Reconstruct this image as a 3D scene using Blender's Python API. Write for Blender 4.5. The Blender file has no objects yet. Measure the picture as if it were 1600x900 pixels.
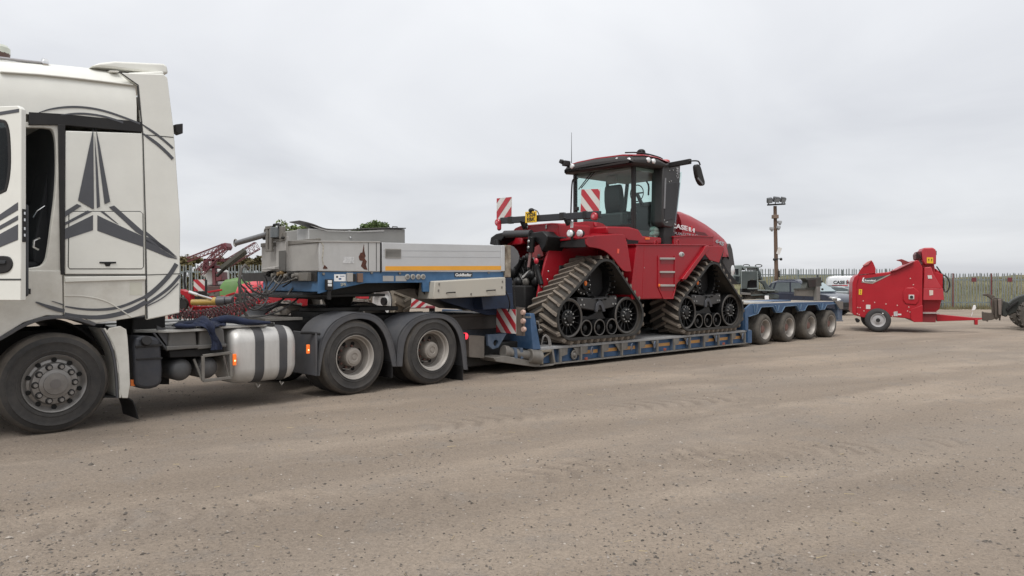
import bpy, bmesh, math, random
from math import sin, cos, pi, radians
from mathutils import Vector, Matrix
random.seed(7)
C = bpy.context.scene.collection
SC = bpy.context.scene

# ------------------------------------------------------------------ camera
FPX, HZ, EYE = 1150.0, 438.0, 1.6          # focal length in photo pixels, horizon row, eye height in metres
cam = bpy.data.objects.new('camera', bpy.data.cameras.new('camera'))
C.objects.link(cam); SC.camera = cam
cam.location = (0, 0, EYE); cam.rotation_euler = (pi/2, 0, 0)
cam.data.sensor_width = 36.0
cam.data.lens = 36.0*FPX/1600.0
cam.data.shift_y = -(450-HZ)/1600.0
cam.data.clip_start = 0.05; cam.data.clip_end = 3000

# ------------------------------------------------------------------ sky and sun
SUN_EL, SUN_AZ = radians(58), radians(200)      # azimuth clockwise from +Y
W = bpy.data.worlds.new("World"); SC.world = W; W.use_nodes = True
def build_sky():
    nt = W.node_tree; nt.nodes.clear()
    N = nt.nodes.new; K = nt.links.new
    out = N('ShaderNodeOutputWorld')
    sky = N('ShaderNodeTexSky'); sky.sky_type = 'NISHITA'; sky.sun_disc = False
    sky.sun_elevation = SUN_EL; sky.sun_rotation = SUN_AZ
    b1 = N('ShaderNodeBackground'); b1.inputs[1].default_value = 0.08; K(sky.outputs[0], b1.inputs[0])
    tc = N('ShaderNodeTexCoord'); sep = N('ShaderNodeSeparateXYZ'); K(tc.outputs['Generated'], sep.inputs[0])
    # project the view direction on a cloud deck: xy / (z + c)
    ad = N('ShaderNodeMath'); ad.operation = 'ADD'; ad.inputs[1].default_value = 0.16; K(sep.outputs[2], ad.inputs[0])
    mx = N('ShaderNodeMath'); mx.operation = 'MAXIMUM'; mx.inputs[1].default_value = 0.05; K(ad.outputs[0], mx.inputs[0])
    dx = N('ShaderNodeMath'); dx.operation = 'DIVIDE'; K(sep.outputs[0], dx.inputs[0]); K(mx.outputs[0], dx.inputs[1])
    dy = N('ShaderNodeMath'); dy.operation = 'DIVIDE'; K(sep.outputs[1], dy.inputs[0]); K(mx.outputs[0], dy.inputs[1])
    cb = N('ShaderNodeCombineXYZ'); K(dx.outputs[0], cb.inputs[0]); K(dy.outputs[0], cb.inputs[1])
    n1 = N('ShaderNodeTexNoise'); n1.inputs['Scale'].default_value = 0.7; n1.inputs['Detail'].default_value = 6
    n1.inputs['Roughness'].default_value = 0.5; n1.inputs['Distortion'].default_value = 0.6; K(cb.outputs[0], n1.inputs['Vector'])
    r = N('ShaderNodeValToRGB'); K(n1.outputs[0], r.inputs[0])
    e = r.color_ramp.elements
    e[0].position = 0.30; e[0].color = (.86, .865, .88, 1)
    e[1].position = 0.68; e[1].color = (1.10, 1.10, 1.09, 1)
    # overcast brightness rises from the horizon to the zenith
    g = N('ShaderNodeValToRGB'); K(sep.outputs[2], g.inputs[0]); e = g.color_ramp.elements
    e[0].position = 0.0; e[0].color = (.475, .484, .505, 1)
    e[1].position = 0.42; e[1].color = (.625, .633, .653, 1)
    g2 = e.new(1.0); g2.color = (.86, .86, .86, 1)
    g3 = e.new(0.13); g3.color = (.505, .514, .535, 1)
    mu = N('ShaderNodeMixRGB'); mu.blend_type = 'MULTIPLY'; mu.inputs[0].default_value = 1
    K(r.outputs[0], mu.inputs[1]); K(g.outputs[0], mu.inputs[2])
    b2 = N('ShaderNodeBackground'); b2.inputs[1].default_value = 1.0; K(mu.outputs[0], b2.inputs[0])
    mix = N('ShaderNodeMixShader'); mix.inputs[0].default_value = 0.95
    K(b1.outputs[0], mix.inputs[1]); K(b2.outputs[0], mix.inputs[2]); K(mix.outputs[0], out.inputs[0])
build_sky()
sl = bpy.data.lights.new('sun', 'SUN'); sl.energy = 1.5; sl.angle = radians(28); sl.color = (1, .98, .95)
sun = bpy.data.objects.new('sun', sl); C.objects.link(sun)
sd = Vector((sin(SUN_AZ)*cos(SUN_EL), cos(SUN_AZ)*cos(SUN_EL), sin(SUN_EL)))
sun.rotation_euler = sd.to_track_quat('Z', 'Y').to_euler(); sun.location = sd*60
SC.view_settings.view_transform = 'Standard'; SC.view_settings.look = 'None'
SC.view_settings.exposure = 0.62; SC.view_settings.gamma = 1.0
SC.cycles.max_bounces = 6; SC.cycles.transparent_max_bounces = 16
SC.cycles.use_denoising = True

# ------------------------------------------------------------------ materials
_M = {}
def mat(name, col, rough=.5, metal=0., var=.08, scale=3., dust=0., dcol=(.26, .225, .19), dscale=2.2, bump=0., bscale=60., emit=None, spec=.5, coat=0., streak=False):
    if name in _M: return _M[name]
    m = bpy.data.materials.new(name); m.use_nodes = True; _M[name] = m
    nt = m.node_tree; N = nt.nodes.new; K = nt.links.new
    b = nt.nodes['Principled BSDF']
    b.inputs['Metallic'].default_value = metal
    b.inputs['Specular IOR Level'].default_value = spec
    b.inputs['Coat Weight'].default_value = coat; b.inputs['Coat Roughness'].default_value = .12
    tc = N('ShaderNodeTexCoord')
    no = N('ShaderNodeTexNoise'); no.inputs['Scale'].default_value = scale; no.inputs['Detail'].default_value = 6; no.inputs['Roughness'].default_value = .65
    if streak:
        mp = N('ShaderNodeMapping'); mp.inputs['Scale'].default_value = (3.2, 3.2, .5); K(tc.outputs['Object'], mp.inputs[0]); K(mp.outputs[0], no.inputs['Vector'])
    else: K(tc.outputs['Object'], no.inputs['Vector'])
    mr = N('ShaderNodeMapRange'); mr.inputs[1].default_value = .3; mr.inputs[2].default_value = .7; mr.inputs[3].default_value = 1-var*1.6; mr.inputs[4].default_value = 1+var
    K(no.outputs[0], mr.inputs[0])
    mu = N('ShaderNodeMixRGB'); mu.blend_type = 'MULTIPLY'; mu.inputs[0].default_value = 1; mu.inputs[1].default_value = (*col, 1); K(mr.outputs[0], mu.inputs[2])
    last = mu.outputs[0]
    rg = N('ShaderNodeMapRange'); rg.inputs[1].default_value = .3; rg.inputs[2].default_value = .7; rg.inputs[3].default_value = max(.05, rough-.07); rg.inputs[4].default_value = min(1, rough+.1)
    K(no.outputs[0], rg.inputs[0]); K(rg.outputs[0], b.inputs['Roughness'])
    if dust > 0:
        n2 = N('ShaderNodeTexNoise'); n2.inputs['Scale'].default_value = dscale; n2.inputs['Detail'].default_value = 8; n2.inputs['Roughness'].default_value = .72
        K(tc.outputs['Object'], n2.inputs['Vector'])
        m2 = N('ShaderNodeMapRange'); m2.inputs[1].default_value = .40; m2.inputs[2].default_value = .72; m2.inputs[3].default_value = dust*.25; m2.inputs[4].default_value = dust
        K(n2.outputs[0], m2.inputs[0])
        mm = N('ShaderNodeMixRGB'); K(m2.outputs[0], mm.inputs[0]); K(last, mm.inputs[1]); mm.inputs[2].default_value = (*dcol, 1); last = mm.outputs[0]
    K(last, b.inputs['Base Color'])
    if bump > 0:
        n3 = N('ShaderNodeTexNoise'); n3.inputs['Scale'].default_value = bscale; n3.inputs['Detail'].default_value = 4; K(tc.outputs['Object'], n3.inputs['Vector'])
        bp = N('ShaderNodeBump'); bp.inputs['Strength'].default_value = bump; bp.inputs['Distance'].default_value = .01; K(n3.outputs[0], bp.inputs['Height']); K(bp.outputs[0], b.inputs['Normal'])
    if emit:
        b.inputs['Emission Color'].default_value = (*emit[0], 1); b.inputs['Emission Strength'].default_value = emit[1]
    return m
def glass(name, tint, refl=.12):
    if name in _M: return _M[name]
    m = bpy.data.materials.new(name); m.use_nodes = True; _M[name] = m
    nt = m.node_tree; N = nt.nodes.new; K = nt.links.new
    nt.nodes.remove(nt.nodes['Principled BSDF'])
    t = N('ShaderNodeBsdfTransparent'); t.inputs[0].default_value = (*tint, 1)
    g = N('ShaderNodeBsdfGlossy'); g.inputs['Roughness'].default_value = .03
    lw = N('ShaderNodeLayerWeight'); lw.inputs[0].default_value = .5
    pw = N('ShaderNodeMath'); pw.operation = 'POWER'; pw.inputs[1].default_value = 4.; K(lw.outputs['Facing'], pw.inputs[0])
    sc_ = N('ShaderNodeMath'); sc_.operation = 'MULTIPLY'; sc_.inputs[1].default_value = .7; K(pw.outputs[0], sc_.inputs[0])
    ad = N('ShaderNodeMath'); ad.operation = 'ADD'; ad.inputs[1].default_value = refl; K(sc_.outputs[0], ad.inputs[0])
    mx = N('ShaderNodeMixShader'); K(ad.outputs[0], mx.inputs[0]); K(t.outputs[0], mx.inputs[1]); K(g.outputs[0], mx.inputs[2])
    K(mx.outputs[0], nt.nodes['Material Output'].inputs[0])
    return m

WHITE = mat('white_cab_paint', (.74, .738, .688), .36, var=.03, dust=.18, dcol=(.44, .41, .35), dscale=1.3, coat=.3)
WHITED = mat('dirty_white_paint', (.68, .67, .62), .45, var=.07, dust=.5, dcol=(.33, .29, .23), dscale=2.4)
GREYDEC = mat('grey_vinyl_decal', (.075, .078, .088), .5, var=.1)
BLACKP = mat('black_plastic', (.012, .012, .013), .55, var=.2, dust=.06, spec=.35)
BLACKS = mat('black_chassis_steel', (.009, .009, .010), .65, var=.3, dust=.2, dcol=(.06, .053, .046), spec=.3)
GREYP = mat('dark_grey_fender_plastic', (.052, .056, .066), .62, var=.12, dust=.38, dcol=(.16, .145, .13), dscale=2.)
TYRE = mat('tyre_rubber', (.019, .019, .020), .8, var=.2, dust=.42, dcol=(.13, .115, .10), dscale=3., bump=.15)
TYRED = mat('dusty_tyre_rubber', (.035, .033, .030), .85, var=.2, dust=.75, dcol=(.17, .148, .122), dscale=2.5, bump=.2)
RIMG = mat('dusty_grey_rim', (.40, .375, .345), .5, .25, var=.15, dust=.5, dcol=(.23, .20, .17), dscale=6)
RIMD = mat('dull_steel_rim', (.27, .26, .25), .36, .6, var=.2, dust=.35, dcol=(.14, .12, .10), dscale=7)
RUSTRIM = mat('rusty_red_rim', (.16, .065, .05), .7, var=.3, dust=.4, dscale=8)
ALU = mat('brushed_aluminium', (.56, .55, .53), .42, .35, var=.08, dust=.22, dscale=1.6, streak=True)
ALUPL = mat('aluminium_plate', (.44, .44, .42), .5, .35, var=.1, dust=.3, dscale=2.5, bump=.2, bscale=120)
BOXGREY = mat('weathered_grey_box_panel', (.52, .52, .515), .46, .2, var=.07, scale=1.5, dust=.3, dcol=(.27, .245, .21), dscale=1.8, streak=True)
BOXTAUPE = mat('taupe_lip_and_shaded_facing', (.40, .385, .365), .55, .1, var=.1, scale=1.6, dust=.3, dcol=(.2, .18, .155), dscale=1.8)
BOXWHITE = mat('pale_side_board', (.50, .51, .52), .45, .1, var=.04, scale=1.2, dust=.15, dscale=3.)
TOOLBOX = mat('pale_toolbox_paint', (.46, .435, .38), .5, var=.06, dust=.3, dcol=(.3, .26, .2), dscale=3)
BLUE = mat('blue_trailer_paint', (.020, .080, .185), .5, var=.22, scale=4, dust=.38, dcol=(.12, .115, .11), dscale=4)
BLUEN = mat('mid_blue_gooseneck_paint', (.030, .125, .27), .48, var=.2, scale=4, dust=.3, dcol=(.14, .135, .13), dscale=4)
BLUED = mat('worn_blue_trailer_paint', (.03, .08, .16), .55, var=.25, scale=5, dust=.62, dcol=(.185, .175, .16), dscale=5)
STEEL = mat('dirty_bare_steel', (.19, .18, .165), .55, .3, var=.2, scale=6, dust=.5, dcol=(.2, .175, .145), dscale=5)
STEELD = mat('greasy_dark_steel', (.018, .017, .016), .55, .2, var=.3, scale=6, dust=.25, dcol=(.06, .053, .045))
DECK = mat('grey_deck_plate', (.30, .31, .32), .55, .2, var=.15, scale=4, dust=.5, dcol=(.27, .24, .205), bump=.2, bscale=40)
RED = mat('red_machine_paint', (.29, .005, .013), .36, var=.06, scale=2, dust=.05, dcol=(.26, .07, .06), coat=.12, spec=.35)
REDF = mat('bright_red_machine_paint', (.36, .007, .016), .4, var=.06, scale=2, dust=.05, dcol=(.30, .10, .08), coat=.1, spec=.35)
REDOLD = mat('faded_maroon_paint', (.20, .022, .035), .55, var=.2, dust=.2)
REDB = mat('scarlet_bonnet_paint', (.50, .022, .035), .4, var=.05, dust=.12, dcol=(.4, .2, .17))
YEL = mat('yellow_plate', (.72, .44, .02), .45, var=.03)
ORANGE = mat('orange_reflective_stripe', (.74, .34, .025), .5, var=.05, dust=.08)
ORANGED = mat('faded_orange_stripe', (.52, .25, .05), .6, var=.15, dust=.35)
AMBER = mat('lit_amber_lamp', (.8, .16, .02), .3, emit=((1., .2, .03), .25))
AMBERU = mat('amber_lens', (.72, .17, .02), .3)
AMBERC = mat('lit_amber_core', (1., .5, .2), .3, emit=((1., .45, .2), 2.))
REDL = mat('lit_red_lamp', (.7, .02, .03), .3, emit=((1., .04, .07), .8))
REDLENS = mat('red_lamp_lens', (.42, .025, .04), .25)
WREFL = mat('white_reflective_board', (.62, .60, .57), .5, var=.04, dust=.12)
RREFL = mat('red_reflective_board', (.42, .02, .035), .45, var=.05, dust=.1)
CHROME = mat('chrome', (.7, .7, .7), .15, 1.)
LAMPG = mat('clear_lamp_lens', (.75, .76, .76), .15, .3)
WPRINT = mat('white_print', (.8, .8, .8), .5)
BPRINT = mat('black_print', (.012, .012, .012), .5)
SILVERP = mat('silver_print', (.42, .42, .43), .4, .3)
GLASSC = glass('cab_glass', (.90, .97, .955), .02)
GLASSD = glass('dark_tinted_glass', (.30, .34, .36), .03)
CABIN = mat('dark_interior_trim', (.03, .032, .036), .7, var=.2)
NAVY = mat('navy_cotton', (.011, .017, .042), .9, var=.25, scale=9, bump=.3, bscale=90)
RUST = mat('rust_scab', (.10, .035, .022), .85, var=.4, scale=12, bump=.4)

# ------------------------------------------------------------------ geometry helpers
class G:
    def __init__(s): s.bm = bmesh.new()
    def face(s, pts):
        vs = [s.bm.verts.new(p) for p in pts]
        try: return s.bm.faces.new(vs)
        except Exception: return None
    def _solid(s, A, B):
        a = [s.bm.verts.new(p) for p in A]; b = [s.bm.verts.new(p) for p in B]; n = len(a)
        s.bm.faces.new(a); s.bm.faces.new(b[::-1])
        for i in range(n): s.bm.faces.new((a[i], b[i], b[(i+1) % n], a[(i+1) % n]))
    def prism(s, pts, y0, y1):            # (x, z) outline pushed along y
        s._solid([(x, y0, z) for x, z in pts], [(x, y1, z) for x, z in pts]); return s
    def prism_x(s, pts, x0, x1):          # (y, z) outline pushed along x
        s._solid([(x0, y, z) for y, z in pts], [(x1, y, z) for y, z in pts]); return s
    def prism_z(s, pts, z0, z1):          # (x, y) outline pushed along z
        s._solid([(x, y, z0) for x, y in pts], [(x, y, z1) for x, y in pts]); return s
    def holed(s, outer, holes, y0, y1):   # (x, z) outline with holes, pushed along y
        bm = bmesh.new(); es = []
        for lp in [outer]+holes:
            vs = [bm.verts.new((x, y0, z)) for x, z in lp]
            es += [bm.edges.new((vs[i], vs[(i+1) % len(vs)])) for i in range(len(vs))]
        bmesh.ops.triangle_fill(bm, edges=es, use_beauty=True)
        r = bmesh.ops.extrude_face_region(bm, geom=bm.faces[:])
        for v in [g for g in r['geom'] if isinstance(g, bmesh.types.BMVert)]: v.co.y = y1
        me = bpy.data.meshes.new('t'); bm.to_mesh(me); bm.free(); s.bm.from_mesh(me); bpy.data.meshes.remove(me); return s
    def box(s, x0, x1, y0, y1, z0, z1):
        return s.prism([(x0, z0), (x1, z0), (x1, z1), (x0, z1)], y0, y1)
    def obox(s, c, size, M=None):         # box of a size, turned by M, at c
        hx, hy, hz = [q/2 for q in size]; c = Vector(c); M = M or Matrix.Identity(3)
        A = [c+M @ Vector((x, y, -hz)) for x, y in ((-hx, -hy), (hx, -hy), (hx, hy), (-hx, hy))]
        B = [c+M @ Vector((x, y, hz)) for x, y in ((-hx, -hy), (hx, -hy), (hx, hy), (-hx, hy))]
        s._solid(A, B); return s
    def bar(s, p, q, w, h=None, up=(0, 0, 1)):
        p, q = Vector(p), Vector(q); d = q-p; L = d.length
        if L < 1e-6: return s
        X = d/L; U = Vector(up)
        if abs(X.dot(U)) > .98: U = Vector((0, 1, 0))
        Y = U.cross(X).normalized(); Z = X.cross(Y)
        M = Matrix((X, Y, Z)).transposed()
        return s.obox((p+q)/2, (L, w, h or w), M)
    def cyl(s, p, q, r, r2=None, n=16):
        p, q = Vector(p), Vector(q); r2 = r if r2 is None else r2
        d = (q-p).normalized(); U = Vector((0, 0, 1)) if abs(d.z) < .9 else Vector((1, 0, 0))
        a = d.cross(U).normalized(); b = d.cross(a)
        A = [p+r*(cos(2*pi*i/n)*a+sin(2*pi*i/n)*b) for i in range(n)]
        B = [q+r2*(cos(2*pi*i/n)*a+sin(2*pi*i/n)*b) for i in range(n)]
        s._solid(A, B); return s
    def tube(s, pts, r, n=7):
        P = [Vector(p) for p in pts]; rings = []; a = None
        for i, p in enumerate(P):
            d = (P[min(i+1, len(P)-1)]-P[max(i-1, 0)])
            d = d.normalized() if d.length > 1e-7 else Vector((1, 0, 0))
            if a is None:
                U = Vector((0, 0, 1)) if abs(d.z) < .9 else Vector((1, 0, 0)); a = d.cross(U).normalized()
            else:
                a = a-d*a.dot(d); a = a.normalized() if a.length > 1e-6 else d.orthogonal().normalized()
            b = d.cross(a)
            rings.append([s.bm.verts.new(p+r*(cos(2*pi*k/n)*a+sin(2*pi*k/n)*b)) for k in range(n)])
        for A, B in zip(rings, rings[1:]):
            for k in range(n): s.bm.faces.new((A[k], A[(k+1) % n], B[(k+1) % n], B[k]))
        s.bm.faces.new(rings[0][::-1]); s.bm.faces.new(rings[-1]); return s
    def lathe(s, prof, c=(0, 0, 0), axis='y', n=32, closed=False, a0=0., a1=2*pi):   # prof: (radius, along)
        c = Vector(c); full = abs(a1-a0-2*pi) < 1e-6; m = n if full else n+1; rings = []
        for i in range(m):
            t = a0+(a1-a0)*i/n; rr = []
            for r, h in prof:
                u, v = r*cos(t), r*sin(t)
                rr.append(s.bm.verts.new(c+Vector({'y': (u, h, v), 'x': (h, u, v), 'z': (u, v, h)}[axis])))
            rings.append(rr)
        k = len(prof)
        for i in range(n):
            A, B = rings[i], rings[(i+1) % m]
            for j in range(k if closed else k-1):
                j2 = (j+1) % k
                q = [A[j], A[j2], B[j2], B[j]]
                try: s.bm.faces.new(q)
                except Exception: pass
        return s
    def loft(s, rings, cap=True):
        R = [[s.bm.verts.new(p) for p in r] for r in rings]; n = len(R[0])
        for A, B in zip(R, R[1:]):
            for k in range(n): s.bm.faces.new((A[k], A[(k+1) % n], B[(k+1) % n], B[k]))
        if cap: s.bm.faces.new(R[0][::-1]); s.bm.faces.new(R[-1])
        return s
    def ball(s, c, r, n=12):
        c = Vector(c); r = (r, r, r) if not hasattr(r, '__len__') else r
        M = Matrix.Translation(c) @ Matrix.Diagonal((*r, 1))
        bmesh.ops.create_uvsphere(s.bm, u_segments=n, v_segments=max(5, n//2+1), radius=1, matrix=M); return s
    def mesh(s, name, m, smooth=33, weld=True):
        if weld: bmesh.ops.remove_doubles(s.bm, verts=s.bm.verts[:], dist=1e-5)
        bmesh.ops.recalc_face_normals(s.bm, faces=s.bm.faces[:])
        me = bpy.data.meshes.new(name); s.bm.to_mesh(me); s.bm.free(); me.materials.append(m)
        if smooth:
            me.shade_smooth(); me.set_sharp_from_angle(angle=radians(smooth))
        return me
    def out(s, name, m, parent=None, bevel=0., seg=2, smooth=33, label=None, loc=None, weld=True, rot=None):
        o = bpy.data.objects.new(name, s.mesh(name, m, smooth, weld)); C.objects.link(o)
        if parent: o.parent = parent
        if loc: o.location = loc
        if rot: o.rotation_euler = rot
        if bevel > 0:
            b = o.modifiers.new('edges', 'BEVEL'); b.width = bevel; b.segments = seg; b.limit_method = 'ANGLE'; b.angle_limit = radians(35); b.use_clamp_overlap = True
        if label: o['label'] = label
        return o

def tread(o, R, m, cx=0., cz=0.):
    """give the running surface of a tyre mesh its own dusty material"""
    me = o.data; me.materials.append(m)
    for p in me.polygons:
        if math.hypot(p.center.x-cx, p.center.z-cz) > R-.035: p.material_index = 1
    return o
def copy(o, parent=None, loc=None, rot=None):
    c = o.copy(); C.objects.link(c)
    if parent: c.parent = parent
    if loc is not None: c.location = loc
    if rot is not None: c.rotation_euler = rot
    return c
def copy_tree(o, parent=None, loc=None, rot=None):
    c = copy(o, parent, loc, rot)
    for ch in list(o.children): copy_tree(ch, c)
    return c
def inst(name, me, parent=None, loc=(0, 0, 0), rot=(0, 0, 0)):
    o = bpy.data.objects.new(name, me); C.objects.link(o); o.location = loc; o.rotation_euler = rot
    if parent: o.parent = parent
    return o
def tag(o, label=None, cat=None, group=None, kind=None):
    if label: o['label'] = label
    if cat: o['category'] = cat
    if group: o['group'] = group
    if kind: o['kind'] = kind
    return o
def thing(name, label, cat, loc=(0, 0, 0), rotz=0., group=None):
    o = bpy.data.objects.new(name, None); C.objects.link(o); o.location = loc; o.rotation_euler = (0, 0, rotz); o.empty_display_size = .3
    return tag(o, label, cat, group)

class Frame:
    """a vehicle's own axes: x along it, y across (0 is the side towards the camera), z up.
    at(u, v, y): where the sight line of photo point (u, v) meets the vehicle's plane y"""
    def __init__(s, X, Y, ang): s.X, s.Y, s.a, s.c, s.s = X, Y, ang, cos(ang), sin(ang)
    @classmethod
    def ground(cls, u, v, ang, z=0.):
        Y = FPX*(EYE-z)/(v-HZ); return cls((u-800)/FPX*Y, Y, ang)
    def at(s, u, v, y=0.):
        dx, dz = (u-800)/FPX, (HZ-v)/FPX
        t = (y-s.X*s.s+s.Y*s.c)/(s.c-dx*s.s)
        A, B = dx*t-s.X, t-s.Y
        return (A*s.c+B*s.s, EYE+dz*t)
    def poly(s, pts, y=0.): return [s.at(u, v, y) for u, v in pts]
    def at3(s, u, v, y=0.):
        x, z = s.at(u, v, y); return (x, y, z)
    def face(s, u, v, x):             # same for a plane x = const (front and rear faces): gives (y, z)
        dx, dz = (u-800)/FPX, (HZ-v)/FPX
        # ((X-X0)*c + (Y-Y0)*s) = x with X = dx*t, Y = t
        t = (x+s.X*s.c+s.Y*s.s)/(dx*s.c+s.s)
        return (-(dx*t-s.X)*s.s+(t-s.Y)*s.c, EYE+dz*t)
    def loc(s): return (s.X, s.Y, 0)
def ribbon(pts, w):
    """closed outline of a line of width w (to one side)"""
    P = [Vector(p) for p in pts]; off = []
    for i, p in enumerate(P):
        d = P[min(i+1, len(P)-1)]-P[max(i-1, 0)]; d.normalize()
        ww = w[i] if hasattr(w, '__len__') else w
        off.append(p+Vector((-d.y, d.x))*ww)
    return [tuple(p) for p in P]+[tuple(p) for p in off[::-1]]
def smooth2(pts, it=2, closed=False):
    P = [tuple(p) for p in pts]
    for _ in range(it):
        Q = []; n = len(P)
        for i in range(n if closed else n-1):
            a, b = P[i], P[(i+1) % n]
            Q += [tuple(.75*x+.25*y for x, y in zip(a, b)), tuple(.25*x+.75*y for x, y in zip(a, b))]
        P = Q if closed else [P[0]]+Q+[P[-1]]
    return P
def circ(cx, cz, r, n=20): return [(cx+r*cos(2*pi*i/n), cz+r*sin(2*pi*i/n)) for i in range(n)]
def hull2(pts):
    pts = sorted(set((round(a, 5), round(b, 5)) for a, b in pts))
    def half(p):
        h = []
        for q in p:
            while len(h) > 1 and (h[-1][0]-h[-2][0])*(q[1]-h[-2][1])-(h[-1][1]-h[-2][1])*(q[0]-h[-2][0]) <= 0: h.pop()
            h.append(q)
        return h
    a, b = half(pts), half(pts[::-1]); return a[:-1]+b[:-1]
def lettering(name, txt, m, parent, loc, w, h, face='-y', tilt=0., depth=.004, shear=0., label=None, bold=0.):
    """flat lettering fitted in w x h, its left bottom corner at loc, facing -y, -x or +x of its parent"""
    cu = bpy.data.curves.new(name, 'FONT'); cu.body = txt; cu.extrude = .5; cu.shear = shear; cu.offset = bold; cu.resolution_u = 3
    t = bpy.data.objects.new('t', cu); C.objects.link(t)
    dg = bpy.context.evaluated_depsgraph_get()
    me = bpy.data.meshes.new_from_object(t.evaluated_get(dg)); bpy.data.objects.remove(t); bpy.data.curves.remove(cu)
    xs = [v.co.x for v in me.vertices]; ys = [v.co.y for v in me.vertices]
    x0, x1, y0, y1 = min(xs), max(xs), min(ys), max(ys)
    for v in me.vertices:
        X, Y, Z = (v.co.x-x0)/(x1-x0)*w, (v.co.y-y0)/(y1-y0)*h, v.co.z*depth*2
        c, s_ = cos(tilt), sin(tilt); X, Y = X*c-Y*s_, X*s_+Y*c
        v.co = {'-y': (X, -Z, Y), '-x': (-Z, -X, Y), '+x': (Z, X, Y), 'z': (X, Y, Z)}[face]
    me.materials.clear(); me.materials.append(m)
    o = bpy.data.objects.new(name, me); C.objects.link(o); o.parent = parent; o.location = loc
    if label: o['label'] = label
    return o
def striped(parent, frame_pts, name, n, lean, label=None, thick=.012):
    """board with slanted red and white stripes: frame_pts = origin, vector across, vector up (3D)"""
    O, A, B = [Vector(p) for p in frame_pts]; nrm = A.cross(B).normalized()
    g = G(); g._solid([O, O+A, O+A+B, O+B], [p+nrm*-thick for p in (O, O+A, O+A+B, O+B)])
    bd = g.out(name, WREFL, parent, smooth=0, label=label)
    # stripes clipped to the unit square
    def clip(poly):
        for ax, lim, sgn in ((0, 0, 1), (0, 1, -1), (1, 0, 1), (1, 1, -1)):
            res = []
            for i in range(len(poly)):
                p, q = poly[i], poly[(i+1) % len(poly)]
                ip, iq = sgn*(p[ax]-lim) >= 0, sgn*(q[ax]-lim) >= 0
                if ip: res.append(p)
                if ip != iq:
                    t = (lim-p[ax])/(q[ax]-p[ax]); res.append((p[0]+(q[0]-p[0])*t, p[1]+(q[1]-p[1])*t))
            poly = res
            if not poly: return poly
        return poly
    asp = A.length/B.length
    k = lean*asp                              # rise of a stripe over the board's width, in heights
    per = 2./n
    j = -6
    while j < 12:
        b0 = j*per; w = per/2
        pl = clip([(0, b0), (1, b0+k), (1, b0+k+w), (0, b0+w)])
        if len(pl) > 2:
            P = [O+A*u+B*v+nrm*.003 for u, v in pl]
            g = G(); g._solid(P, [p-nrm*.002 for p in P]); g.out('stripe', RREFL, bd, smooth=0)
        j += 1
    return bd
# ================================================================== THE SETTING
from mathutils import noise as MN
TRA = Frame.ground(86, 677, math.atan2(FPX, 1924-800))      # road tractor
LLA = Frame.ground(1196, 538.4, math.atan2(FPX, 2080-800))  # low loader and what it carries

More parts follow.
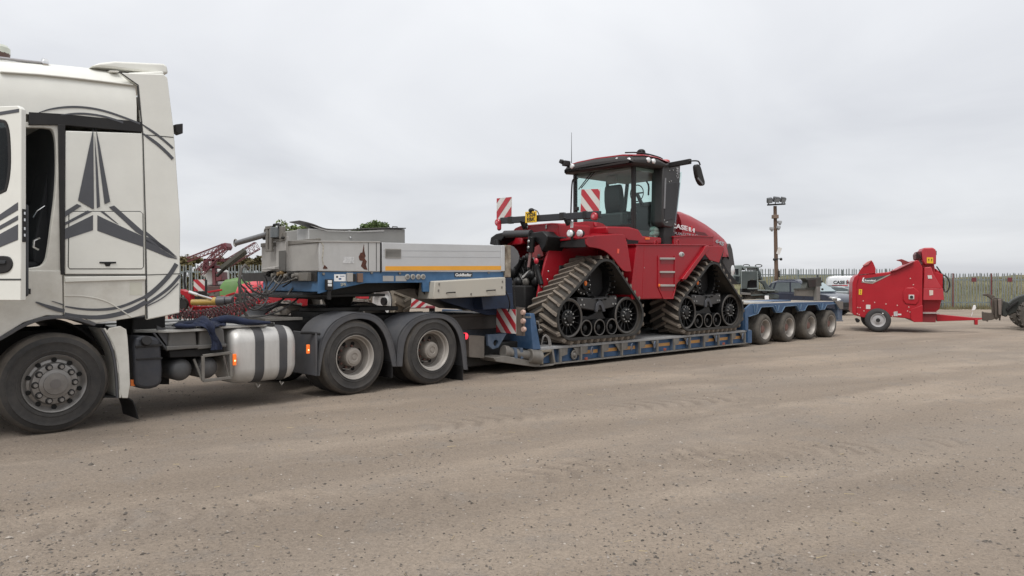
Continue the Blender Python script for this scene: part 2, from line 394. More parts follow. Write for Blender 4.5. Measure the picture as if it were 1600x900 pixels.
def dirt():
    m = bpy.data.materials.new('yard_dirt'); m.use_nodes = True
    nt = m.node_tree; N = nt.nodes.new; K = nt.links.new; b = nt.nodes['Principled BSDF']
    b.inputs['Roughness'].default_value = .95; b.inputs['Specular IOR Level'].default_value = .2
    geo = N('ShaderNodeNewGeometry')
    def noise(scale, det=6, rough=.6, vec=None, dist=0.):
        n = N('ShaderNodeTexNoise'); n.inputs['Scale'].default_value = scale; n.inputs['Detail'].default_value = det; n.inputs['Roughness'].default_value = rough; n.inputs['Distortion'].default_value = dist
        K(vec or geo.outputs['Position'], n.inputs['Vector']); return n.outputs[0]
    def rng(x, a, b_, c, d):
        r = N('ShaderNodeMapRange'); r.inputs[1].default_value = a; r.inputs[2].default_value = b_; r.inputs[3].default_value = c; r.inputs[4].default_value = d; K(x, r.inputs[0]); return r.outputs[0]
    def mixc(f, a, c):
        x = N('ShaderNodeMixRGB')
        K(f, x.inputs[0])
        for i, q in ((1, a), (2, c)):
            if isinstance(q, tuple): x.inputs[i].default_value = (*q, 1)
            else: K(q, x.inputs[i])
        return x.outputs[0]
    mp = N('ShaderNodeMapping'); mp.vector_type = 'TEXTURE'; mp.inputs['Rotation'].default_value = (0, 0, radians(33)); mp.inputs['Scale'].default_value = (7., 1., 1.); K(geo.outputs['Position'], mp.inputs[0])
    big = rng(noise(.22, 5, .55, dist=.5), .36, .64, 0, 1)
    col = mixc(big, (.236, .198, .163), (.305, .247, .193))
    wv = N('ShaderNodeTexWave'); wv.wave_type = 'BANDS'; wv.bands_direction = 'Y'; wv.inputs['Scale'].default_value = .17; wv.inputs['Distortion'].default_value = 5.5; wv.inputs['Detail'].default_value = 4; wv.inputs['Detail Scale'].default_value = .7; wv.inputs['Detail Roughness'].default_value = .62
    m2 = N('ShaderNodeMapping'); m2.vector_type = 'TEXTURE'; m2.inputs['Rotation'].default_value = (0, 0, radians(33)); m2.inputs['Scale'].default_value = (2.6, 1., 1.); K(geo.outputs['Position'], m2.inputs[0]); K(m2.outputs[0], wv.inputs['Vector'])
    tracks = rng(wv.outputs['Fac'], .35, .9, 0, .55)
    col = mixc(tracks, col, (.222, .180, .142))
    ruts = rng(noise(1.1, 6, .68, mp.outputs[0], .3), .50, .66, 0, .6)
    col = mixc(ruts, col, (.214, .178, .146))
    def ridge(sc_, det, vec, wd, amt):
        n_ = noise(sc_, det, .5, vec, .4); d1 = N('ShaderNodeMath'); d1.operation = 'SUBTRACT'; d1.inputs[1].default_value = .5; K(n_, d1.inputs[0])
        d2 = N('ShaderNodeMath'); d2.operation = 'ABSOLUTE'; K(d1.outputs[0], d2.inputs[0]); return rng(d2.outputs[0], 0, wd, amt, 0)
    col = mixc(ridge(.42, 2.5, mp.outputs[0], .06, .38), col, (.192, .157, .126))
    m3 = N('ShaderNodeMapping'); m3.vector_type = 'TEXTURE'; m3.inputs['Rotation'].default_value = (0, 0, radians(12)); m3.inputs['Scale'].default_value = (6., 1., 1.); m3.inputs['Location'].default_value = (3, 7, 2); K(geo.outputs['Position'], m3.inputs[0])
    col = mixc(ridge(.33, 3., m3.outputs[0], .085, .22), col, (.37, .305, .24))
    pale = rng(noise(.8, 7, .68, m2.outputs[0]), .52, .68, 0, .6)
    col = mixc(pale, col, (.360, .298, .238))
    gr = rng(noise(1.7, 8, .75), .52, .66, 0, .6)
    col = mixc(gr, col, (.220, .193, .168))
    pa = N('ShaderNodeAttribute'); pa.attribute_name = 'pressed'; col = mixc(rng(pa.outputs['Fac'], 0, 1, 0, .85), col, (.19, .155, .125))
    fine = rng(noise(46, 8, .9), .32, .68, .55, 1.36)
    fm = N('ShaderNodeMixRGB'); fm.blend_type = 'MULTIPLY'; fm.inputs[0].default_value = 1; K(col, fm.inputs[1]); K(fine, fm.inputs[2]); col = fm.outputs[0]
    vo = N('ShaderNodeTexVoronoi'); vo.inputs['Scale'].default_value = 26; K(geo.outputs['Position'], vo.inputs['Vector'])
    dot = rng(vo.outputs['Distance'], .05, .22, 1, 0)
    pick = N('ShaderNodeSeparateColor'); K(vo.outputs['Color'], pick.inputs[0])
    den = rng(noise(.8, 4, .6), .42, .64, 0, 1)
    sel = N('ShaderNodeMath'); sel.operation = 'GREATER_THAN'; sel.inputs[1].default_value = .62; K(pick.outputs[0], sel.inputs[0])
    a = N('ShaderNodeMath'); a.operation = 'MULTIPLY'; K(dot, a.inputs[0]); K(sel.outputs[0], a.inputs[1])
    a2 = N('ShaderNodeMath'); a2.operation = 'MULTIPLY'; K(a.outputs[0], a2.inputs[0]); K(den, a2.inputs[1])
    a3 = N('ShaderNodeMath'); a3.operation = 'MULTIPLY'; a3.inputs[1].default_value = .9; K(a2.outputs[0], a3.inputs[0])
    stone = mixc(pick.outputs[1], (.10, .09, .085), (.27, .245, .22))
    col = mixc(a3.outputs[0], col, stone)
    K(col, b.inputs['Base Color'])
    h = N('ShaderNodeMath'); h.operation = 'ADD'; K(noise(22, 6, .7), h.inputs[0]); K(a2.outputs[0], h.inputs[1])
    bp = N('ShaderNodeBump'); bp.inputs['Strength'].default_value = .8; bp.inputs['Distance'].default_value = .03; K(h.outputs[0], bp.inputs['Height']); K(bp.outputs[0], b.inputs['Normal'])
    return m
DIRT = dirt()

def prints(x, y):
    """pressed lug prints of tractor tyres crossing the foreground, 0..1"""
    best = 0.
    for (cx, cy, an, hl, hw, pitch) in ((.25, 6.1, 36, 2.3, .30, .24), (3.0, 7.0, 20, 1.8, .27, .21), (1.2, 9.2, 30, 2.6, .3, .26), (-2.4, 5.0, 26, 1.4, .25, .22), (4.6, 5.6, 30, 1.6, .28, .24)):
        dx, dy = x-cx, y-cy; ca_, sa_ = cos(radians(an)), sin(radians(an)); p, q = dx*ca_+dy*sa_, -dx*sa_+dy*ca_
        q += .10*sin(p*.9)
        if abs(p) < hl and abs(q) < hw:
            w = max(0., sin(2*pi*(p/pitch+abs(q)*2.2)))*min(1, (hl-abs(p))*1.6)*min(1, (hw-abs(q))*14)*max(0., .75+1.3*MN.noise((x*1.3, y*1.3, 7)))
            best = max(best, w)
    return min(1., best)
def lump(x, y):
    """gentle unevenness of the dirt: ruts along the trucks' way and pressed tyre prints"""
    c, s = cos(radians(34)), sin(radians(34)); a, t = x*c+y*s, -x*s+y*c
    z = .009*MN.noise((a*.16, t*.9, 3.1))+.008*MN.noise((a*1.1, t*1.7, 8.))+.006*MN.noise((x*4.2, y*4.2, 1.))+.004*MN.noise((x*9, y*9, 5.))
    z -= .016*prints(x, y)
    return z
def build_ground():
    def axis(lo, hi, a, b, fine, grow):
        v = [a]; 
        while v[-1] < b: v.append(v[-1]+fine)
        st = fine
        while v[-1] < hi: st *= grow; v.append(v[-1]+st)
        st = fine
        while v[0] > lo: st *= grow; v.insert(0, v[0]-st)
        return v
    xs = axis(-1500, 1500, -5.5, 9.5, .05, 1.09); ys = axis(-300, 2200, 3.2, 12, .05, 1.09)
    me = bpy.data.meshes.new('yard_ground'); nx = len(xs); V = []
    for y in ys:
        for x in xs:
            d = math.hypot(x, y)
            V.append((x, y, (lump(x, y)-.006)*max(0., 1-max(0, d-14)/26) if d < 40 else 0.))
    Fc = [(j*nx+i, j*nx+i+1, (j+1)*nx+i+1, (j+1)*nx+i) for j in range(len(ys)-1) for i in range(nx-1)]
    me.from_pydata(V, [], Fc); me.materials.append(DIRT); me.shade_smooth()
    at_ = me.attributes.new('pressed', 'FLOAT', 'POINT'); at_.data.foreach_set('value', [prints(v[0], v[1]) if -6 < v[0] < 10 and 3 < v[1] < 13 else 0. for v in V])
    o = bpy.data.objects.new('yard_ground', me); C.objects.link(o); o['kind'] = 'structure'
build_ground()
def build_stones():
    rnd = random.Random(3); V = []; Fc = []; T = []
    base = [(1, 0, 0), (0, 1, 0), (-1, 0, 0), (0, -1, 0), (0, 0, 1), (0, 0, -1)]
    tri = [(0, 1, 4), (1, 2, 4), (2, 3, 4), (3, 0, 4), (1, 0, 5), (2, 1, 5), (3, 2, 5), (0, 3, 5)]
    k = 0
    while k < 30000:
        Y = 3.6+18*rnd.random()**1.9; X = (rnd.random()*1.9-.95)*.76*Y+rnd.gauss(0, .1)
        dn = MN.noise((X*.5, Y*.7, 9.))+.6*MN.noise((X*1.6, Y*1.9, 4.))
        if rnd.random() > .30+.9*max(0, dn): continue
        k += 1
        s = .0024+.010*rnd.random()**4.2+(.011 if rnd.random() < .008 else 0); tone = rnd.choice((.45, .6, .75, 1., 1.2, 1.75)); T += [tone*rnd.uniform(.85, 1.15)]*6
        a = rnd.random()*6.3; n = len(V); z = lump(X, Y)-.006
        ra, rb, rc = s*rnd.uniform(.8, 1.6), s*rnd.uniform(.6, 1.1), s*rnd.uniform(.5, .9)
        for x, y, q in base:
            x *= ra*rnd.uniform(.8, 1.2); y *= rb*rnd.uniform(.8, 1.2)
            V.append((X+x*cos(a)-y*sin(a), Y+x*sin(a)+y*cos(a), z+q*rc+rc*.25))
        Fc += [(p+n, q+n, r+n) for p, q, r in tri]
    me = bpy.data.meshes.new('loose_gravel'); me.from_pydata(V, [], Fc)
    at_ = me.attributes.new('tone', 'FLOAT', 'POINT'); at_.data.foreach_set('value', T)
    gm = bpy.data.materials.new('gravel_stone'); gm.use_nodes = True; nt = gm.node_tree; b = nt.nodes['Principled BSDF']; b.inputs['Roughness'].default_value = .9; b.inputs['Specular IOR Level'].default_value = .2
    an = nt.nodes.new('ShaderNodeAttribute'); an.attribute_name = 'tone'; mu = nt.nodes.new('ShaderNodeMixRGB'); mu.blend_type = 'MULTIPLY'; mu.inputs[0].default_value = 1; mu.inputs[1].default_value = (.19, .168, .147, 1)
    nt.links.new(an.outputs['Fac'], mu.inputs[2]); nt.links.new(mu.outputs[0], b.inputs['Base Color']); me.materials.append(gm)
    o = bpy.data.objects.new('loose_gravel', me); C.objects.link(o); tag(o, 'small dark and pale stones scattered over the dirt yard', 'gravel', kind='stuff')
    # straw bits and twigs
    V = []; Fc = []
    for _ in range(110):
        Y = 3.8+14*rnd.random()**1.6; X = (rnd.random()*1.8-.9)*.74*Y; a = rnd.random()*6.3; L = rnd.uniform(.02, .09); w = .0012; z = lump(X, Y)+.002
        n = len(V); dx, dy = cos(a)*L/2, sin(a)*L/2; px, py = -sin(a)*w, cos(a)*w
        for sx, sy, h in ((-1, -1, 0), (1, -1, 0), (1, 1, 0), (-1, 1, 0), (-1, 0, .003), (1, 0, .003)):
            V.append((X+sx*dx+sy*px, Y+sx*dy+sy*py, z+h))
        Fc += [(n, n+1, n+5, n+4), (n+3, n+4, n+5, n+2)]
    me = bpy.data.meshes.new('straw_bits'); me.from_pydata(V, [], Fc); me.materials.append(mat('dry_straw', (.42, .34, .2), .9, var=.3))
    o = bpy.data.objects.new('straw_bits', me); C.objects.link(o); tag(o, 'dry straw bits lying scattered on the dirt yard', 'straw', kind='stuff')
build_stones()

# ---- rough grass land beyond the fences
def grass_mat(name, c1, c2):
    m = mat(name, c1, .95, var=.3, scale=2.3, dust=.8, dcol=c2, dscale=.35, spec=.1); return m
GRASS = grass_mat('rough_grass', (.085, .095, .045), (.23, .20, .125))
def bank(name, x0, x1, y0, y1, prof, nx=90):
    V = []; Fc = []; n = len(prof)
    for i in range(nx+1):
        x = x0+(x1-x0)*i/nx
        for k, (t, h) in enumerate(prof):
            y = y0+(y1-y0)*t
            V.append((x, y+.5*MN.noise((x*.4, k, 2)), -.05+h*min(1., (x-x0)/9., (x1-x)/9.)*(1+.28*MN.noise((x*.23, t*3, 7))+.16*MN.noise((x*1.1, t*9, 3)))))
    for i in range(nx):
        for k in range(n-1): Fc.append((i*n+k, (i+1)*n+k, (i+1)*n+k+1, i*n+k+1))
    me = bpy.data.meshes.new(name); me.from_pydata(V, [], Fc); me.materials.append(GRASS); me.shade_smooth()
    o = bpy.data.objects.new(name, me); C.objects.link(o); o['kind'] = 'structure'; return o
bank('grass_bank', 4, 70, 42.6, 70, [(0, .0), (.05, .5), (.12, 1.05), (.25, 1.45), (.45, 1.7), (.7, 1.85), (1, 1.7)])
bank('field_bank', -75, 40, 56, 90, [(0, .0), (.1, .5), (.3, 1.2), (.6, 1.75), (1, 1.6)], 60)
def tufts(name, label, boxes, n, hgt, m, seed):
    rnd = random.Random(seed); V = []; Fc = []
    for _ in range(n):
        x0, x1, y0, y1, zf = boxes[rnd.randrange(len(boxes))]
        X, Y = rnd.uniform(x0, x1), rnd.uniform(y0, y1); z = zf(X, Y) if zf else 0
        h = hgt*rnd.uniform(.4, 1.25); a = rnd.random()*6.3; w = .02*rnd.uniform(.6, 1.6); l = rnd.uniform(-.4, .4)*h
        k = len(V); V += [(X-w*cos(a), Y-w*sin(a), z-.03), (X+w*cos(a), Y+w*sin(a), z-.03), (X+l*cos(a+1), Y+l*sin(a+1), z+h)]; Fc.append((k, k+1, k+2))
    me = bpy.data.meshes.new(name); me.from_pydata(V, [], Fc); me.materials.append(m)
    o = bpy.data.objects.new(name, me); C.objects.link(o); tag(o, label, 'grass', kind='stuff')
def bankz(X, Y):
    t = (Y-42.6)/27.4
    P = [(0, .0), (.05, .5), (.12, 1.05), (.25, 1.45), (.45, 1.7), (.7, 1.85), (1, 1.7)]
    for (a, h), (b, k) in zip(P, P[1:]):
        if a <= t <= b: return h+(k-h)*(t-a)/(b-a)-.15
    return 0
tufts('long_grass', 'long dry grass on the bank behind the palisade fence', [(15, 40, 42.6, 47, bankz), (15, 40, 46, 58, bankz)], 9000, .38, mat('dry_grass_blades', (.16, .15, .075), .9, var=.5, scale=.9, dust=.6, dcol=(.30, .25, .15), dscale=.5), 5)
tufts('fence_foot_grass', 'rough grass and weeds along the foot of the fence', [(20, 36, 40.2, 41.6, None)], 3200, .22, mat('weed_blades', (.11, .105, .05), .9, var=.5, scale=.9, dust=.6, dcol=(.26, .21, .13), dscale=.5), 6)

# ---- palisade fences
GALV = mat('galvanised_steel_pale', (.235, .26, .255), .5, .35, var=.18, scale=2, dust=.25, dcol=(.2, .21, .19))
GALVP = mat('galvanised_steel_post', (.20, .24, .25), .5, .35, var=.12, dust=.1)
def pale_mesh(h):
    g = G()
    for sx in (-1, 1): g._solid([(0, 0, .05), (sx*.034, .022, .05), (sx*.034, .022, h-.07), (sx*.017, .011, h), (0, 0, h-.05)], [(0, .006, .05), (sx*.034, .028, .05), (sx*.034, .028, h-.07), (sx*.017, .017, h), (0, .006, h-.05)])
    return g.mesh('pale', GALV, 0, weld=False)
def fence(label, X0, X1, Y, h, pitch=.158, base=0., postat=2.75):
    f = thing('palisade_fence', label, 'fence', (X0, Y, base), 0, 'steel palisade fences round the yard')
    L = X1-X0; g = G(); g.box(0, L, .03, .08, .32, .38); g.out('rail', GALVP, f); g = G(); g.box(0, L, .03, .08, h-.42, h-.36); g.out('rail', GALVP, f)
    x = .6
    me = None
    while x < L:
        if me is None:
            g = G(); g.box(-.05, .05, .085, .20, 0, h-.1); me = g.mesh('post', GALVP, 0)
        inst('post', me, f, (x, 0, 0)); x += postat
    pm = pale_mesh(h); n = int(L/pitch)
    for i in range(n): inst('pale', pm, f, (i*pitch+random.uniform(-.012, .012), 0, random.uniform(-.025, .02)), (random.uniform(-.012, .012), random.gauss(0, .011), random.uniform(-.2, .2)))
    return f
fence('grey steel palisade fence behind the red straw machine and its drawbar', 21.0, 32.5, 41.5, 2.02)
fence('grey steel palisade fence beyond the blue car and white van, running behind the lamp post', 14.6, 25.4, 46.0, 2.34, base=0.)
fence('grey green steel palisade fence at far left beside the white cab', -20, -9.2, 38.0, 2.42)
RUSTP = mat('rusty_red_pole', (.16, .035, .03), .8, var=.3, scale=5)
for u, lb in ((1489, 'thin rusty red pole against the fence, nearer the red straw machine'), (1549, 'thin rusty red pole against the fence, above the telehandler fork carriage')):
    Y = 41.3; g = G(); g.cyl((0, 0, -.05), (0, 0, 1.95), .035, .03, 8); g.cyl((0, 0, 1.95), (0, 0, 1.99), .045, .045, 8); o = g.out('marker_pole', RUSTP, loc=((u-800)/FPX*Y, Y, 0)); tag(o, lb, 'pole', 'rusty poles at the fence')
for u, lb in ((1522, 'small dark red sign plate on the fence, left one of two'), (1578, 'small dark red sign plate on the fence, right one of two')):
    Y = 41.44; t = thing('fence_sign', lb, 'sign', ((u-800)/FPX*Y, Y, 1.6-(437-438)/FPX*Y), 0, 'red sign plates on the fence')
    g = G(); g.box(-.13, .13, 0, .012, -.12, .12); g.out('plate', mat('dark_red_sign', (.14, .03, .035), .6), t, .004); g = G(); g.box(-.02, .02, .012, .05, -.1, .1); g.out('clip', GALVP, t)

# ---- trees and hedge
LEAFS = [mat('leaf_green', (.085, .125, .042), .6, var=.35, scale=.8, spec=.2), mat('leaf_pale_green', (.15, .19, .07), .6, var=.3, scale=.8, spec=.2), mat('hedge_leaf', (.11, .10, .042), .7, var=.4, scale=.6, dust=.5, dcol=(.20, .15, .085), dscale=.8, spec=.15)]
BARK = mat('bark', (.11, .085, .065), .9, var=.3, scale=8, bump=.4)
def leaves(clumps, n, size, seed):
    rnd = random.Random(seed); V = []; Fc = []
    for _ in range(n):
        c, r = clumps[rnd.randrange(len(clumps))]
        d = Vector((rnd.gauss(0, 1), rnd.gauss(0, 1), rnd.gauss(0, 1))).normalized()*rnd.random()**.45
        p = Vector(c)+Vector((d.x*r[0], d.y*r[1], d.z*r[2]))
        a = Vector((rnd.gauss(0, 1), rnd.gauss(0, 1), rnd.gauss(0, .6))).normalized(); b = a.orthogonal().normalized()
        b = (b*cos(rnd.random()*6)+a.cross(b)*sin(rnd.random()*6)).normalized(); s = size*rnd.uniform(.6, 1.4)
        k = len(V); V += [p-a*s, p+b*s*.45, p+a*s, p-b*s*.45]; Fc.append((k, k+1, k+2, k+3))
    return V, Fc
def tree(name, label, X, Y, h, r, leaf, seed, n=5200, size=.13):
    rnd = random.Random(seed); t = thing(name, label, 'tree', (X, Y, 0), 0, 'trees beyond the trailer')
    g = G(); rings = []
    for i in range(7):
        f = i/6; rr = .2*(1-f*.72); q = (sin(f*3)*.15, cos(f*2)*.1, f*h*.7); rings.append([(q[0]+rr*cos(a*pi/4), q[1]+rr*sin(a*pi/4), q[2]) for a in range(8)])
    g.loft(rings); clumps = []
    for i in range(11):
        a = i*2.4+rnd.random(); z = h*(.4+.5*rnd.random()); e = Vector((r*.75*cos(a)*rnd.uniform(.5, 1.1), r*.75*sin(a)*rnd.uniform(.5, 1.1), z+h*.1*rnd.random())); s0 = Vector((0, 0, h*.33+rnd.random()*h*.3))
        g.tube([s0, (s0+e)/2+Vector((0, 0, .25)), e], .045, 5); clumps.append((e, (r*rnd.uniform(.25, .5), r*rnd.uniform(.25, .5), h*rnd.uniform(.05, .12))))
    for i in range(9):
        a = rnd.random()*6.3; q = rnd.random()*r*.6; e = (q*cos(a), q*sin(a), h*(.9-.25*q/r)+rnd.uniform(-.3, .1)); clumps.append((e, (r*rnd.uniform(.16, .34), r*.3, h*rnd.uniform(.04, .10))))
    g.out('trunk', BARK, t); V, Fc = leaves(clumps, n, size, seed); me = bpy.data.meshes.new('crown'); me.from_pydata(V, [], Fc); me.materials.append(leaf); inst('crown', me, t)
def pxX(u, Y): return (u-800)/FPX*Y
tree('leafy_tree', 'pale green tree top rising behind the steel stanchion of the trailer box', pxX(459, 52), 52, 5.6, 1.7, LEAFS[1], 11)
tree('leafy_tree', 'darker green tree top peeping over the grey trailer box lid', pxX(570, 60), 60, 6.45, 2.3, LEAFS[0], 23, 6500, .14)
rnd = random.Random(31); cl = []
for i in range(46):
    x = -6.2+12.4*i/45; cl.append(((x, rnd.uniform(-.5, .5), rnd.uniform(.5, 1.7)), (.6, .6, .7))); cl.append(((x, rnd.uniform(-.4, .4), rnd.uniform(1.9, 2.75)+.15*sin(x*1.7)), (rnd.uniform(.2, .6), .5, rnd.uniform(.2, .45))))
h_ = thing('hedge', 'rough brownish green hedge showing over the fence at far left', 'hedge', (pxX(355, 41), 41, 0))
V, Fc = leaves(cl, 17000, .13, 32); me = bpy.data.meshes.new('foliage'); me.from_pydata(V, [], Fc); me.materials.append(LEAFS[2]); inst('foliage', me, h_)
g = G()
for i in range(40): x = -6+12*i/39; g.tube([(x, 0, 0), (x+rnd.uniform(-.3, .3), rnd.uniform(-.3, .3), 1.2), (x+rnd.uniform(-.6, .6), rnd.uniform(-.4, .4), 2.3+rnd.random()*.7)], .018, 4)
g.out('stems', BARK, h_)
# ================================================================== ROAD TRACTOR
def z1(off, sc, pts): return [(off[0]+x/sc, off[1]+y/sc) for x, y in pts]   # enlarged-view points to photo points
def build_truck():
    F = TRA; P = F.poly
    t = thing('road_tractor', 'white three axle road tractor unit with grey star stripes and its driver door open', 'lorry', F.loc(), F.a)
    B = 2.50                                           # width of the cab
    xb = F.at(100, 300)[0]; xr = F.at(222, 300)[0]
    # --- sleeper shell behind the door opening
    low = P([(100, 430), (227, 430), (227, 492), (205, 497), (150, 505), (132, 498), (113, 494), (100, 493)])
    g = G(); g.prism(P([(102, 204), (222.5, 208), (228, 429), (101, 429)]), 0, B); g.out('sleeper_side', WHITE, t, .012)
    for y in (0, B-.06): g = G(); g.prism(low, y, y+.06); g.out('lower_side_panel', WHITED, t, .006)
    # curved crease below the locker (pressed panel)
    g = G(); g.prism(ribbon(P(smooth2([(101, 463), (130, 463), (165, 470), (190, 486), (206, 497)], 2)), .012), -.006, .0); g.out('panel_crease', WHITED, t, .003)
    g = G(); g.prism(P([(101, 433), (101, 441), (227, 437), (227, 431)]), -.018, .0); g.out('step_ledge', WHITE, t, .006)
    # --- roof shell
    st = [(-1.55, 3.32, 3.62, 3.88)]
    for u, vc, vt in ((0, 113, 95), (60, 117, 100), (120, 123, 106), (170, 129, 111), (212, 134, 118)):
        x, zc = F.at(u, vc, .03); st.append((x, F.at(u, 190)[1]-.02, zc, F.at(u, vt, .42)[1]))
    rings = []
    for x, zb, zc, zt in st:
        zb = 3.30
        half = [(0, zb), (.0, zc-.25), (.022, zc-.08), (.05, zc), (.14, zc+(zt-zc)*.55), (.30, zc+(zt-zc)*.88), (.55, zt), (B/2, zt+.03)]
        ring = half+[(B-y, z) for y, z in half[:-1][::-1]]
        rings.append([(x, y, z) for y, z in ring])
    g = G(); g.loft(rings); g.out('cab_roof', WHITE, t, smooth=40)
    g = G(); g.prism(ribbon(P([(0, 113.5), (60, 117.5), (120, 123.5), (170, 129.5), (208, 134)], .03), .018), .014, .05); g.out('roof_crease', WHITE, t, .006)
    # header strip over the doorway and door frame
    g = G(); g.prism(P([(45, 175), (100, 178), (222, 190.5), (222, 206.5), (100, 195.5), (45, 195)]), -.004, .05); g.out('drip_rail', BLACKP, t, .004)
    g = G(); g.holed(P([(-130, 176), (97, 194), (100, 300), (101, 432), (97, 432), (-130, 470)]), [smooth2(P([(-100, 204), (76, 197), (87, 206), (90, 250), (88, 300), (82, 345), (77, 385), (72, 412), (55, 419), (-100, 430)]), 2, True)], .02, .10); g.out('door_frame', WHITED, t, .01)
    g = G(); g.prism(P([(91, 194), (102, 195), (101, 429), (95, 429)]), -.006, .03); g.out('door_seal', BLACKP, t, .004)
    g = G(); g.prism(P([(-140, 420), (98, 423), (99, 493), (73, 493), (37, 504), (0, 527), (-60, 545), (-140, 545)]), .008, .3); g.out('door_sill', WHITED, t, .008)
    g = G(); g.prism(P([(30, 451), (48, 451), (48, 459.5), (30, 459.5)]), -.004, .012); g.out('sill_marker', BLACKP, t, .002)
    # far side, front and floor
    g = G(); g.prism([(-1.5, 1.0), (xb, 1.0), (xb, 3.4), (-1.3, 3.4)], B-.06, B); g.out('far_side_wall', WHITE, t, .01)
    g = G(); g.box(-1.5, xb+.5, .05, B-.05, 1.25, 1.42); g.out('cab_floor', CABIN, t)
    g = G(); g.prism([(-1.62, .42), (-1.5, .42), (-1.5, 1.75), (-1.66, 1.75)], .02, B-.02); g.out('front_panel', WHITE, t, .02)
    g = G(); g._solid([(-1.60, .1, 1.78), (-1.60, B-.1, 1.78), (-1.5, B-.1, 3.3), (-1.5, .1, 3.3)], [(-1.58, .1, 1.78), (-1.58, B-.1, 1.78), (-1.48, B-.1, 3.3), (-1.48, .1, 3.3)]); g.out('windscreen', GLASSD, t)
    for y in (0, B-.12): g = G(); g.prism([(-1.62, 1.7), (-1.45, 1.7), (-1.36, 3.35), (-1.52, 3.35)], y, y+.12); g.out('windscreen_pillar', WHITE, t, .01)
    g = G(); g.box(-1.72, -1.2, 0, B, .38, .85); g.out('front_bumper', GREYP, t, .05)
    # --- interior: seat, belt, bed curtain
    g = G(); sx = F.at(60, 330, .35)[0]
    g.loft([[(sx-.52+.02*i, y, 1.55+.16*i/8*8/8) for y in ()] or [(sx-.52, .45, 1.62), (sx+.02, .45, 1.62), (sx+.02, .95, 1.62), (sx-.52, .95, 1.62)], [(sx-.54, .43, 1.82), (sx+.05, .43, 1.80), (sx+.05, .97, 1.80), (sx-.54, .97, 1.82)]]); so = g.out('driver_seat', CABIN, t, .05)
    g = G(); g.prism(smooth2([(sx-.06, 1.78), (sx+.10, 1.76), (sx+.20, 2.2), (sx+.24, 2.6), (sx+.20, 2.86), (sx+.11, 2.88), (sx+.08, 2.55)], 2, True), .45, .95); g.out('seat_back', CABIN, so, .04)
    g = G(); g.tube([F.at3(62, 372, .12), F.at3(53, 376, .10), F.at3(52, 386, .10), F.at3(60, 390, .12)], .012); g.out('grab_handle', CHROME, t); g = G(); g.tube([F.at3(52, 340, .3), F.at3(58, 330, .3), F.at3(70, 322, .3)], .008); g.out('grab_handle', CHROME, t)
    g = G(); g.box(xb-.05, xb-.02, .1, B-.1, 1.42, 3.3); g.out('bed_curtain', CABIN, t)
    g = G(); g.cyl((-.95, .75, 1.9), (-1.05, .75, 1.86), .22, n=18); g.bar((-1.0, .75, 1.88), (-1.3, .75, 1.6), .06); g.out('steering_wheel', CABIN, t)
    g = G(); g.box(-1.5, -1.15, .1, B-.1, 1.4, 1.95); g.out('dashboard', CABIN, t, .05)
    # --- open door, hinged at its front edge
    th = radians(53); hx = -1.2
    D = Frame(F.X+hx*F.c, F.Y+hx*F.s, F.a-th)
    dl = 1.165
    g = G(); g.holed(smooth2([(0, 1.42), (dl, 1.415), (dl+.0, 1.8), (dl, 2.4), (dl-.0, 3.16), (dl-.03, 3.19), (.25, 3.19), (0, 2.8)], 0), [smooth2([(.12, 2.36), (dl-.17, 2.36), (dl-.12, 2.5), (dl-.10, 2.7), (dl-.12, 3.02), (dl-.2, 3.08), (.35, 3.08), (.12, 2.75)], 2, True)], 0, .06)
    door = g.out('driver_door', WHITE, t, .008, loc=(hx, 0, 0), rot=(0, 0, -th))
    g = G(); g.prism(smooth2([(.12, 2.36), (dl-.17, 2.36), (dl-.12, 2.5), (dl-.10, 2.7), (dl-.12, 3.02), (dl-.2, 3.08), (.35, 3.08), (.12, 2.75)], 2, True), .015, .022); g.out('door_window', GLASSD, door)
    g = G(); g.prism(ribbon(smooth2([(.12, 2.36), (dl-.17, 2.36), (dl-.12, 2.5), (dl-.10, 2.7), (dl-.12, 3.02), (dl-.2, 3.08), (.35, 3.08), (.12, 2.75)], 2, True)+[(.12, 2.4)], .022), -.004, .02); g.out('window_seal', BLACKP, door)
    g = G(); g.prism(smooth2([(.8, 1.66), (dl-.14, 1.66), (dl-.08, 1.72), (dl-.08, 1.78), (dl-.13, 1.83), (.8, 1.81)], 2, True), -.012, .01); h = g.out('door_handle', BLACKP, door, .006)
    g = G(); g.prism([(.86, 1.74), (dl-.14, 1.75), (dl-.14, 1.78), (.86, 1.78)], -.026, -.01); g.out('handle_grip', CABIN, door, .005)
    g = G(); g.box(.85, dl, .06, .1, 1.45, 2.3); g.out('door_lining', CABIN, door, .02)
    g = G(); g.box(dl-.002, dl+.006, .012, .05, 1.95, 2.25); g.out('door_latch', BLACKP, door)
    for q in (2.0, 2.06, 2.14, 2.2): g = G(); g.box(dl+.006, dl+.01, .022, .04, q, q+.025); g.out('latch_plate', CHROME, door)
    g = G(); g.prism([(.0, 1.60), (dl, 1.60), (dl, 1.615), (.0, 1.615)], -.003, .001); g.out('door_seam', mat('seam_shadow_gap', (.06, .06, .058), .8), door)
    for pts in ([(.62, 2.0), (dl-.03, 2.31), (dl-.03, 2.24), (.62, 1.97)], [(.62, 1.93), (dl-.03, 2.19), (dl-.03, 2.15), (.62, 1.9)], [(.62, 1.86), (dl-.03, 2.11), (dl-.03, 1.97), (.62, 1.78)], [(.7, 1.44), (.93, 1.50), (.95, 1.46), (.9, 1.43)]):
        g = G(); g.prism(pts, -.004, -.001); g.out('stripe_decal', GREYDEC, door, smooth=0)
    g = G(); g.prism([(.55, 3.09), (dl-.02, 3.16), (dl-.02, 3.13), (.55, 3.06)], -.004, -.001); g.out('stripe_decal', GREYDEC, door, smooth=0)
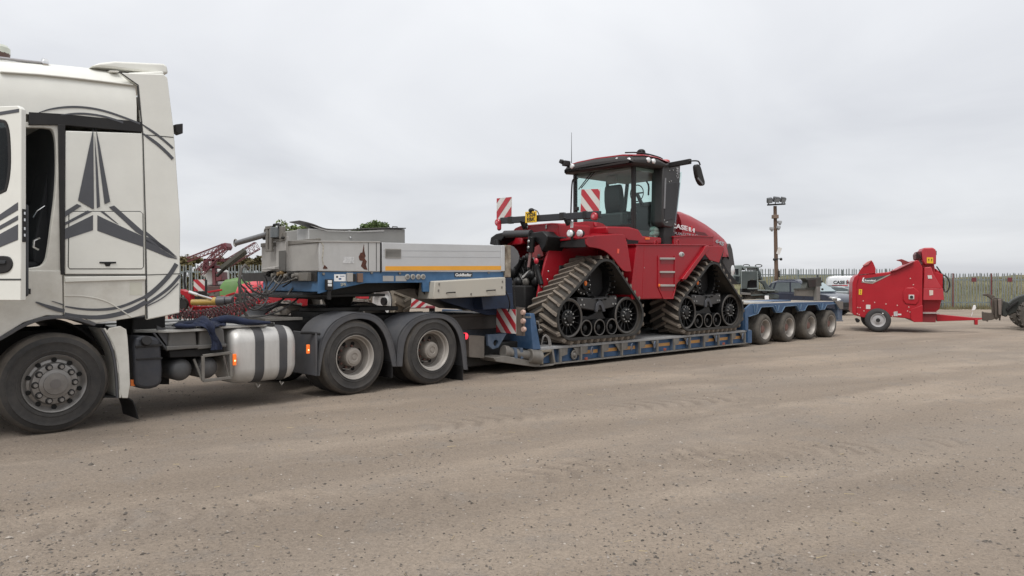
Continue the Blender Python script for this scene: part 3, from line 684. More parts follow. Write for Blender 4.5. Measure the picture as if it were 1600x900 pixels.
    # --- side collar and spoiler behind the sleeper
    col = P([(186, 113.5), (215.5, 133.5), (221.5, 206), (226, 350), (229, 500), (281, 489), (282, 345), (272, 203), (262, 121), (256, 115.5)])
    g = G(); g.prism(col, 0.0, .055); g.out('side_fairing', WHITE, t, .012)
    g = G(); g.prism(col, B-.055, B); g.out('side_fairing', WHITE, t, .012)
    g = G(); a = P([(200, 116), (256, 116), (262, 122), (268, 165)], .05); g.prism([(a[0][0], a[0][1]-.05), (a[0][0], a[0][1]+.02), (a[1][0], a[1][1]+.04), (a[2][0]-.03, a[2][1]-.06)], .05, B-.05); g.out('fairing_top', WHITE, t, .02)
    sp = P([(138, 106), (152, 101), (175, 98.5), (250, 102), (256, 106), (258, 118), (235, 117), (172, 109.5)], .25)
    g = G(); g.prism(sp, .14, B-.14); g.out('roof_spoiler', WHITE, t, .03, 3)
    g = G(); g.prism(P([(170, 110.5), (184, 111), (187, 113.5), (172, 113)], .12), .1, .25); g.out('spoiler_foot', WHITED, t, .005)
    g = G(); g.prism(ribbon(P([(222.2, 207), (226.5, 350), (229, 498)]), .012), -.003, .03); g.prism(ribbon(P([(186, 113), (215, 133), (222, 207)]), .012), -.003, .03); g.out('fairing_gap', mat('seam_shadow_gap', (.06, .06, .058), .8), t)
    g = G(); g.prism(P([(222, 209.5), (271, 214), (271, 215.2), (222, 210.7)]), -.003, .03); g.prism(P([(228, 429), (281, 427), (281, 428.2), (228, 430.2)]), -.003, .03); g.prism(P([(101, 429.3), (228, 429.3), (228, 431), (101, 431)]), -.003, .03); g.out('panel_seam', mat('seam_shadow_gap', (.06, .06, .058), .8), t)
    # back wall
    g = G(); g.box(xr-.0, xr+.05, .06, B-.06, 1.2, 3.7); g.out('cab_back_wall', WHITED, t)
    # work lamp on the fairing edge
    g = G(); g.prism(P([(272, 195), (284, 193.5), (284, 209), (278, 211), (272, 206)], .1), .06, .16); g.bar(F.at3(266, 203, .1), F.at3(274, 203, .1), .03); g.out('work_lamp', BLACKP, t, .008)
    # roof rail, horn and beacon
    g = G(); g.tube([F.at3(-30, 88, .25), F.at3(0, 90.5, .25), F.at3(40, 95.5, .25), F.at3(65, 98.3, .25)], .016); g.out('roof_rail', mat('dull_chrome', (.35, .34, .35), .35, .8), t)
    x, z = F.at(68.5, 100, .25); g = G(); g.cyl((x-.02, .25, z), (x+.035, .25, z), .062, .055, 14); g.bar((x, .25, z-.08), (x, .25, z-.03), .05, .02); g.out('roof_marker_lamp', CHROME, t, .006)
    g = G(); x0, z0 = F.at(62, 103, .25); g.tube([(x0+.02, .25, z0+.03), (x0-.015, .25, z0+.015), (x0-.01, .25, z0-.03), (x0+.07, .25, z0-.04)], .009); g.out('lamp_bracket', BLACKP, t)
    x, z = F.at(0, 79, .7); g = G(); g.lathe([(0, .09), (.09, .09), (.115, .06), (.115, 0), (.1, 0)], (x-.02, .7, z-.04), 'z', 18); b = g.out('beacon', mat('pale_beacon_lens', (.52, .54, .47), .3), t)
    g = G(); g.cyl((x-.02, .7, z-.09), (x-.02, .7, z-.035), .11, .115); g.cyl((x-.02, .7, z-.22), (x-.02, .7, z-.09), .05); g.out('beacon_base', mat('brown_beacon_base', (.09, .05, .04), .5), b)
    # --- locker door with handle
    lk = P([(108.5, 333), (111, 331), (219, 331), (222.5, 334), (223.5, 417), (221, 419.5), (109, 419.5), (107.3, 417)])
    g = G(); g.prism(lk, -.0035, .01); lo = g.out('locker_door', WHITE, t, .002)
    g = G(); g.prism(ribbon(lk+[lk[0]], .009), -.0018, .008); g.out('locker_gap_shade', mat('seam_shadow_gap', (.06, .06, .058), .8), lo)
    g = G(); g.prism(P([(155, 409), (181, 409), (181, 411.5), (173, 412), (171, 416), (165, 416), (163, 412), (155, 411.5)]), -.012, .0); g.out('locker_handle', BLACKS, lo, .003)
    g = G(); g.prism(P([(203, 441), (222, 441), (222, 461), (203, 461)]), -.002, .002); g.out('faded_sticker', mat('faded_cream_sticker', (.56, .55, .47), .5), t)
    # --- grey star and sweeping stripes
    K = 2.647
    star = [[(385, 398), (388, 730), (384, 733), (322, 697)], [(391, 430), (403, 560), (413, 722), (400, 730)], [(396, 398), (412, 470), (455, 702), (432, 713), (410, 540)],
            [(268, 742), (318, 711), (337, 719), (268, 766)], [(268, 788), (362, 738), (378, 744), (268, 800)], [(268, 814), (384, 757), (384, 820), (268, 858)],
            [(402, 758), (450, 781), (592, 846), (592, 889), (500, 858), (402, 822)], [(450, 724), (472, 718), (530, 770), (592, 825), (592, 846), (560, 826)],
            [(413, 742), (430, 744), (490, 795), (478, 790)]]
    for s_ in star: g = G(); g.prism(P(z1((0, 50), K, s_)), -.007, -.004); g.out('star_decal', GREYDEC, t, smooth=0)
    for s_ in ([(228, 369.5), (246, 377), (262, 388), (277, 402), (262, 393), (228, 377)], [(228, 361), (240, 371), (277, 404), (254, 390), (228, 367)], [(228, 374), (277, 405), (262, 402), (228, 388)]): g = G(); g.prism(P(s_), -.004, -.001); g.out('star_decal', GREYDEC, t, smooth=0)
    def stripe(pts, w, y=-.003, it=2):
        q = smooth2(P(z1((0, 50), K, pts)), it); n = len(q); g = G(); g.prism(ribbon(q, [w*min(1, .25+2.5*i/n) for i in range(n)]), y-.003, y); g.out('sweep_decal', GREYDEC, t, smooth=0)
    stripe([(160, 332), (210, 314), (290, 304), (370, 309), (440, 324), (520, 352), (580, 376)], -.022)
    stripe([(250, 342), (300, 334), (350, 333), (420, 342), (480, 360), (510, 371)], -.022)
    stripe([(588, 380), (640, 412), (690, 452), (718, 478)], -.026); stripe([(592, 418), (640, 446), (690, 490), (719, 521)], -.036)
    def stripe2(pts, w0, w1, y=-.003):
        q = smooth2(P(z1((0, 370), 2.728, pts)), 2); n = len(q); g = G(); g.prism(ribbon(q, [w0+(w1-w0)*min(1, 2*i/n) for i in range(n)]), y-.003, y); g.out('sweep_decal', GREYDEC, t, smooth=0)
    stripe2([(150, 280), (190, 300), (240, 318), (272, 324)], .01, .04, -.001); stripe2([(276, 322), (340, 333), (420, 336), (500, 322), (560, 302), (617, 270)], -.03, -.05, -.001)
    stripe2([(622, 268), (670, 232), (730, 170), (760, 120)], .05, .05); stripe2([(220, 275), (272, 294)], .004, .012, -.001)
    stripe2([(278, 294), (360, 306), (450, 305), (520, 293), (617, 250)], -.014, -.03, -.001); stripe2([(622, 280), (690, 235), (730, 200), (762, 160)], -.03, -.035); stripe2([(622, 300), (700, 262), (762, 200)], .012, .012)
    # --- front wheel arch lip and mudguard
    lip = smooth2(P([(-70, 545), (-30, 540), (0, 527), (37, 504), (73, 493), (113, 493), (150, 505)]), 2)
    g = G(); g.prism(ribbon(lip, -.035), -.012, .35); g.out('arch_lip', GREYP, t, .006)
    g = G(); g.prism(ribbon(smooth2(P([(-90, 600), (-60, 545), (0, 532), (37, 510), (73, 499), (113, 500), (155, 522), (185, 560)]), 2), -.02), .35, 2.2); g.out('inner_arch', BLACKS, t)
    g = G(); g.prism(smooth2(P([(162, 514), (196, 508), (200, 535), (204, 622), (186, 622), (183, 570), (176, 540)]), 1, True), -.01, .02); g.prism(ribbon(P([(162, 514), (176, 540), (183, 570), (186, 622)]), .02), -.01, .55); mg = g.out('mudguard', WHITED, t, .006)
    g = G(); g.prism(ribbon(smooth2(P([(161, 514), (175, 540), (182, 570), (185, 622)]), 1), -.022), -.014, .02); g.out('mudguard_edge', GREYP, mg, .004)
    g = G(); g.prism(ribbon(smooth2(P([(163, 622), (190, 622), (206, 624), (212, 636), (216, 655)], .0), 1), .012), .02, .5); g.out('mud_flap', BLACKS, t)
    g = G(); g.prism(P([(203, 593), (213, 593), (213, 603), (203, 603)], .1), .08, .12); g.out('side_reflector', AMBERU, t, .004)
    # --- chassis
    for y in (.80, 1.62): g = G(); g.box(-1.4, 6.2, y, y+.08, .78, 1.04); g.out('chassis_rail', BLACKS, t, .006)
    g = G()
    for x in (1.3, 2.6, 3.4, 4.45, 5.4, 6.1): g.box(x, x+.12, .88, 1.62, .8, 1.0)
    g.out('cross_member', BLACKS, t, .005)
    for x in (0, 3.69, 5.10): g = G(); g.cyl((x, .3, .53), (x, 2.2, .53), .085, n=14); g.ball((x, 1.25, .53), (.24, .28, .26), 14); g.out('axle', BLACKS, t)
    g = G(); g.prism(P([(206, 497), (230, 494), (259, 489), (259, 545), (206, 550)], .35), .35, .9); g.out('air_filter_box', BLACKS, t, .02)
    g = G(); g.prism(P([(196, 508), (262, 508), (262, 600), (204, 600)], .75), .7, .78); g.out('chassis_shield', BLACKS, t)
    # --- black tank with filler cap
    tk = smooth2(P([(209, 527), (222, 525), (247, 526), (252, 535), (255, 592), (250, 604), (232, 609), (214, 606), (209, 598)], .05), 1, True)
    g = G(); g.prism(tk, .05, .48); tb = g.out('additive_tank', mat('black_blue_tank_plastic', (.020, .024, .034), .5, var=.2, dust=.15), t, .04, 3)
    g = G(); g.prism(P([(212, 540), (253, 537), (253, 541), (212, 544)], .04), .035, .06); g.prism(P([(213, 560), (254, 558), (254, 561), (213, 563)], .04), .038, .06); g.out('tank_seam', BLACKP, tb, .004)
    x, z = F.at(228, 533, .04); g = G(); g.cyl((x, .0, z+.01), (x, .08, z-.01), .055, n=16); g.out('filler_cap', BLACKP, tb, .006)
    # --- battery covers
    for a, b in (((264, 511), (306, 545)), ((312, 511), (350, 543))):
        pts = P([(a[0], a[1]+6), (a[0]+5, a[1]+2), (b[0]-5, a[1]), (b[0], a[1]+4), (b[0]+2, b[1]-6), (b[0]+3, b[1]-1), (a[0]-1, b[1]+3), (a[0]-1, b[1]-3)], .06)
        g = G(); g.prism(pts, .06, .62); bc = g.out('battery_cover', mat('grey_battery_plastic', (.082, .084, .084), .55, var=.1, dust=.35), t, .022, 3)
        g = G(); g.prism(P([(a[0]-3, b[1]-4), (b[0]+4, b[1]-6), (b[0]+4, b[1]-1), (a[0]-3, b[1]+3)], .04), .035, .64); g.out('cover_lip', mat('grey_battery_plastic', (.082, .084, .084), .55), bc, .01)
    g = G(); g.prism(P([(264, 548), (350, 543), (348, 556), (266, 559)], .08), .08, .6); g.out('battery_tray', BLACKS, t, .008)
    g = G(); g.prism(P([(240, 508), (262, 518), (266, 548), (262, 548), (240, 518)], .2), .09, .12); g.tube([F.at3(240, 520, .08), F.at3(262, 548, .08)], .012); g.out('tray_bracket', GREYP, t)
    # --- air tanks
    for u, v in ((285, 578), (326, 575)):
        x, z = F.at(u, v, .12); r = .135
        g = G(); g.lathe([(0, 0), (r*.5, .008), (r*.85, .035), (r, .09), (r, .7)], (x, .1, z), 'y', 24); at_ = g.out('air_tank', mat('slate_air_tank', (.048, .053, .060), .45, var=.1, dust=.3), t, smooth=50)
        g = G(); g.obox((x-.005, .125, z+.07), (.045, .004, .032), Matrix.Rotation(radians(-32), 3, 'X')); g.out('tank_label', WPRINT, at_)
    # --- folding step frame
    g = G(); q = [F.at3(u, v, .0) for u, v in ((317, 556), (360, 551), (361, 590), (317, 595))]
    for a, b in zip(q, q[1:]+q[:1]): g.bar(a, b, .035)
    g.bar(F.at3(303, 561, .12), F.at3(316, 593, .02), .025); g.bar(F.at3(349, 556, .1), F.at3(358, 589, .02), .025); g.out('step_frame', STEEL, t, .005)
    # --- catwalk plates
    zc = F.at(262, 515.8)[1]
    x0, x1, x2, x3 = F.at(240, 508)[0], F.at(335, 511)[0], F.at(335, 511)[0], F.at(440, 500)[0]
    xa = F.at(261, 515)[0]
    g = G(); g.prism_z([(xa, .0), (x1, .0), (x1, B), (xa-.02, B), (xa-.25, 1.2), (xa-.25, .3)], zc-.03, zc); g.out('catwalk_plate', ALUPL, t, .003)
    g = G(); g.prism_z([(x1, .12), (F.at(415, 503, .12)[0], .12), (F.at(436, 500, .3)[0], .42), (F.at(436, 500, .3)[0], B-.42), (x1, B)], zc-.02, zc+.008); g.out('catwalk_plate', ALUPL, t, .003)
    # --- fuel tank
    x0, x1 = F.at(364, 555)[0], F.at(466, 555)[0]; zt, zb = F.at(420, 511)[1], F.at(420, 597)[1]; w = .66; zm = (zt+zb)/2; hh = (zt-zb)/2
    def rr(k, n=8, r=.19):
        o = []; y0, y1, a, b = .005+k, w-k, zb+k, zt-k
        for cx, cz, s0 in ((y1-r, b-r, 0), (y0+r, b-r, 1), (y0+r, a+r, 2), (y1-r, a+r, 3)):
            for i in range(n): o.append((cx+r*cos(pi/2*(s0+i/(n-1))), cz+r*sin(pi/2*(s0+i/(n-1)))))
        return o
    g = G(); g.loft([[(x, y, z) for y, z in rr(k)] for x, k in ((x0, .09), (x0+.015, .05), (x0+.05, .018), (x0+.11, 0), (x1-.11, 0), (x1-.05, .018), (x1-.015, .05), (x1, .09))]); ft = g.out('fuel_tank', ALU, t, smooth=45)
    for u0, u1 in ((399, 413), (437, 449)):
        a, b = F.at(u0, 550)[0], F.at(u1, 550)[0]; g = G(); ro = rr(-.008, 8); ri = rr(.001, 8); n = len(ro)
        ring = lambda x, q: [(x, y, z) for y, z in q]
        g.loft([ring(a, ri), ring(a, ro), ring(b, ro), ring(b, ri)], cap=False); s_ = g.out('tank_strap', mat('dark_strap', (.035, .038, .045), .5, dust=.2), ft, .003)
        g = G(); g.tube([((a+b)/2-.02, .06, zb-.01), ((a+b)/2, .05, zb-.06), ((a+b)/2+.03, .06, zb-.03)], .012, 5); g.out('strap_bolt', STEEL, s_)
    x = F.at(422, 505, .2)[0]; g = G(); g.cyl((x, .2, zt-.02), (x, .2, zt+.02), .06, n=16); g.cyl((x, .2, zt+.02), (x, .2, zt+.045), .048, n=10); g.out('fuel_cap', STEELD, ft, .006)
    # lit side marker lamps
    for u, v, y, hh_ in ((366.5, 562, -.01, .07), (481.5, 545.5, .0, .06)):
        x, z = F.at(u, v, y); g = G(); g.box(x-.02, x+.02, y-.012, y+.02, z-hh_, z+hh_); m_ = g.out('side_marker_lamp', AMBER, t, .005); g = G(); g.ball((x, y-.012, z-.012), (.011, .005, .011), 8); g.out('lamp_bulb', AMBERC, m_)
    # --- fenders over the drive axles
    def fender(outer, inner, off=(440, 440), k=5.):
        po, pi_ = P(z1(off, k, outer)), P(z1(off, k, inner))
        po2, pi2 = smooth2(po, 2), smooth2(pi_, 2)
        g = G(); g.prism(po2+pi2[::-1], .0, .022); g.prism(ribbon(po2, -.018), .0, .64)
        f = g.out('fender', GREYP, t, .008)
        g = G(); mid = [tuple(.72*Vector(a)+.28*Vector(b)) for a, b in zip(po2, pi2)] if len(po2) == len(pi2) else None
        if mid: g.prism(ribbon(mid[2:-2], .006), -.004, .004); g.out('fender_ridge', GREYP, f, .002)
        return f
    o1 = [(288, 740), (296, 600), (310, 470), (350, 375), (415, 305), (510, 258), (610, 236), (710, 248), (785, 292), (845, 385), (885, 505), (905, 665)]
    i1 = [(300, 740), (318, 600), (345, 500), (385, 425), (440, 355), (525, 302), (620, 287), (715, 308), (775, 365), (815, 440), (842, 540), (868, 665)]
    o2 = [(897, 665), (900, 560), (905, 450), (945, 365), (1010, 300), (1100, 258), (1200, 243), (1290, 255), (1360, 292), (1410, 365), (1440, 470), (1455, 690)]
    i2 = [(945, 665), (950, 580), (962, 480), (990, 405), (1040, 335), (1110, 300), (1200, 285), (1270, 292), (1330, 330), (1378, 400), (1405, 500), (1425, 690)]
    for o_, i_ in ((o1, i1), (o2, i2)): f = fender(o_, i_)
    xa = F.at(497, 588)[0]; g = G(); g.box(xa-.02, xa+.01, .022, .64, F.at(497, 588)[1], F.at(500, 520)[1]); g.out('fender_front_flap', GREYP, t, .01)
    g = G(); g.tube([F.at3(500, 522, -.0), F.at3(486, 520, .1), F.at3(470, 520, .2)], .02); g.out('fender_stay', BLACKS, t)
    # far fenders, seen under the trailer neck
    for cx in (3.69, 5.10):
        g = G(); g.prism(ribbon([(cx+.66*cos(a), .55+.66*sin(a)) for a in [radians(q) for q in range(-10, 191, 12)]], -.02), B-.64, B); g.out('fender', GREYP, t)
    for u, v, x in ((612, 580, None), (722, 585, None)):
        a = F.at(u, v, .02); g = G(); g.box(a[0], a[0]+.02, .02, .6, a[1]-.10, a[1]+.14)
        for i in range(9): g.box(a[0]-.004, a[0], .03, .59, a[1]-.09+.024*i, a[1]-.078+.024*i)
        g.out('mud_flap', BLACKS, t)
    x, z = F.at(731, 525.5, .04); g = G(); g.cyl((x-.05, .10, z), (x+.02, .10, z), .055, n=16); tl = g.out('tail_lamp', REDL, t, .01); g = G(); g.ball((x+.02, .085, z), (.008, .02, .02), 8); g.out('lamp_bulb', mat('lit_red_core', (1, .5, .5), .3, emit=((1, .45, .45), 2.5)), tl)
    g = G(); g.box(x-.08, x-.04, .05, 2.4, z-.06, z+.05); g.out('rear_beam', BLACKS, t, .005)
    # --- fifth wheel
    x5 = 4.05; g = G(); g.lathe([(.0, .0), (.46, .0), (.46, .06), (.0, .06)], (x5, 1.25, 1.13), 'z', 32); g.prism_z([(x5+.2, .95), (x5+.95, .75), (x5+.95, 1.75), (x5+.2, 1.55)], 1.12, 1.185); g.prism_z([(x5-.45, .86), (x5+.3, .86), (x5+.3, 1.64), (x5-.45, 1.64)], .98, 1.13); g.out('fifth_wheel', STEELD, t, .008)
    g = G(); g.prism_z([(2.75, .80), (3.3, .75), (3.3, 1.75), (2.75, 1.7)], 1.03, 1.07); g.out('chassis_cover', STEEL, t, .004)
    # --- wheels
    def tyre(w, R=.525, ri=.29):
        s_ = [(ri, .02), (ri+.03, .0), (ri+.042, -.002), (ri+.046, -.008), (ri+.056, -.008), (ri+.06, -.003), (ri+.10, -.006), (ri+.135, -.0055), (ri+.14, -.0095), (ri+.147, -.0095), (ri+.152, -.004)]+[(R-.09, -.0), (R-.04, .015), (R-.012, .04), (R, .06)]
        n = 5; tr = []
        for i in range(n):
            a = .06+(w-.12)*i/n; b = .06+(w-.12)*(i+1)/n
            tr += [(R+.002, a+.006), (R+.003, b-.012), (R-.012, b-.010), (R-.012, b-.002)]
        tr = tr[:-2]
        return s_+tr+[(R, w-.06), (R-.02, w-.03), (R-.1, w+.0), (ri+.03, w), (ri, w-.02)]
    TREAD = mat('dusty_tread', (.035, .032, .029), .9, var=.25, scale=5, dust=.75, dcol=(.15, .128, .105), dscale=2.2, bump=.2)
    def wheel_front(x):
        g = G(); g.lathe(tyre(.31), (x, .0, .52), 'y', 56, closed=True); w = tread(g.out('wheel', TYRE, t, smooth=40), .525, TREAD, x, .52)
        g = G(); g.lathe([(.295, .02), (.305, .004), (.30, -.004), (.285, .006), (.27, .03), (.25, .045), (.225, .035), (.215, .012), (.21, -.002), (.19, -.006), (.155, -.008), (.15, -.02), (.115, -.026), (.11, -.034), (.06, -.036), (0, -.037)], (x, .0, .52), 'y', 48); rim = g.out('rim', RIMD, w, smooth=25)
        g = G()
        for k in range(10):
            a = 2*pi*(k+.5)/10; c = Vector((x+.247*cos(a), .030, .52+.247*sin(a))); g.cyl(c+Vector((0, -.006, 0)), c+Vector((0, .02, 0)), .024, n=14)
        g.out('hand_holes', mat('hole_black', (.006, .006, .006), .9), w)['kind'] = 'stuff'
        g = G(); g.lathe([(0, -.034), (.019, -.034), (.021, -.022), (.021, -.0), (0, -.0)], (0, .0, 0), 'y', 12); nm = g.mesh('wheel_nut', RIMD, 30); ring = G()
        for k in range(10):
            a = 2*pi*k/10; inst('wheel_nut', nm, w, (x+.182*cos(a), -.006, .52+.182*sin(a)))
            c = (x+.182*cos(a), 0, .52+.182*sin(a)); ring.lathe([(.022, -.0098), (.033, -.0102), (.036, -.007)], c, 'y', 14)
        ring.out('nut_seats', BLACKP, w)['kind'] = 'stuff'
        g = G(); g.cyl((x, -.037, .52), (x, -.040, .52), .05, n=24); em = g.out('hub_emblem', mat('dull_emblem', (.2, .19, .185), .4, .7), w)
        return w
    def wheel_drive(x):
        g = G(); g.lathe(tyre(.29), (x, .0, .52), 'y', 56, closed=True); w = tread(g.out('wheel', TYRE, t, smooth=40), .525, TREAD, x, .52)
        g = G(); g.lathe([(.30, .012), (.312, .0), (.31, -.008), (.298, -.004), (.285, .02), (.28, .05), (.262, .06), (.258, .15), (.25, .165)], (x, .0, .52), 'y', 48); g.out('rim', RIMG, w, smooth=30)
        g = G(); g.lathe([(.252, .163), (.245, .17), (.22, .178), (.1, .18), (0, .18)], (x, .0, .52), 'y', 40); g.out('wheel_disc', mat('brown_grimy_disc', (.10, .085, .075), .65, .2, var=.25, dust=.3), w, smooth=30)
        g = G(); g.lathe([(.135, .18), (.132, .06), (.126, .035), (.105, .03), (.10, .022), (.06, .02), (.055, .028), (.03, .028), (.028, .02), (0, .02)], (x, .0, .52), 'y', 32); g.out('hub', mat('dusty_hub', (.27, .245, .22), .55, .2, var=.1, dust=.4), w, smooth=30)
        g = G()
        for k in range(8):
            a = 2*pi*(k+.5)/8; c = Vector((x+.19*cos(a), .172, .52+.19*sin(a))); g.cyl(c, c+Vector((0, .02, 0)), .03, n=14)
        g.out('hand_holes', mat('hole_black', (.006, .006, .006), .9), w)
        g = G()
        for k in range(10): a = 2*pi*k/10; c = Vector((x+.155*cos(a), .15, .52+.155*sin(a))); g.cyl(c, c+Vector((0, .035, 0)), .016, n=6)
        g.out('wheel_nuts', RUSTRIM, w)
        g = G(); g.tube([(x-.12, .14, .52-.16), (x-.02, .12, .52-.175), (x+.06, .13, .52-.12)], .007, 5); g.out('valve_stem', CHROME, w)
        g = G(); g.lathe(tyre(.29), (x, .33, .52), 'y', 40, closed=True); g.out('inner_tyre', TYRE, t, smooth=40)
        return w
    wheel_front(0)
    for x in (3.688, 5.10): wheel_drive(x)
    for x, w in ((0, .31), (3.69, .62), (5.10, .62)):
        g = G(); g.lathe(tyre(w), (x, B-w, .52), 'y', 36, closed=True); fw = g.out('wheel', TYRE, t, smooth=40); g = G(); g.lathe([(.29, .02), (.25, .1), (0, .1)], (x, B-w, .52), 'y', 24); g.out('rim', RIMD, fw)
    # --- hose mast with curled air lines
    g = G(); g.tube([F.at3(388, 497, 1.1), F.at3(376, 480, 1.1), F.at3(374, 440, 1.1), F.at3(377, 420, 1.1), F.at3(383, 414, 1.1), F.at3(388, 420, 1.1)], .022, 8); g.out('hose_mast', mat('grey_brown_steel', (.09, .085, .08), .6, dust=.3), t)
    rnd = random.Random(5); cols = [mat('dark_red_air_line', (.10, .015, .022), .5, dust=.2), mat('black_air_line', (.022, .022, .025), .5, dust=.2), mat('yellow_air_line', (.28, .2, .06), .5), mat('black_air_line', (.022, .022, .025), .5), mat('grey_air_line', (.11, .105, .10), .5)]
    def coil(p, q, r, turns, m, sag):
        p, q = Vector(p), Vector(q); n = turns*10; pts = []
        X = (q-p).normalized(); Y = X.cross(Vector((0, 0, 1))).normalized(); Z = X.cross(Y)
        for i in range(n+1):
            f = i/n; c = p.lerp(q, f); c.z -= sag*4*f*(1-f); a = f*turns*2*pi; pts.append(c+(Y*cos(a)+Z*sin(a))*r)
        g = G(); g.tube(pts, .0085, 5); g.out('coiled_air_line', m, t, smooth=60)
    for k, (rr_, sg_, nt_) in zip((0, 1, 4), ((.045, .10, 24), (.055, .16, 19), (.038, .05, 28))):
        a = F.at3(258+4*k, 486+2*k, .75+.2*k); b = F.at3(400+6*k, 470-3*k, 1.0+.12*k); coil(a, b, rr_, nt_, cols[k], sg_)
    for (pts, m) in (([(335, 482, 1.), (355, 494, .9), (400, 497, .9), (440, 486, .9), (470, 464, 1.0), (474, 452, 1.1)], cols[1]), ([(372, 440, 1.1), (385, 470, 1.0), (410, 480, 1.), (445, 468, 1.05), (455, 452, 1.1)], cols[4]),
                     ([(375, 430, 1.1), (392, 455, 1.0), (420, 463, 1.), (440, 440, 1.1), (445, 430, 1.2)], cols[1]), ([(384, 450, 1.), (380, 475, .95), (398, 488, .9), (420, 470, 1.0), (415, 440, 1.1)], cols[1]), ([(376, 445, 1.1), (400, 470, 1.05), (415, 455, 1.05), (430, 432, 1.15)], cols[3]), ([(390, 478, 1.), (410, 487, 1.), (440, 472, 1.05), (462, 445, 1.15)], cols[1])):
        g = G(); g.tube(smooth2([F.at3(u, v, y) for u, v, y in pts], 2), .013, 6); g.out('air_hose', m, t, smooth=60)
    g = G(); x = F.at(388, 465, 1.2)[0]; g.out('hose_clip', BLACKP, t) if False else g.bm.free()
    # dark clutter under the cab rear: exhaust box and brake parts
    g = G(); g.box(2.9, 3.15, .85, 1.6, .45, .8); g.box(1.35, 2.6, .75, 1.7, .5, .8); g.out('gearbox', BLACKS, t, .03)
    return t
TRUCK = build_truck()
# overall jacket thrown over the catwalk
def jacket():
    F = TRA; t = thing('work_jacket', 'crumpled navy blue work jacket draped over the catwalk behind the white cab', 'jacket', (F.X+1.65*F.c, F.Y+1.65*F.s, 0), F.a)
    rnd = random.Random(4); zc = F.at(262, 515.8)[1]; V = []; Fc = []; nx, ny = 26, 34
    # body of cloth: lies on the plate, then hangs over the edge
    def zt(a, b):
        return .05*abs(MN.noise((a*7, b*6, 2)))+.07*max(0, MN.noise((a*3.3, b*3.1, 5)))+.02*MN.noise((a*19, b*17, 1))
    for i in range(nx+1):
        for j in range(ny+1):
            a, b = i/nx, j/ny
            w = .26*(1-.62*min(1, max(0, b-.36)/.2))+.03*MN.noise((b*4, 1, 1)); cx = -.02+.10*max(0, b-.4)+.02*sin(b*9)
            x = cx+(a-.5)*2*w*(.8+.35*sin(b*5+1)); s_ = b*.95
            lift = zt(a, b)+.10*math.exp(-((a-.45)**2+(b-.28)**2)*14)
            if s_ < .5: p = (x, .46-s_-.02, zc+.012+lift)
            else:
                d = s_-.5; p = (x, -.035-.4*lift-.02*sin(a*9+b*4), zc-d*.62+.012)
            V.append(p)
    for i in range(nx):
        for j in range(ny): Fc.append((i*(ny+1)+j, (i+1)*(ny+1)+j, (i+1)*(ny+1)+j+1, i*(ny+1)+j+1))
    me = bpy.data.meshes.new('jacket_body'); me.from_pydata(V, [], Fc); me.materials.append(NAVY); me.shade_smooth(); o = inst('jacket_body', me, t)
    s = o.modifiers.new('cloth', 'SOLIDIFY'); s.thickness = .012; s.offset = 0; o.modifiers.new('soft', 'SUBSURF').render_levels = 1
    for pts, r in (([(.1, .25, zc+.06), (.3, .2, zc+.10), (.5, .12, zc+.045), (.66, .08, zc+.035), (.78, .04, zc+.03)], (.075, .08, .07, .05, .03)), ([(-.1, .25, zc+.05), (-.28, .14, zc+.06), (-.38, .06, zc+.05), (-.36, .0, zc+.04), (-.2, .02, zc+.03)], (.06, .055, .05, .05, .035))):
        P = smooth2([(*p, q) for p, q in zip(pts, r)], 2); rings = []
        for i, p in enumerate(P):
            q = P[min(i+1, len(P)-1)]; q0 = P[max(i-1, 0)]; d = Vector(q[:3])-Vector(q0[:3]); d.normalize(); u = d.cross(Vector((0, 0, 1))).normalized(); v = d.cross(u)
            rings.append([Vector(p[:3])+(u*cos(k*pi/6)+v*sin(k*pi/6)*.6)*p[3]*(1+.28*MN.noise((i*.5, k*.8, r[0]*50))) for k in range(12)])
        g = G(); g.loft(rings); g.out('sleeve', NAVY, t, smooth=70)
jacket()
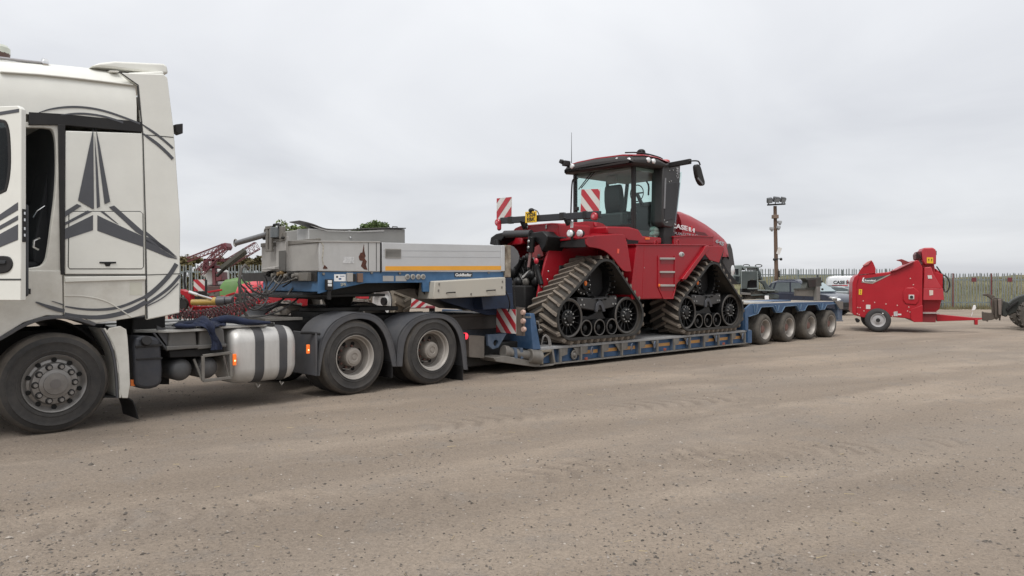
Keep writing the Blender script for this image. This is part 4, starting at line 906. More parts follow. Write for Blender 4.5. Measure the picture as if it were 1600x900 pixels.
# ================================================================== LOW LOADER
def build_loader():
    F = LLA; P = F.poly; at = F.at; a3 = F.at3
    t = thing('low_loader_trailer', 'blue low loader trailer with grey box on its gooseneck, under the red tracked tractor', 'trailer', F.loc(), F.a)
    B = 2.75
    # ---------------- gooseneck
    xc = at(498, 400)[0]; xf = xc; yf = F.face(409, 400, xf)[0]
    x8 = at(787, 430)[0]
    zt = at(498, 424)[1]; zb = at(498, 459)[1]
    def plan(k=0.): return [(xc+k, k), (xf+k, .9), (xf+k, yf-k*.4), (xc+.55+k, B-k)]
    # blue frame: side plates follow the photo's sloping underside
    side = P([(498, 424.5), (787, 425), (787, 434), (671, 441), (671, 456), (661, 456), (660, 441.5), (571, 442.5), (520, 453), (498, 459)], .02)
    g = G(); g.prism(side, .02, .06); g.box(xc+.6, x8, B-.06, B-.02, zt-.3, zt-.002); fr = g.out('gooseneck_frame', BLUEN, t, .006)
    g = G(); g.face; q = plan(.02); g._solid([(x, y, zb+.02) for x, y in q], [(x, y, zt) for x, y in q]); g.out('gooseneck_nose', BLUEN, t, .012)
    g = G(); g.prism_z([(xc, .06), (x8, .06), (x8, B-.06), (xc, B-.06)], zt-.14, zt-.004); g.out('gooseneck_floor', STEELD, t)
    g = G(); zl = at(560, 470, .5)[1]; g.prism([(xc+.3, zt-.14), (x8+.3, zt-.14), (x8+.3, 1.05), (at(700, 470, .5)[0], 1.42), (at(640, 452, .5)[0], 1.47), (xc+.3, zb-.10)], .5, B-.5); g.out('neck_underside', STEELD, t, .02)
    g = G(); g.cyl((xc+1.05, B/2, zb-.22), (xc+1.05, B/2, zb+.02), .20, .3, 20); g.prism_z([(xc-.3, .5), (xc+1.3, .35), (xc+1.3, B-.35), (xc-.3, B-.5)], zb-.06, zb-.02); g.out('king_pin_plate', STEELD, t, .006)
    # dull curved lip under the nose
    g = G(); p_ = [F.face(u, v, xf-.0) for u, v in ((420, 459), (450, 462))]
    g.prism_x([(.6, zb-.05), (1.3, zb-.09), (2.0, zb-.05), (2.0, zb+.02), (.6, zb+.02)], xf+.05, xf+.5); g.out('nose_lip', mat('slate_blue_lip', (.05, .07, .095), .5, dust=.4), t, .02)
    # ---------------- grey box on the gooseneck
    zT = at(498, 377)[1]; zTr = at(594, 378)[1]
    q = plan(); x5 = at(575.5, 400)[0]; x6 = at(594.5, 400)[0]
    zL = F.face(447, 377.5, xc)[1]; zF = F.face(411, 379.5, xc)[1]
    bx = G(); ring0 = [(x6, 0, zt), *[(x, y, zt) for x, y in q], (x6, B, zt)]; ring1 = [(x6, 0, zTr), (q[0][0], 0, zT), (q[1][0], q[1][1], zL), (q[2][0], q[2][1], zF), (q[3][0], B, zF), (x6, B, zTr)]
    bx._solid(ring0, ring1); box = bx.out('gooseneck_box', BOXGREY, t, .012)
    # front facing in two sheets, that side's shade put into the duller taupe
    ys_ = F.face(447, 400, xc)[0]
    for ya_, yb_f in ((.012, ys_-.004), (ys_+.004, yf-.01)): g = G(); g.box(xc-.007, xc, ya_, yb_f, zt+.012, min(zT, zL, zF)-.02); g.out('shaded_box_facing', BOXTAUPE, t, .003)
    g = G(); g.box(xc-.02, xc+.03, -.01, yf, min(zT, zL)-.018, max(zT, zL)+.006); g.out('box_front_lip', STEEL, t, .004)
    # top lip, side seams and rust tears
    g = G(); g.prism(P([(447, 376.2), (498, 376), (594, 377), (594, 379), (498, 378.4)], -.01), -.012, .02); g.out('box_top_lip', BOXTAUPE, t, .003)
    SEAM = mat('seam_shadow_gap', (.06, .06, .058), .8)
    for u in (575.5, 588): g = G(); g.prism(P([(u-.5, 379), (u+.5, 379), (u+.5, 423), (u-.5, 423)]), -.002, .01); g.out('box_seam', SEAM, t, smooth=0)
    g = G(); g.prism(P([(594.2, 379), (596, 379), (596.5, 426), (594.8, 426)]), -.004, .03); g.out('box_gap', BLACKP, t, smooth=0)
    K = 4.5; o_ = (380, 330)
    g = G(); g.prism(P(z1(o_, K, [(848, 232), (850, 275), (860, 315), (852, 330), (868, 352), (862, 375), (872, 412), (850, 408), (828, 385), (840, 350), (818, 345), (812, 320), (825, 292), (838, 290)])), -.005, .002); g.out('rust_scab', RUST, t, smooth=0)
    g = G(); g.prism(P(z1(o_, K, [(560, 400), (572, 378), (592, 398), (590, 405), (562, 405)])), -.005, .002); g.out('rust_scab', RUST, t, smooth=0)
    g = G(); g.prism(ribbon(P(z1(o_, K, [(545, 222), (560, 240), (558, 290), (552, 330), (560, 380)])), .014), -.005, .002); g.out('peeling_edge', mat('peeling_cream_paint', (.46, .43, .36), .8, var=.4, scale=30), t, smooth=0)
    g = G(); g.prism(P(z1(o_, K, [(703, 322), (778, 322), (778, 366), (703, 366)])), -.004, .001); g.out('faded_notice', mat('faded_notice_paper', (.55, .55, .55), .7, var=.25, scale=25), t, smooth=0)
    # rear side board with orange stripe
    g = G(); g.prism(P([(596.5, 379), (787.5, 383.5), (787.5, 424), (596.5, 424)]), -.01, .03); sb = g.out('side_board', BOXWHITE, t, .006)
    for v in (400.5, 391): g = G(); g.prism(P([(598, v), (786, v+1.2), (786, v+1.9), (598, v+.7)]), -.0125, -.009); g.out('board_groove', mat('faint_board_groove', (.40, .41, .42), .5), sb, smooth=0)
    g = G(); g.prism(P([(601.5, 416), (783, 415.5), (783, 421.8), (601.5, 422.8)]), -.013, -.009); g.out('orange_stripe', ORANGE, sb, smooth=0)
    g = G(); g.prism(P([(601.5, 389.5), (625.5, 390), (625.5, 402.5), (601.5, 402.5)]), -.014, -.009); pl = g.out('grimy_plate', mat('grimy_brown_plate', (.085, .075, .065), .5, var=.5, scale=14), sb, smooth=0)
    g = G(); r_ = P([(601.5, 389.5), (625.5, 390), (625.5, 402.5), (601.5, 402.5), (601.5, 389.5)]); g.prism(ribbon(r_, .012), -.017, -.01); g.out('plate_frame', mat('plate_frame_grey', (.30, .29, .27), .5), pl, .002)
    g = G(); g.prism(P([(782, 384), (787.5, 384), (787.5, 423.5), (782, 423.5)]), -.022, -.008); g.out('board_end_cap', BOXWHITE, sb, .004)
    g = G(); g.prism(P([(788.5, 383), (797, 383.5), (797, 433), (788.5, 433)]), -.02, .10); hp = g.out('rusty_corner_post', mat('flaking_cream_post', (.34, .31, .25), .8, var=.55, scale=7, dust=.75, dcol=(.13, .075, .045), dscale=6), t, .006)
    g = G(); x0 = at(797, 400)[0]; g.box(x0-.08, x0, .1, B-.1, zt, at(797, 384)[1]); g.out('tail_board', BOXGREY, t, .006)
    g = G(); zq = at(690, 381)[1]; g.prism_z([(x6, .08), (x0, .08), (x0, B-.08), (x6, B-.08)], zq-.5, zq-.47); g.out('box_floor', STEEL, t)
    g = G(); g.box(x6, x0, B-.04, B, zt, zq+.03); g.out('far_side_board', BOXWHITE, t, .006)
    # grey bent mudflap-like sheet behind the box
    g = G(); g.prism(P([(797, 383), (803, 385.5), (809, 392), (812, 400), (810, 410), (804, 417), (797, 421)], .12), .12, .5); g.out('bent_sheet', mat('slate_sheet', (.10, .105, .115), .5, var=.1, dust=.2), t, .005)
    # second lower box on top, with torn lid
    y2 = .85; xa, xb_ = at(482, 370, y2)[0], at(633, 370, y2)[0]; zl = at(560, 383, y2)[1]
    pts = P([(482, 357), (520, 361), (560, 360.5), (600, 357.5), (633, 358), (633, 384), (482, 384)], y2)
    g = G(); g.prism(pts, y2, B-.5); ub = g.out('upper_box', mat('dull_grey_steel_box', (.30, .295, .28), .5, .3, var=.1, scale=1.2, dust=.3, dcol=(.2, .18, .16), dscale=1.5), t, .012)
    xz = at(464, 358, y2+.35); g = G(); g._solid([(xa, y2, zl-.02), (xz[0], y2+.35, zl-.02), (xz[0], y2+.35, xz[1]), (xa, y2, pts[0][1])], [(xa+.3, y2+.01, zl-.02), (xa+.3, y2+.36, zl-.02), (xa+.3, y2+.36, xz[1]), (xa+.3, y2+.01, pts[0][1])]); g.out('upper_box_cheek', BOXGREY, ub, .004)
    lid = P([(466, 346), (478, 348.5), (490, 352), (500, 356.5), (512, 359.5), (545, 359.8), (563, 358.5), (600, 357), (633, 357.5)], y2)
    g = G(); g.prism(ribbon(smooth2(lid, 2), .016), y2-.03, y2+.30); g.out('curled_lid', mat('dark_lid_rubber', (.05, .05, .052), .5, var=.2, dust=.3), ub, .003)
    g = G(); g.prism(P([(484, 352), (494, 356), (512, 361.5), (560, 363), (600, 361.5), (600, 359), (560, 361), (512, 359.5)], y2-.01), y2-.012, y2); g.out('bright_crease', ALU, ub)
    g = G()
    for u in (547,): x, z = at(u, 371, y2); g.ball((x, y2-.01, z), .018, 8)
    g.out('lid_stud', CHROME, ub)
    x, z = at(617, 357, y2+.3); g = G(); g.tube([(x-.05, y2+.3, z-.03), (x-.045, y2+.3, z+.03), (x+.045, y2+.3, z+.03), (x+.05, y2+.3, z-.03)], .009, 6); g.out('lid_handle', STEELD, ub)
    # ---------------- stanchion with spare cylinder and strut at the nose
    yS = F.face(437, 380, xf-.06)[0]
    def FZ(u, v, x=None): return F.face(u, v, (xf-.06) if x is None else x)
    def fbox(g, u0, v0, u1, v1, d0, d1):
        (ya, za), (yb, zb_) = FZ(u0, v0), FZ(u1, v1)
        g.box(xf-.06+d0, xf-.06+d1, min(ya, yb), max(ya, yb), min(za, zb_), max(za, zb_)); return g
    g = G(); fbox(g, 431, 370, 446, 424, 0, .06); st = g.out('stanchion', BOXTAUPE, t, .006)
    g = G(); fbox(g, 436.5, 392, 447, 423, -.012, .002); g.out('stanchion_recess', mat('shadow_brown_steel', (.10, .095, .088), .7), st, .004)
    g = G(); fbox(g, 419.5, 356, 423, 392, -.05, -.02); fbox(g, 425, 356, 429, 392, -.05, -.02); fbox(g, 419.5, 354, 429.5, 357.5, -.055, -.015); fbox(g, 419.5, 390, 429.5, 393, -.055, -.015); g.out('stanchion_yoke', STEEL, st, .004)
    g = G(); fbox(g, 419, 366, 446, 376, -.02, .02); g.out('stanchion_plate', STEEL, st, .005)
    (y1, z1_), (y2_, z2_) = FZ(430, 372), FZ(438, 355); g = G(); g.cyl((xf-.08, (y1+y2_)/2, z1_), (xf-.08, (y1+y2_)/2, z2_), abs(y1-y2_)/2, n=16); g.out('stanchion_cylinder', mat('blue_grey_cylinder', (.13, .15, .165), .45, .3, dust=.2), st, .006)
    g = G(); fbox(g, 439, 354, 443.5, 373, -.03, .03); g.out('stanchion_lug', STEEL, st, .006)
    g = G(); pts = [FZ(429.5, 356), FZ(430, 351.5), FZ(437, 350.5), FZ(438.5, 356)]; g.tube([(xf-.08, y, z) for y, z in pts], .02, 7); g.out('stanchion_handle', BLACKS, st)
    g = G(); (ya, za), (yb, zb_) = FZ(388, 380.5), FZ(420, 366); g.cyl((xf-.25, ya, za), (xf-.08, yb, zb_), .042, n=14); g.out('strut', mat('grey_strut', (.17, .17, .175), .4, .5), st)
    for u, v, r in ((386, 380, .055), (417.5, 362, .05)):
        y, z = FZ(u, v); g = G(); g.tube([(xf-.2+(.12 if u > 400 else -.05), y+r*cos(k*pi/6), z+r*sin(k*pi/6)) for k in range(13)], .013, 6); g.out('strut_eye', STEEL, st)
    g = G(); 
    for u, v in ((416, 373), (433, 371.5), (437, 371.5), (445, 371.5)): y, z = FZ(u, v); g.ball((xf-.09, y, z), (.03, .04, .022), 8)
    g.out('clamp_nuts', STEELD, st)
    g = G(); (ya, za), (yb, zb_) = FZ(417, 417), FZ(437, 421); g._solid([(xf-.14, ya, zb_), (xf-.14, yb, zb_), (xf-.14, yb, za-.01), (xf-.14, ya, zb_+.02)], [(xf-.01, ya, zb_), (xf-.01, yb, zb_), (xf-.01, yb, za+.02), (xf-.01, ya, za)]); g.out('nose_bracket', BOXTAUPE, t, .004)
    # brake couplings, junction boxes, plates and lamps on the blue frame
    g = G(); (ya, za), (yb, zb_) = FZ(470, 427), FZ(480, 438); 
    p0 = [at(u, v, .02) for u, v in ((500, 427), (512, 438))]
    rnd = random.Random(8)
    g.bm.free()
    for u, v, m in ((422, 428, STEELD), (432, 430, STEEL), (441, 428, mat('dull_brass', (.24, .15, .06), .45, .6, dust=.3)), (452, 431, STEEL), (458, 428, STEELD), (464, 431, STEEL)):
        y, z = FZ(u, v); g = G(); g.cyl((xf-.1, y, z), (xf+.02, y, z), .045, n=12); g.cyl((xf-.14, y, z), (xf-.1, y, z), .03, n=10); g.out('air_coupling', m, t, .004)
    for pts in ([(418, 430), (424, 440), (420, 452)], [(430, 432), (440, 445), (455, 440), (470, 434)], [(445, 430), (438, 442), (432, 452), (418, 457)], [(455, 433), (464, 438), (448, 448)]):
        g = G(); g.tube([(xf-.12, *FZ(u, v)) for u, v in smooth2(pts, 2)], .012, 5); g.out('brake_hose', STEEL if len(pts) == 4 else BLACKS, t)
    (ya, za), (yb, zb_) = FZ(480, 439), FZ(466, 426); g = G(); g.box(xc-.06, xc+.02, ya, yb, za, zb_); g.out('junction_box', mat('grimy_grey_box', (.15, .14, .125), .6, var=.2, dust=.4), t, .006)
    def splate(name, m, u0, v0, u1, v1, th=.012, y=.02, par=t, bev=.003):
        g = G(); g.prism(P([(u0, v0), (u1, v0), (u1, v1), (u0, v1)], y), y-th, y+.004); return g.out(name, m, par, bev)
    w_ = splate('white_sticker', WPRINT, 522, 428.5, 540, 439.5, .004, bev=0); 
    for u0, v0, u1, v1 in ((525, 431, 528, 434), (531, 431, 538, 432), (529, 434.5, 533, 437)): splate('sticker_print', BPRINT if u0 == 525 else mat('blue_print', (.03, .08, .2), .5), u0, v0, u1, v1, .005, par=w_, bev=0)
    splate('relay_box', BOXTAUPE, 541, 426.5, 549, 440, .05); splate('relay_box', STEELD, 551, 428, 554.5, 440, .03); splate('relay_box', mat('brown_relay_box', (.16, .09, .06), .6, dust=.2), 557, 427, 565, 441, .045)
    x, z = at(512, 441, .0); lm = splate('side_lamp', BLACKP, 507.5, 436.5, 518, 453, .05, 0.); splate('lamp_lens', LAMPG, 509.5, 438, 515.5, 442.5, .06, 0., lm); splate('lamp_lens', LAMPG, 509.5, 443.5, 515.5, 447.5, .06, 0., lm)
    splate('lamp_bracket', BLACKP, 511, 453, 516, 468, .03, 0.)
    lettering('painted_code', 'SPR', mat('faint_cream_print', (.45, .44, .38), .6), t, (at(533, 447)[0], .0135, at(533, 447)[1]), .09, .045)
    for u in (598, 618): splate('blank_plate', mat('pale_blank_plate', (.37, .37, .36), .5, dust=.3), u, 431, u+17, 439.5, .006)
    for i, u in enumerate((636, 644.5, 653, 660.5)):
        x, z = at(u, 432.5, .02); g = G(); g.cyl((x, .0, z), (x, .03, z), .042, n=18); so = g.out('socket', ALUPL, t, .005); g = G(); g.cyl((x, -.006, z), (x, .0, z), .024, n=12); g.out('socket_cap', STEEL, so)
    pb = splate('name_plate', mat('name_plate_dark', (.05, .055, .06), .5), 710, 425.7, 738, 433, .008, .02)
    x0, z0 = at(711.5, 431.8, .01); x1_, z1q = at(736.5, 427, .01); lettering('plate_name', 'Goldhofer', WPRINT, pb, (x0, .0105, z0), x1_-x0, z1q-z0, bold=.02)
    for u, v in ((624, 427), (763, 426), (505, 428), (580, 426)): x, z = at(u, v, .02); g = G(); g.cyl((x, .0, z), (x, .02, z), .02, n=6); g.out('frame_bolt', STEEL, t)
    # long toolbox under the frame
    yb = -.10
    tp = P([(679.5, 440), (790, 433.5), (790.5, 461.5), (677, 467.5)], yb); bk = .42
    g = G(); dz = .03; g._solid([(x, yb, z) for x, z in tp], [(tp[0][0]-.0, yb+bk, tp[0][1]+dz), (tp[1][0], yb+bk, tp[1][1]+dz), (tp[2][0], yb+bk, tp[2][1]), (tp[3][0]+.0, yb+bk, tp[3][1])]); tb = g.out('tool_box', TOOLBOX, t, .012)
    for u, v in ((704, 457.5), (766.5, 454)):
        a, b = a3(u-6.5, v+.3, yb), a3(u+6.5, v-.5, yb); g = G(); g.tube([(a[0], yb, a[2]), (a[0]+.01, yb-.03, a[2]+.005), (b[0]-.01, yb-.03, b[2]+.005), (b[0], yb, b[2])], .010, 6); g.out('tool_box_handle', STEELD, tb)
    g = G()
    for u, v in ((686, 444), (685, 454), (736, 459.5), (785, 440), (784, 449)): x, z = at(u, v, yb); g.box(x-.012, x+.012, yb-.008, yb+.002, z-.018, z+.018)
    g.out('tool_box_latches', STEEL, tb)
    x, z = at(700, 445, .2); g = G(); g.cyl((at(674, 455, .1)[0], .1, at(674, 455, .1)[1]), (at(674, 455, .1)[0]+.1, .5, at(674, 455, .1)[1]), .12, n=14); g.out('brake_chamber', STEELD, t, .01)
    # ---------------- neck between gooseneck and deck
    g = G(); g.prism(P([(665, 440), (800, 434), (803, 492), (760, 492), (690, 470)], .45), .45, .5); g.prism(P([(752, 462), (800, 458), (803, 481), (755, 484)], .2),   .2, .5); g.out('neck_plate', mat('shaded_blue_trailer_paint', (.012, .03, .075), .6, var=.25, dust=.2, dcol=(.06, .055, .05)), t, .008)  # shade below the gooseneck is put into this darker blue
    xn0, xn1 = at(712, 500, .62)[0], at(800, 500, .62)[0]; zn0, zn1 = at(760, 514, .62)[1], at(760, 489, .62)[1]
    g = G(); g.box(xn0-.5, xn1, .62, B-.62, zn0, zn1-.02); g.box(xn0-.52, xn1+.01, .57, .63, zn1-.05, zn1); g.out('neck_beam', mat('dark_brown_grimy_steel', (.045, .04, .036), .6, .1, var=.3, dust=.5, dcol=(.10, .085, .07)), t, .01)
    g = G(); g.prism(P([(733, 524), (757, 525), (757, 560), (733, 558)], .25), .25, .6); g.out('neck_side_plate', mat('taupe_plate', (.115, .10, .085), .6, dust=.5), t, .006)
    g = G(); g.holed(P([(762, 523), (792, 521), (779, 543), (770, 546), (763, 540)], .2), [circ(*at(775, 536, .2), .055)], .2, .26); g.out('lifting_bracket', BLUED, t, .005)
    g = G(); g.box(at(728, 560, .4)[0], at(846, 560, .4)[0], .4, B-.4, .12, .5); g.out('neck_core', STEELD, t, .02)
    g = G(); g.prism(P([(771, 559), (790, 556), (842, 566), (846, 572.5), (836, 573.5), (775, 565)], .0), -.0, .8); g.out('coupling_base', STEEL, t, .008)
    g = G(); g.cyl(a3(788, 549, .12), a3(836, 557, .03), .085, n=18); g.cyl(a3(786, 549, .12), a3(793, 550, .11), .11, n=18); g.cyl(a3(826, 556, .02), a3(843, 558.5, -.0), .125, n=20); g.out('coupling_pin', STEEL, t, .01)
    g = G()
    for u in (803, 812): p_ = P([(u, 543), (u+4, 543.5), (u+5, 560), (u+1, 561)], .02); g.prism(p_, .0, .1)
    g.out('pin_lugs', BLUED, t, .005)
    # blue front block of the deck
    xk, xl = at(832.5, 515)[0], at(842.5, 515)[0]; ztk, zbk = at(832, 490)[1], at(832, 546.5)[1]; ytk = F.face(796, 515, xk)[0]
    g = G(); g._solid([(xk, .0, zbk), (xk, ytk, zbk), (xk, ytk, ztk), (xk, .06, ztk)], [(xl+.05, -.0, zbk-.01), (xl+.05, ytk, zbk-.01), (xk+.10, ytk, ztk), (xk+.10, .06, ztk)]); bk_ = g.out('deck_front_block', BLUE, t, .014)
    g = G(); g._solid([(xk, B, zbk), (xk, B-ytk, zbk), (xk, B-ytk, ztk), (xk, B-.06, ztk)], [(xl+.05, B, zbk-.01), (xl+.05, B-ytk, zbk-.01), (xk+.10, B-ytk, ztk), (xk+.10, B-.06, ztk)]); g.out('deck_front_block', BLUE, t, .014)
    g = G(); y0_, z0_ = F.face(816, 493.5, xk); y1_, z1_q = F.face(830, 495.5, xk); g.box(xk-.005, xk, min(y0_, y1_), max(y0_, y1_), min(z0_, z1_q)-.02, max(z0_, z1_q)); g.out('block_plate', mat('small_grey_plate', (.25, .25, .25), .5, var=.3, scale=30), bk_, smooth=0)
    g = G(); g.tube(smooth2([a3(838, 502, -.01), a3(841, 502, -.04), a3(843, 512, -.04), a3(843, 520, -.02)], 2), .012, 6); g.ball(a3(844, 516, -.03), (.05, .03, .03), 8); g.out('release_lever', STEEL, bk_)
    g = G(); g.box(xk+.02, xk+.1, ytk-.1, B-ytk+.1, zbk, zbk+.45); g.out('deck_front_wall', BLUED, t, .01)
    for q_ in range(3): g = G(); g.tube(smooth2([a3(846, 538, .1), a3(849+q_, 523-q_, .08), a3(857+q_*1.5, 528, .06), a3(858+q_*1.5, 543, .04)], 2), .011, 5); g.out('hydraulic_hose', mat('grey_hose', (.16, .155, .15), .5, dust=.3), t)
    # warning board with its lamps
    xw = xk-.45; (ya, za) = F.face(806, 521.5, xw); (yb_, zb2) = F.face(775.5, 482, xw)
    O = Vector((xw, yb_, za)); striped(t, (O, Vector((0, ya-yb_, 0)), Vector((0, 0, zb2-za))), 'warning_board', 3.0, -1.05)
    g = G(); (yc, zc_) = F.face(818, 520, xw+.02); g.box(xw+.01, xw+.06, yc, ya+.01, za-.03, zb2+.03); lb = g.out('lamp_bracket', mat('rusty_brown_bracket', (.10, .075, .06), .7, var=.3, dust=.3), t, .004)
    for u, v in ((811, 488), (811, 501.5), (812, 514.5)):
        y, z = F.face(u+3, v, xw-.03); g = G(); g.lathe([(0, 0), (.04, .005), (.048, .03), (.04, .06), (0, .07)], (xw-.04, y-.03, z), 'x', 16); g.out('marker_lamp', mat('dusty_clear_lens', (.52, .36, .30), .35, .1), lb)
    # chain hanging from the box to the bracket
    g = G()
    p0, p1 = Vector(a3(802.5, 436, .05)), Vector(a3(805.5, 482, .02))
    for i in range(22):
        c = p0.lerp(p1, i/21); A = Vector((1, 0, 0)) if i % 2 else Vector((0, 1, 0)); g.tube([c+A*.012*cos(k*pi/3)+Vector((0, 0, 1))*.022*sin(k*pi/3) for k in range(7)], .005, 4)
    g.out('chain', STEELD, t)
    g = G(); g.tube(smooth2([a3(790, 455, .0), a3(795, 466, -.02), a3(797, 478, .0), a3(794, 487, .1)], 2), .012, 5); g.out('cable', BLACKS, t)
    # ---------------- deck
    xd0, xd1 = at(843, 560)[0], at(1174, 530)[0]; zd = .40
    g = G(); g.prism([(xd0, zd-.05), (xd1, zd-.05), (xd1, zd), (xd0, zd)], .02, B-.02); g.out('deck_floor', DECK, t, .006)
    g = G(); g.box(xd0, xd1, .17, B-.17, .12, zd-.06); g.out('deck_web', BLUED, t)
    g = G(); g.box(xd0+.35, xd1, -.01, .17, .075, .095); g.box(xd0+.35, xd1, B-.17, B+.01, .075, .095); g.out('deck_bottom_flange', STEEL, t, .003)
    g = G(); g.box(xd0+.15, xd1, .10, .166, .10, zd-.055); g.box(xd0+.15, xd1, B-.166, B-.1, .1, zd-.055); g.out('deck_side_channel', BLUE, t)
    g = G(); g.prism([(xd0-.02, .06), (xd0+.32, .06), (xd0+.38, .085), (xd0+.02, .085)], -.02, .5); g.out('deck_corner_plate', STEEL, t, .004)
    g = G(); g.prism([(xd0+.04, .1), (xd0+.09, .1), (xd0+.09, zd-.08), (xd0+.04, zd-.08)], -.01, .3); g.prism([(xd0+.04, zd-.09), (xd0+.3, zd-.09), (xd0+.3, zd-.05), (xd0+.04, zd-.05)], -.01, .3); g.prism([(xd0+.11, .2), (xd0+.32, .29), (xd0+.32, .32), (xd0+.11, .23)], .02, .08); g.out('deck_corner_frame', mat('muddy_steel', (.2, .17, .125), .7, dust=.5), t, .006)
    g = G(); g.prism([(xd0+.36, .09), (xd0+.41, .09), (xd0+.35, zd-.05), (xd0+.31, zd-.05)], -.005, .17); g.out('deck_corner_gusset', STEEL, t, .005)
    us = [876, 908, 941.5, 972, 1000, 1027.5, 1053.7, 1078, 1100.6, 1123, 1143.7, 1164]
    xs = [at(u, 540)[0] for u in us]
    rib = None
    def once(mk, name, m, bev=0.):
        g = mk(); return g.mesh(name, m)
    ribm = once(lambda: G().box(-.012, .012, -.005, .165, .095, zd-.05), 'rib', BLUED); ribs = once(lambda: G().box(-.018, .018, -.012, .03, .095, zd-.05), 'rib_face', STEEL)
    pk = once(lambda: G().prism([(.0, zd-.05), (.20, zd-.05), (.19, .23), (.02, .20)], .03, .05), 'stake_pocket', STEEL)
    tg = once(lambda: G().prism([(-.17, zd-.06), (-.01, zd-.06), (-.01, .19), (-.05, .2), (-.12, .29)], .03, .05), 'pocket_gusset', STEEL)
    rg = G(); rg.tube([(.045*cos(k*pi/8), 0, .07*sin(k*pi/8)) for k in range(17)], .011, 6); rgm = rg.mesh('lashing_ring', mat('blue_grey_ring', (.08, .12, .19), .5, dust=.4))
    for i, x in enumerate(xs):
        r_ = inst('rib', ribm, t, (x, 0, 0)); inst('rib_face', ribs, r_)
        if i % 2 == 0 or i in (1, 3): inst('stake_pocket', pk, t, (x+.02, 0, 0))
        if i % 2 == 1: inst('pocket_gusset', tg, t, (x, 0, 0))
        if i % 2 == 1: inst('lashing_ring', rgm, t, (x-.10 if i > 3 else x+.3, .0, .26), (radians(8), 0, radians(20)))
    for i in range(len(xs)-1):
        g = G(); a, b = xs[i]+.05, xs[i+1]-.04; 
        if i < 1: continue
        g.box(a, b, .093, .1, .20, .265); g.out('orange_strip', ORANGED, t, smooth=0)
    g = G(); x, z = at(900, 554.5, 0); g.tube([(x+.06*cos(k*pi/8), .05, z+.075*sin(k*pi/8)) for k in range(17)], .022, 7); g.ball((x, .05, z), (.05, .04, .05), 10); g.out('chain_reel', STEEL, t)
    for u, v in ((916, 560.5), (1039, 546), (1131, 537)): x, z = at(u, v); g = G(); g.box(x-.03, x+.03, -.014, .02, z-.025, z+.025); g.out('red_reflector', mat('dusty_red_reflector', (.32, .08, .05), .5, var=.3), t, .004)
    g = G(); g.prism(P([(1168, 516.5), (1174, 516), (1174, 535.5), (1168, 536)]), -.015, .17); g.out('deck_end_plate', BLUE, t, .006)
    # ---------------- rear neck and bogie
    K, o_ = 9.412, (1160, 460)
    prof = z1(o_, K, [(45, 215), (120, 145), (180, 140), (440, 130), (800, 118), (1100, 112), (1375, 108), (1470, 106), (1470, 212), (1400, 212), (1370, 142), (1240, 152), (1205, 222), (1128, 232), (1088, 152), (952, 160), (910, 240), (828, 248), (790, 166), (620, 182), (575, 265), (488, 268), (442, 182), (272, 192), (225, 286), (88, 332), (88, 530), (45, 530)])
    pp = P(prof)
    for y in (.0, B-.05): g = G(); g.prism(pp, y, y+.05); g.out('bogie_side_plate', BLUE, t, .006)
    # outlined flanges along the lower edge of the plate
    g = G(); low = pp[8:]; g.prism(ribbon(low[:18], -.018), -.02, .0); g.out('bogie_flange', mat('scuffed_blue_flange', (.075, .15, .25), .55, var=.25, dust=.4, dcol=(.2, .19, .17)), t, .003)
    zb0 = at(1240, 473)[1]; xb0, xb1 = at(1180, 475)[0], at(1316, 471)[0]
    g = G(); g.prism([(pp[0][0]+.05, pp[0][1]-.04), (pp[1][0], pp[1][1]-.02), (xb1, pp[7][1]-.02), (xb1, pp[7][1]-.25), (pp[0][0]+.05, pp[0][1]-.3)], .47, B-.47); g.out('bogie_bed', BLACKS, t)
    g = G(); g.prism([(pp[1][0], pp[1][1]-.01), (xb1, pp[7][1]-.01), (xb1, pp[7][1]+.012), (pp[1][0], pp[1][1]+.012)], .06, B-.06); g.out('bogie_top_plate', mat('dirt_strewn_deck', (.28, .24, .19), .8, var=.3, scale=5, dust=.5, dcol=(.34, .32, .29)), t, .004)
    for (u0, u1, ya, yb2, m) in ((1190, 1236, .7, 1.25, BLUE), (1172, 1208, .25, 1.2, ALUPL)): 
        x0, x1_ = at(u0, 470, ya)[0], at(u1, 470, ya)[0]; g = G(); g.box(x0, x1_, ya, yb2, zb0-.02, zb0+.035); g.out('bogie_cover_plate', m, t, .005)
    g = G(); g.prism([(pp[0][0]-.02, .12), (pp[0][0]+.14, .12), (pp[0][0]+.14, pp[0][1]-.05), (pp[0][0]-.02, pp[0][1]-.05)], .05, B-.05); g.out('rear_neck_wall', BLUE, t, .01)
    for y in (.46, B-.5): g = G(); g.box(pp[0][0]+.1, xb1, y, y+.04, .42, zb0-.06); g.out('arch_shade_plate', BLACKS, t)  # dark plates added behind the wheels to blacken the arches
    # bracket stiffeners between the wheels
    for (u, v0, v1_) in ((1180, 476, 489), (1214, 477, 486), (1249, 475, 484), (1283, 474, 483)):
        x0, z0 = at(u, v0, -.0); z1q = at(u, v1_, 0)[1]; g = G()
        for d in (-.10, .08): g.bar((x0+d, -.012, z0), (x0+d*.45, -.012, z1q), .03, .02)
        g.out('bracket_stiffener', mat('scuffed_blue_flange', (.075, .15, .25), .55), t, .003)
    for u in (1217, 1251): x, z = at(u, 489, .25); g = G(); g.tube([(x+.045*cos(k*pi/6), .2, z+.05*sin(k*pi/6)) for k in range(13)], .014, 6); g.cyl((x, .22, z), (x, .4, z), .03, n=10); g.box(x-.08, x+.06, .3, .5, z-.1, z+.12); g.out('axle_link', STEEL, t)
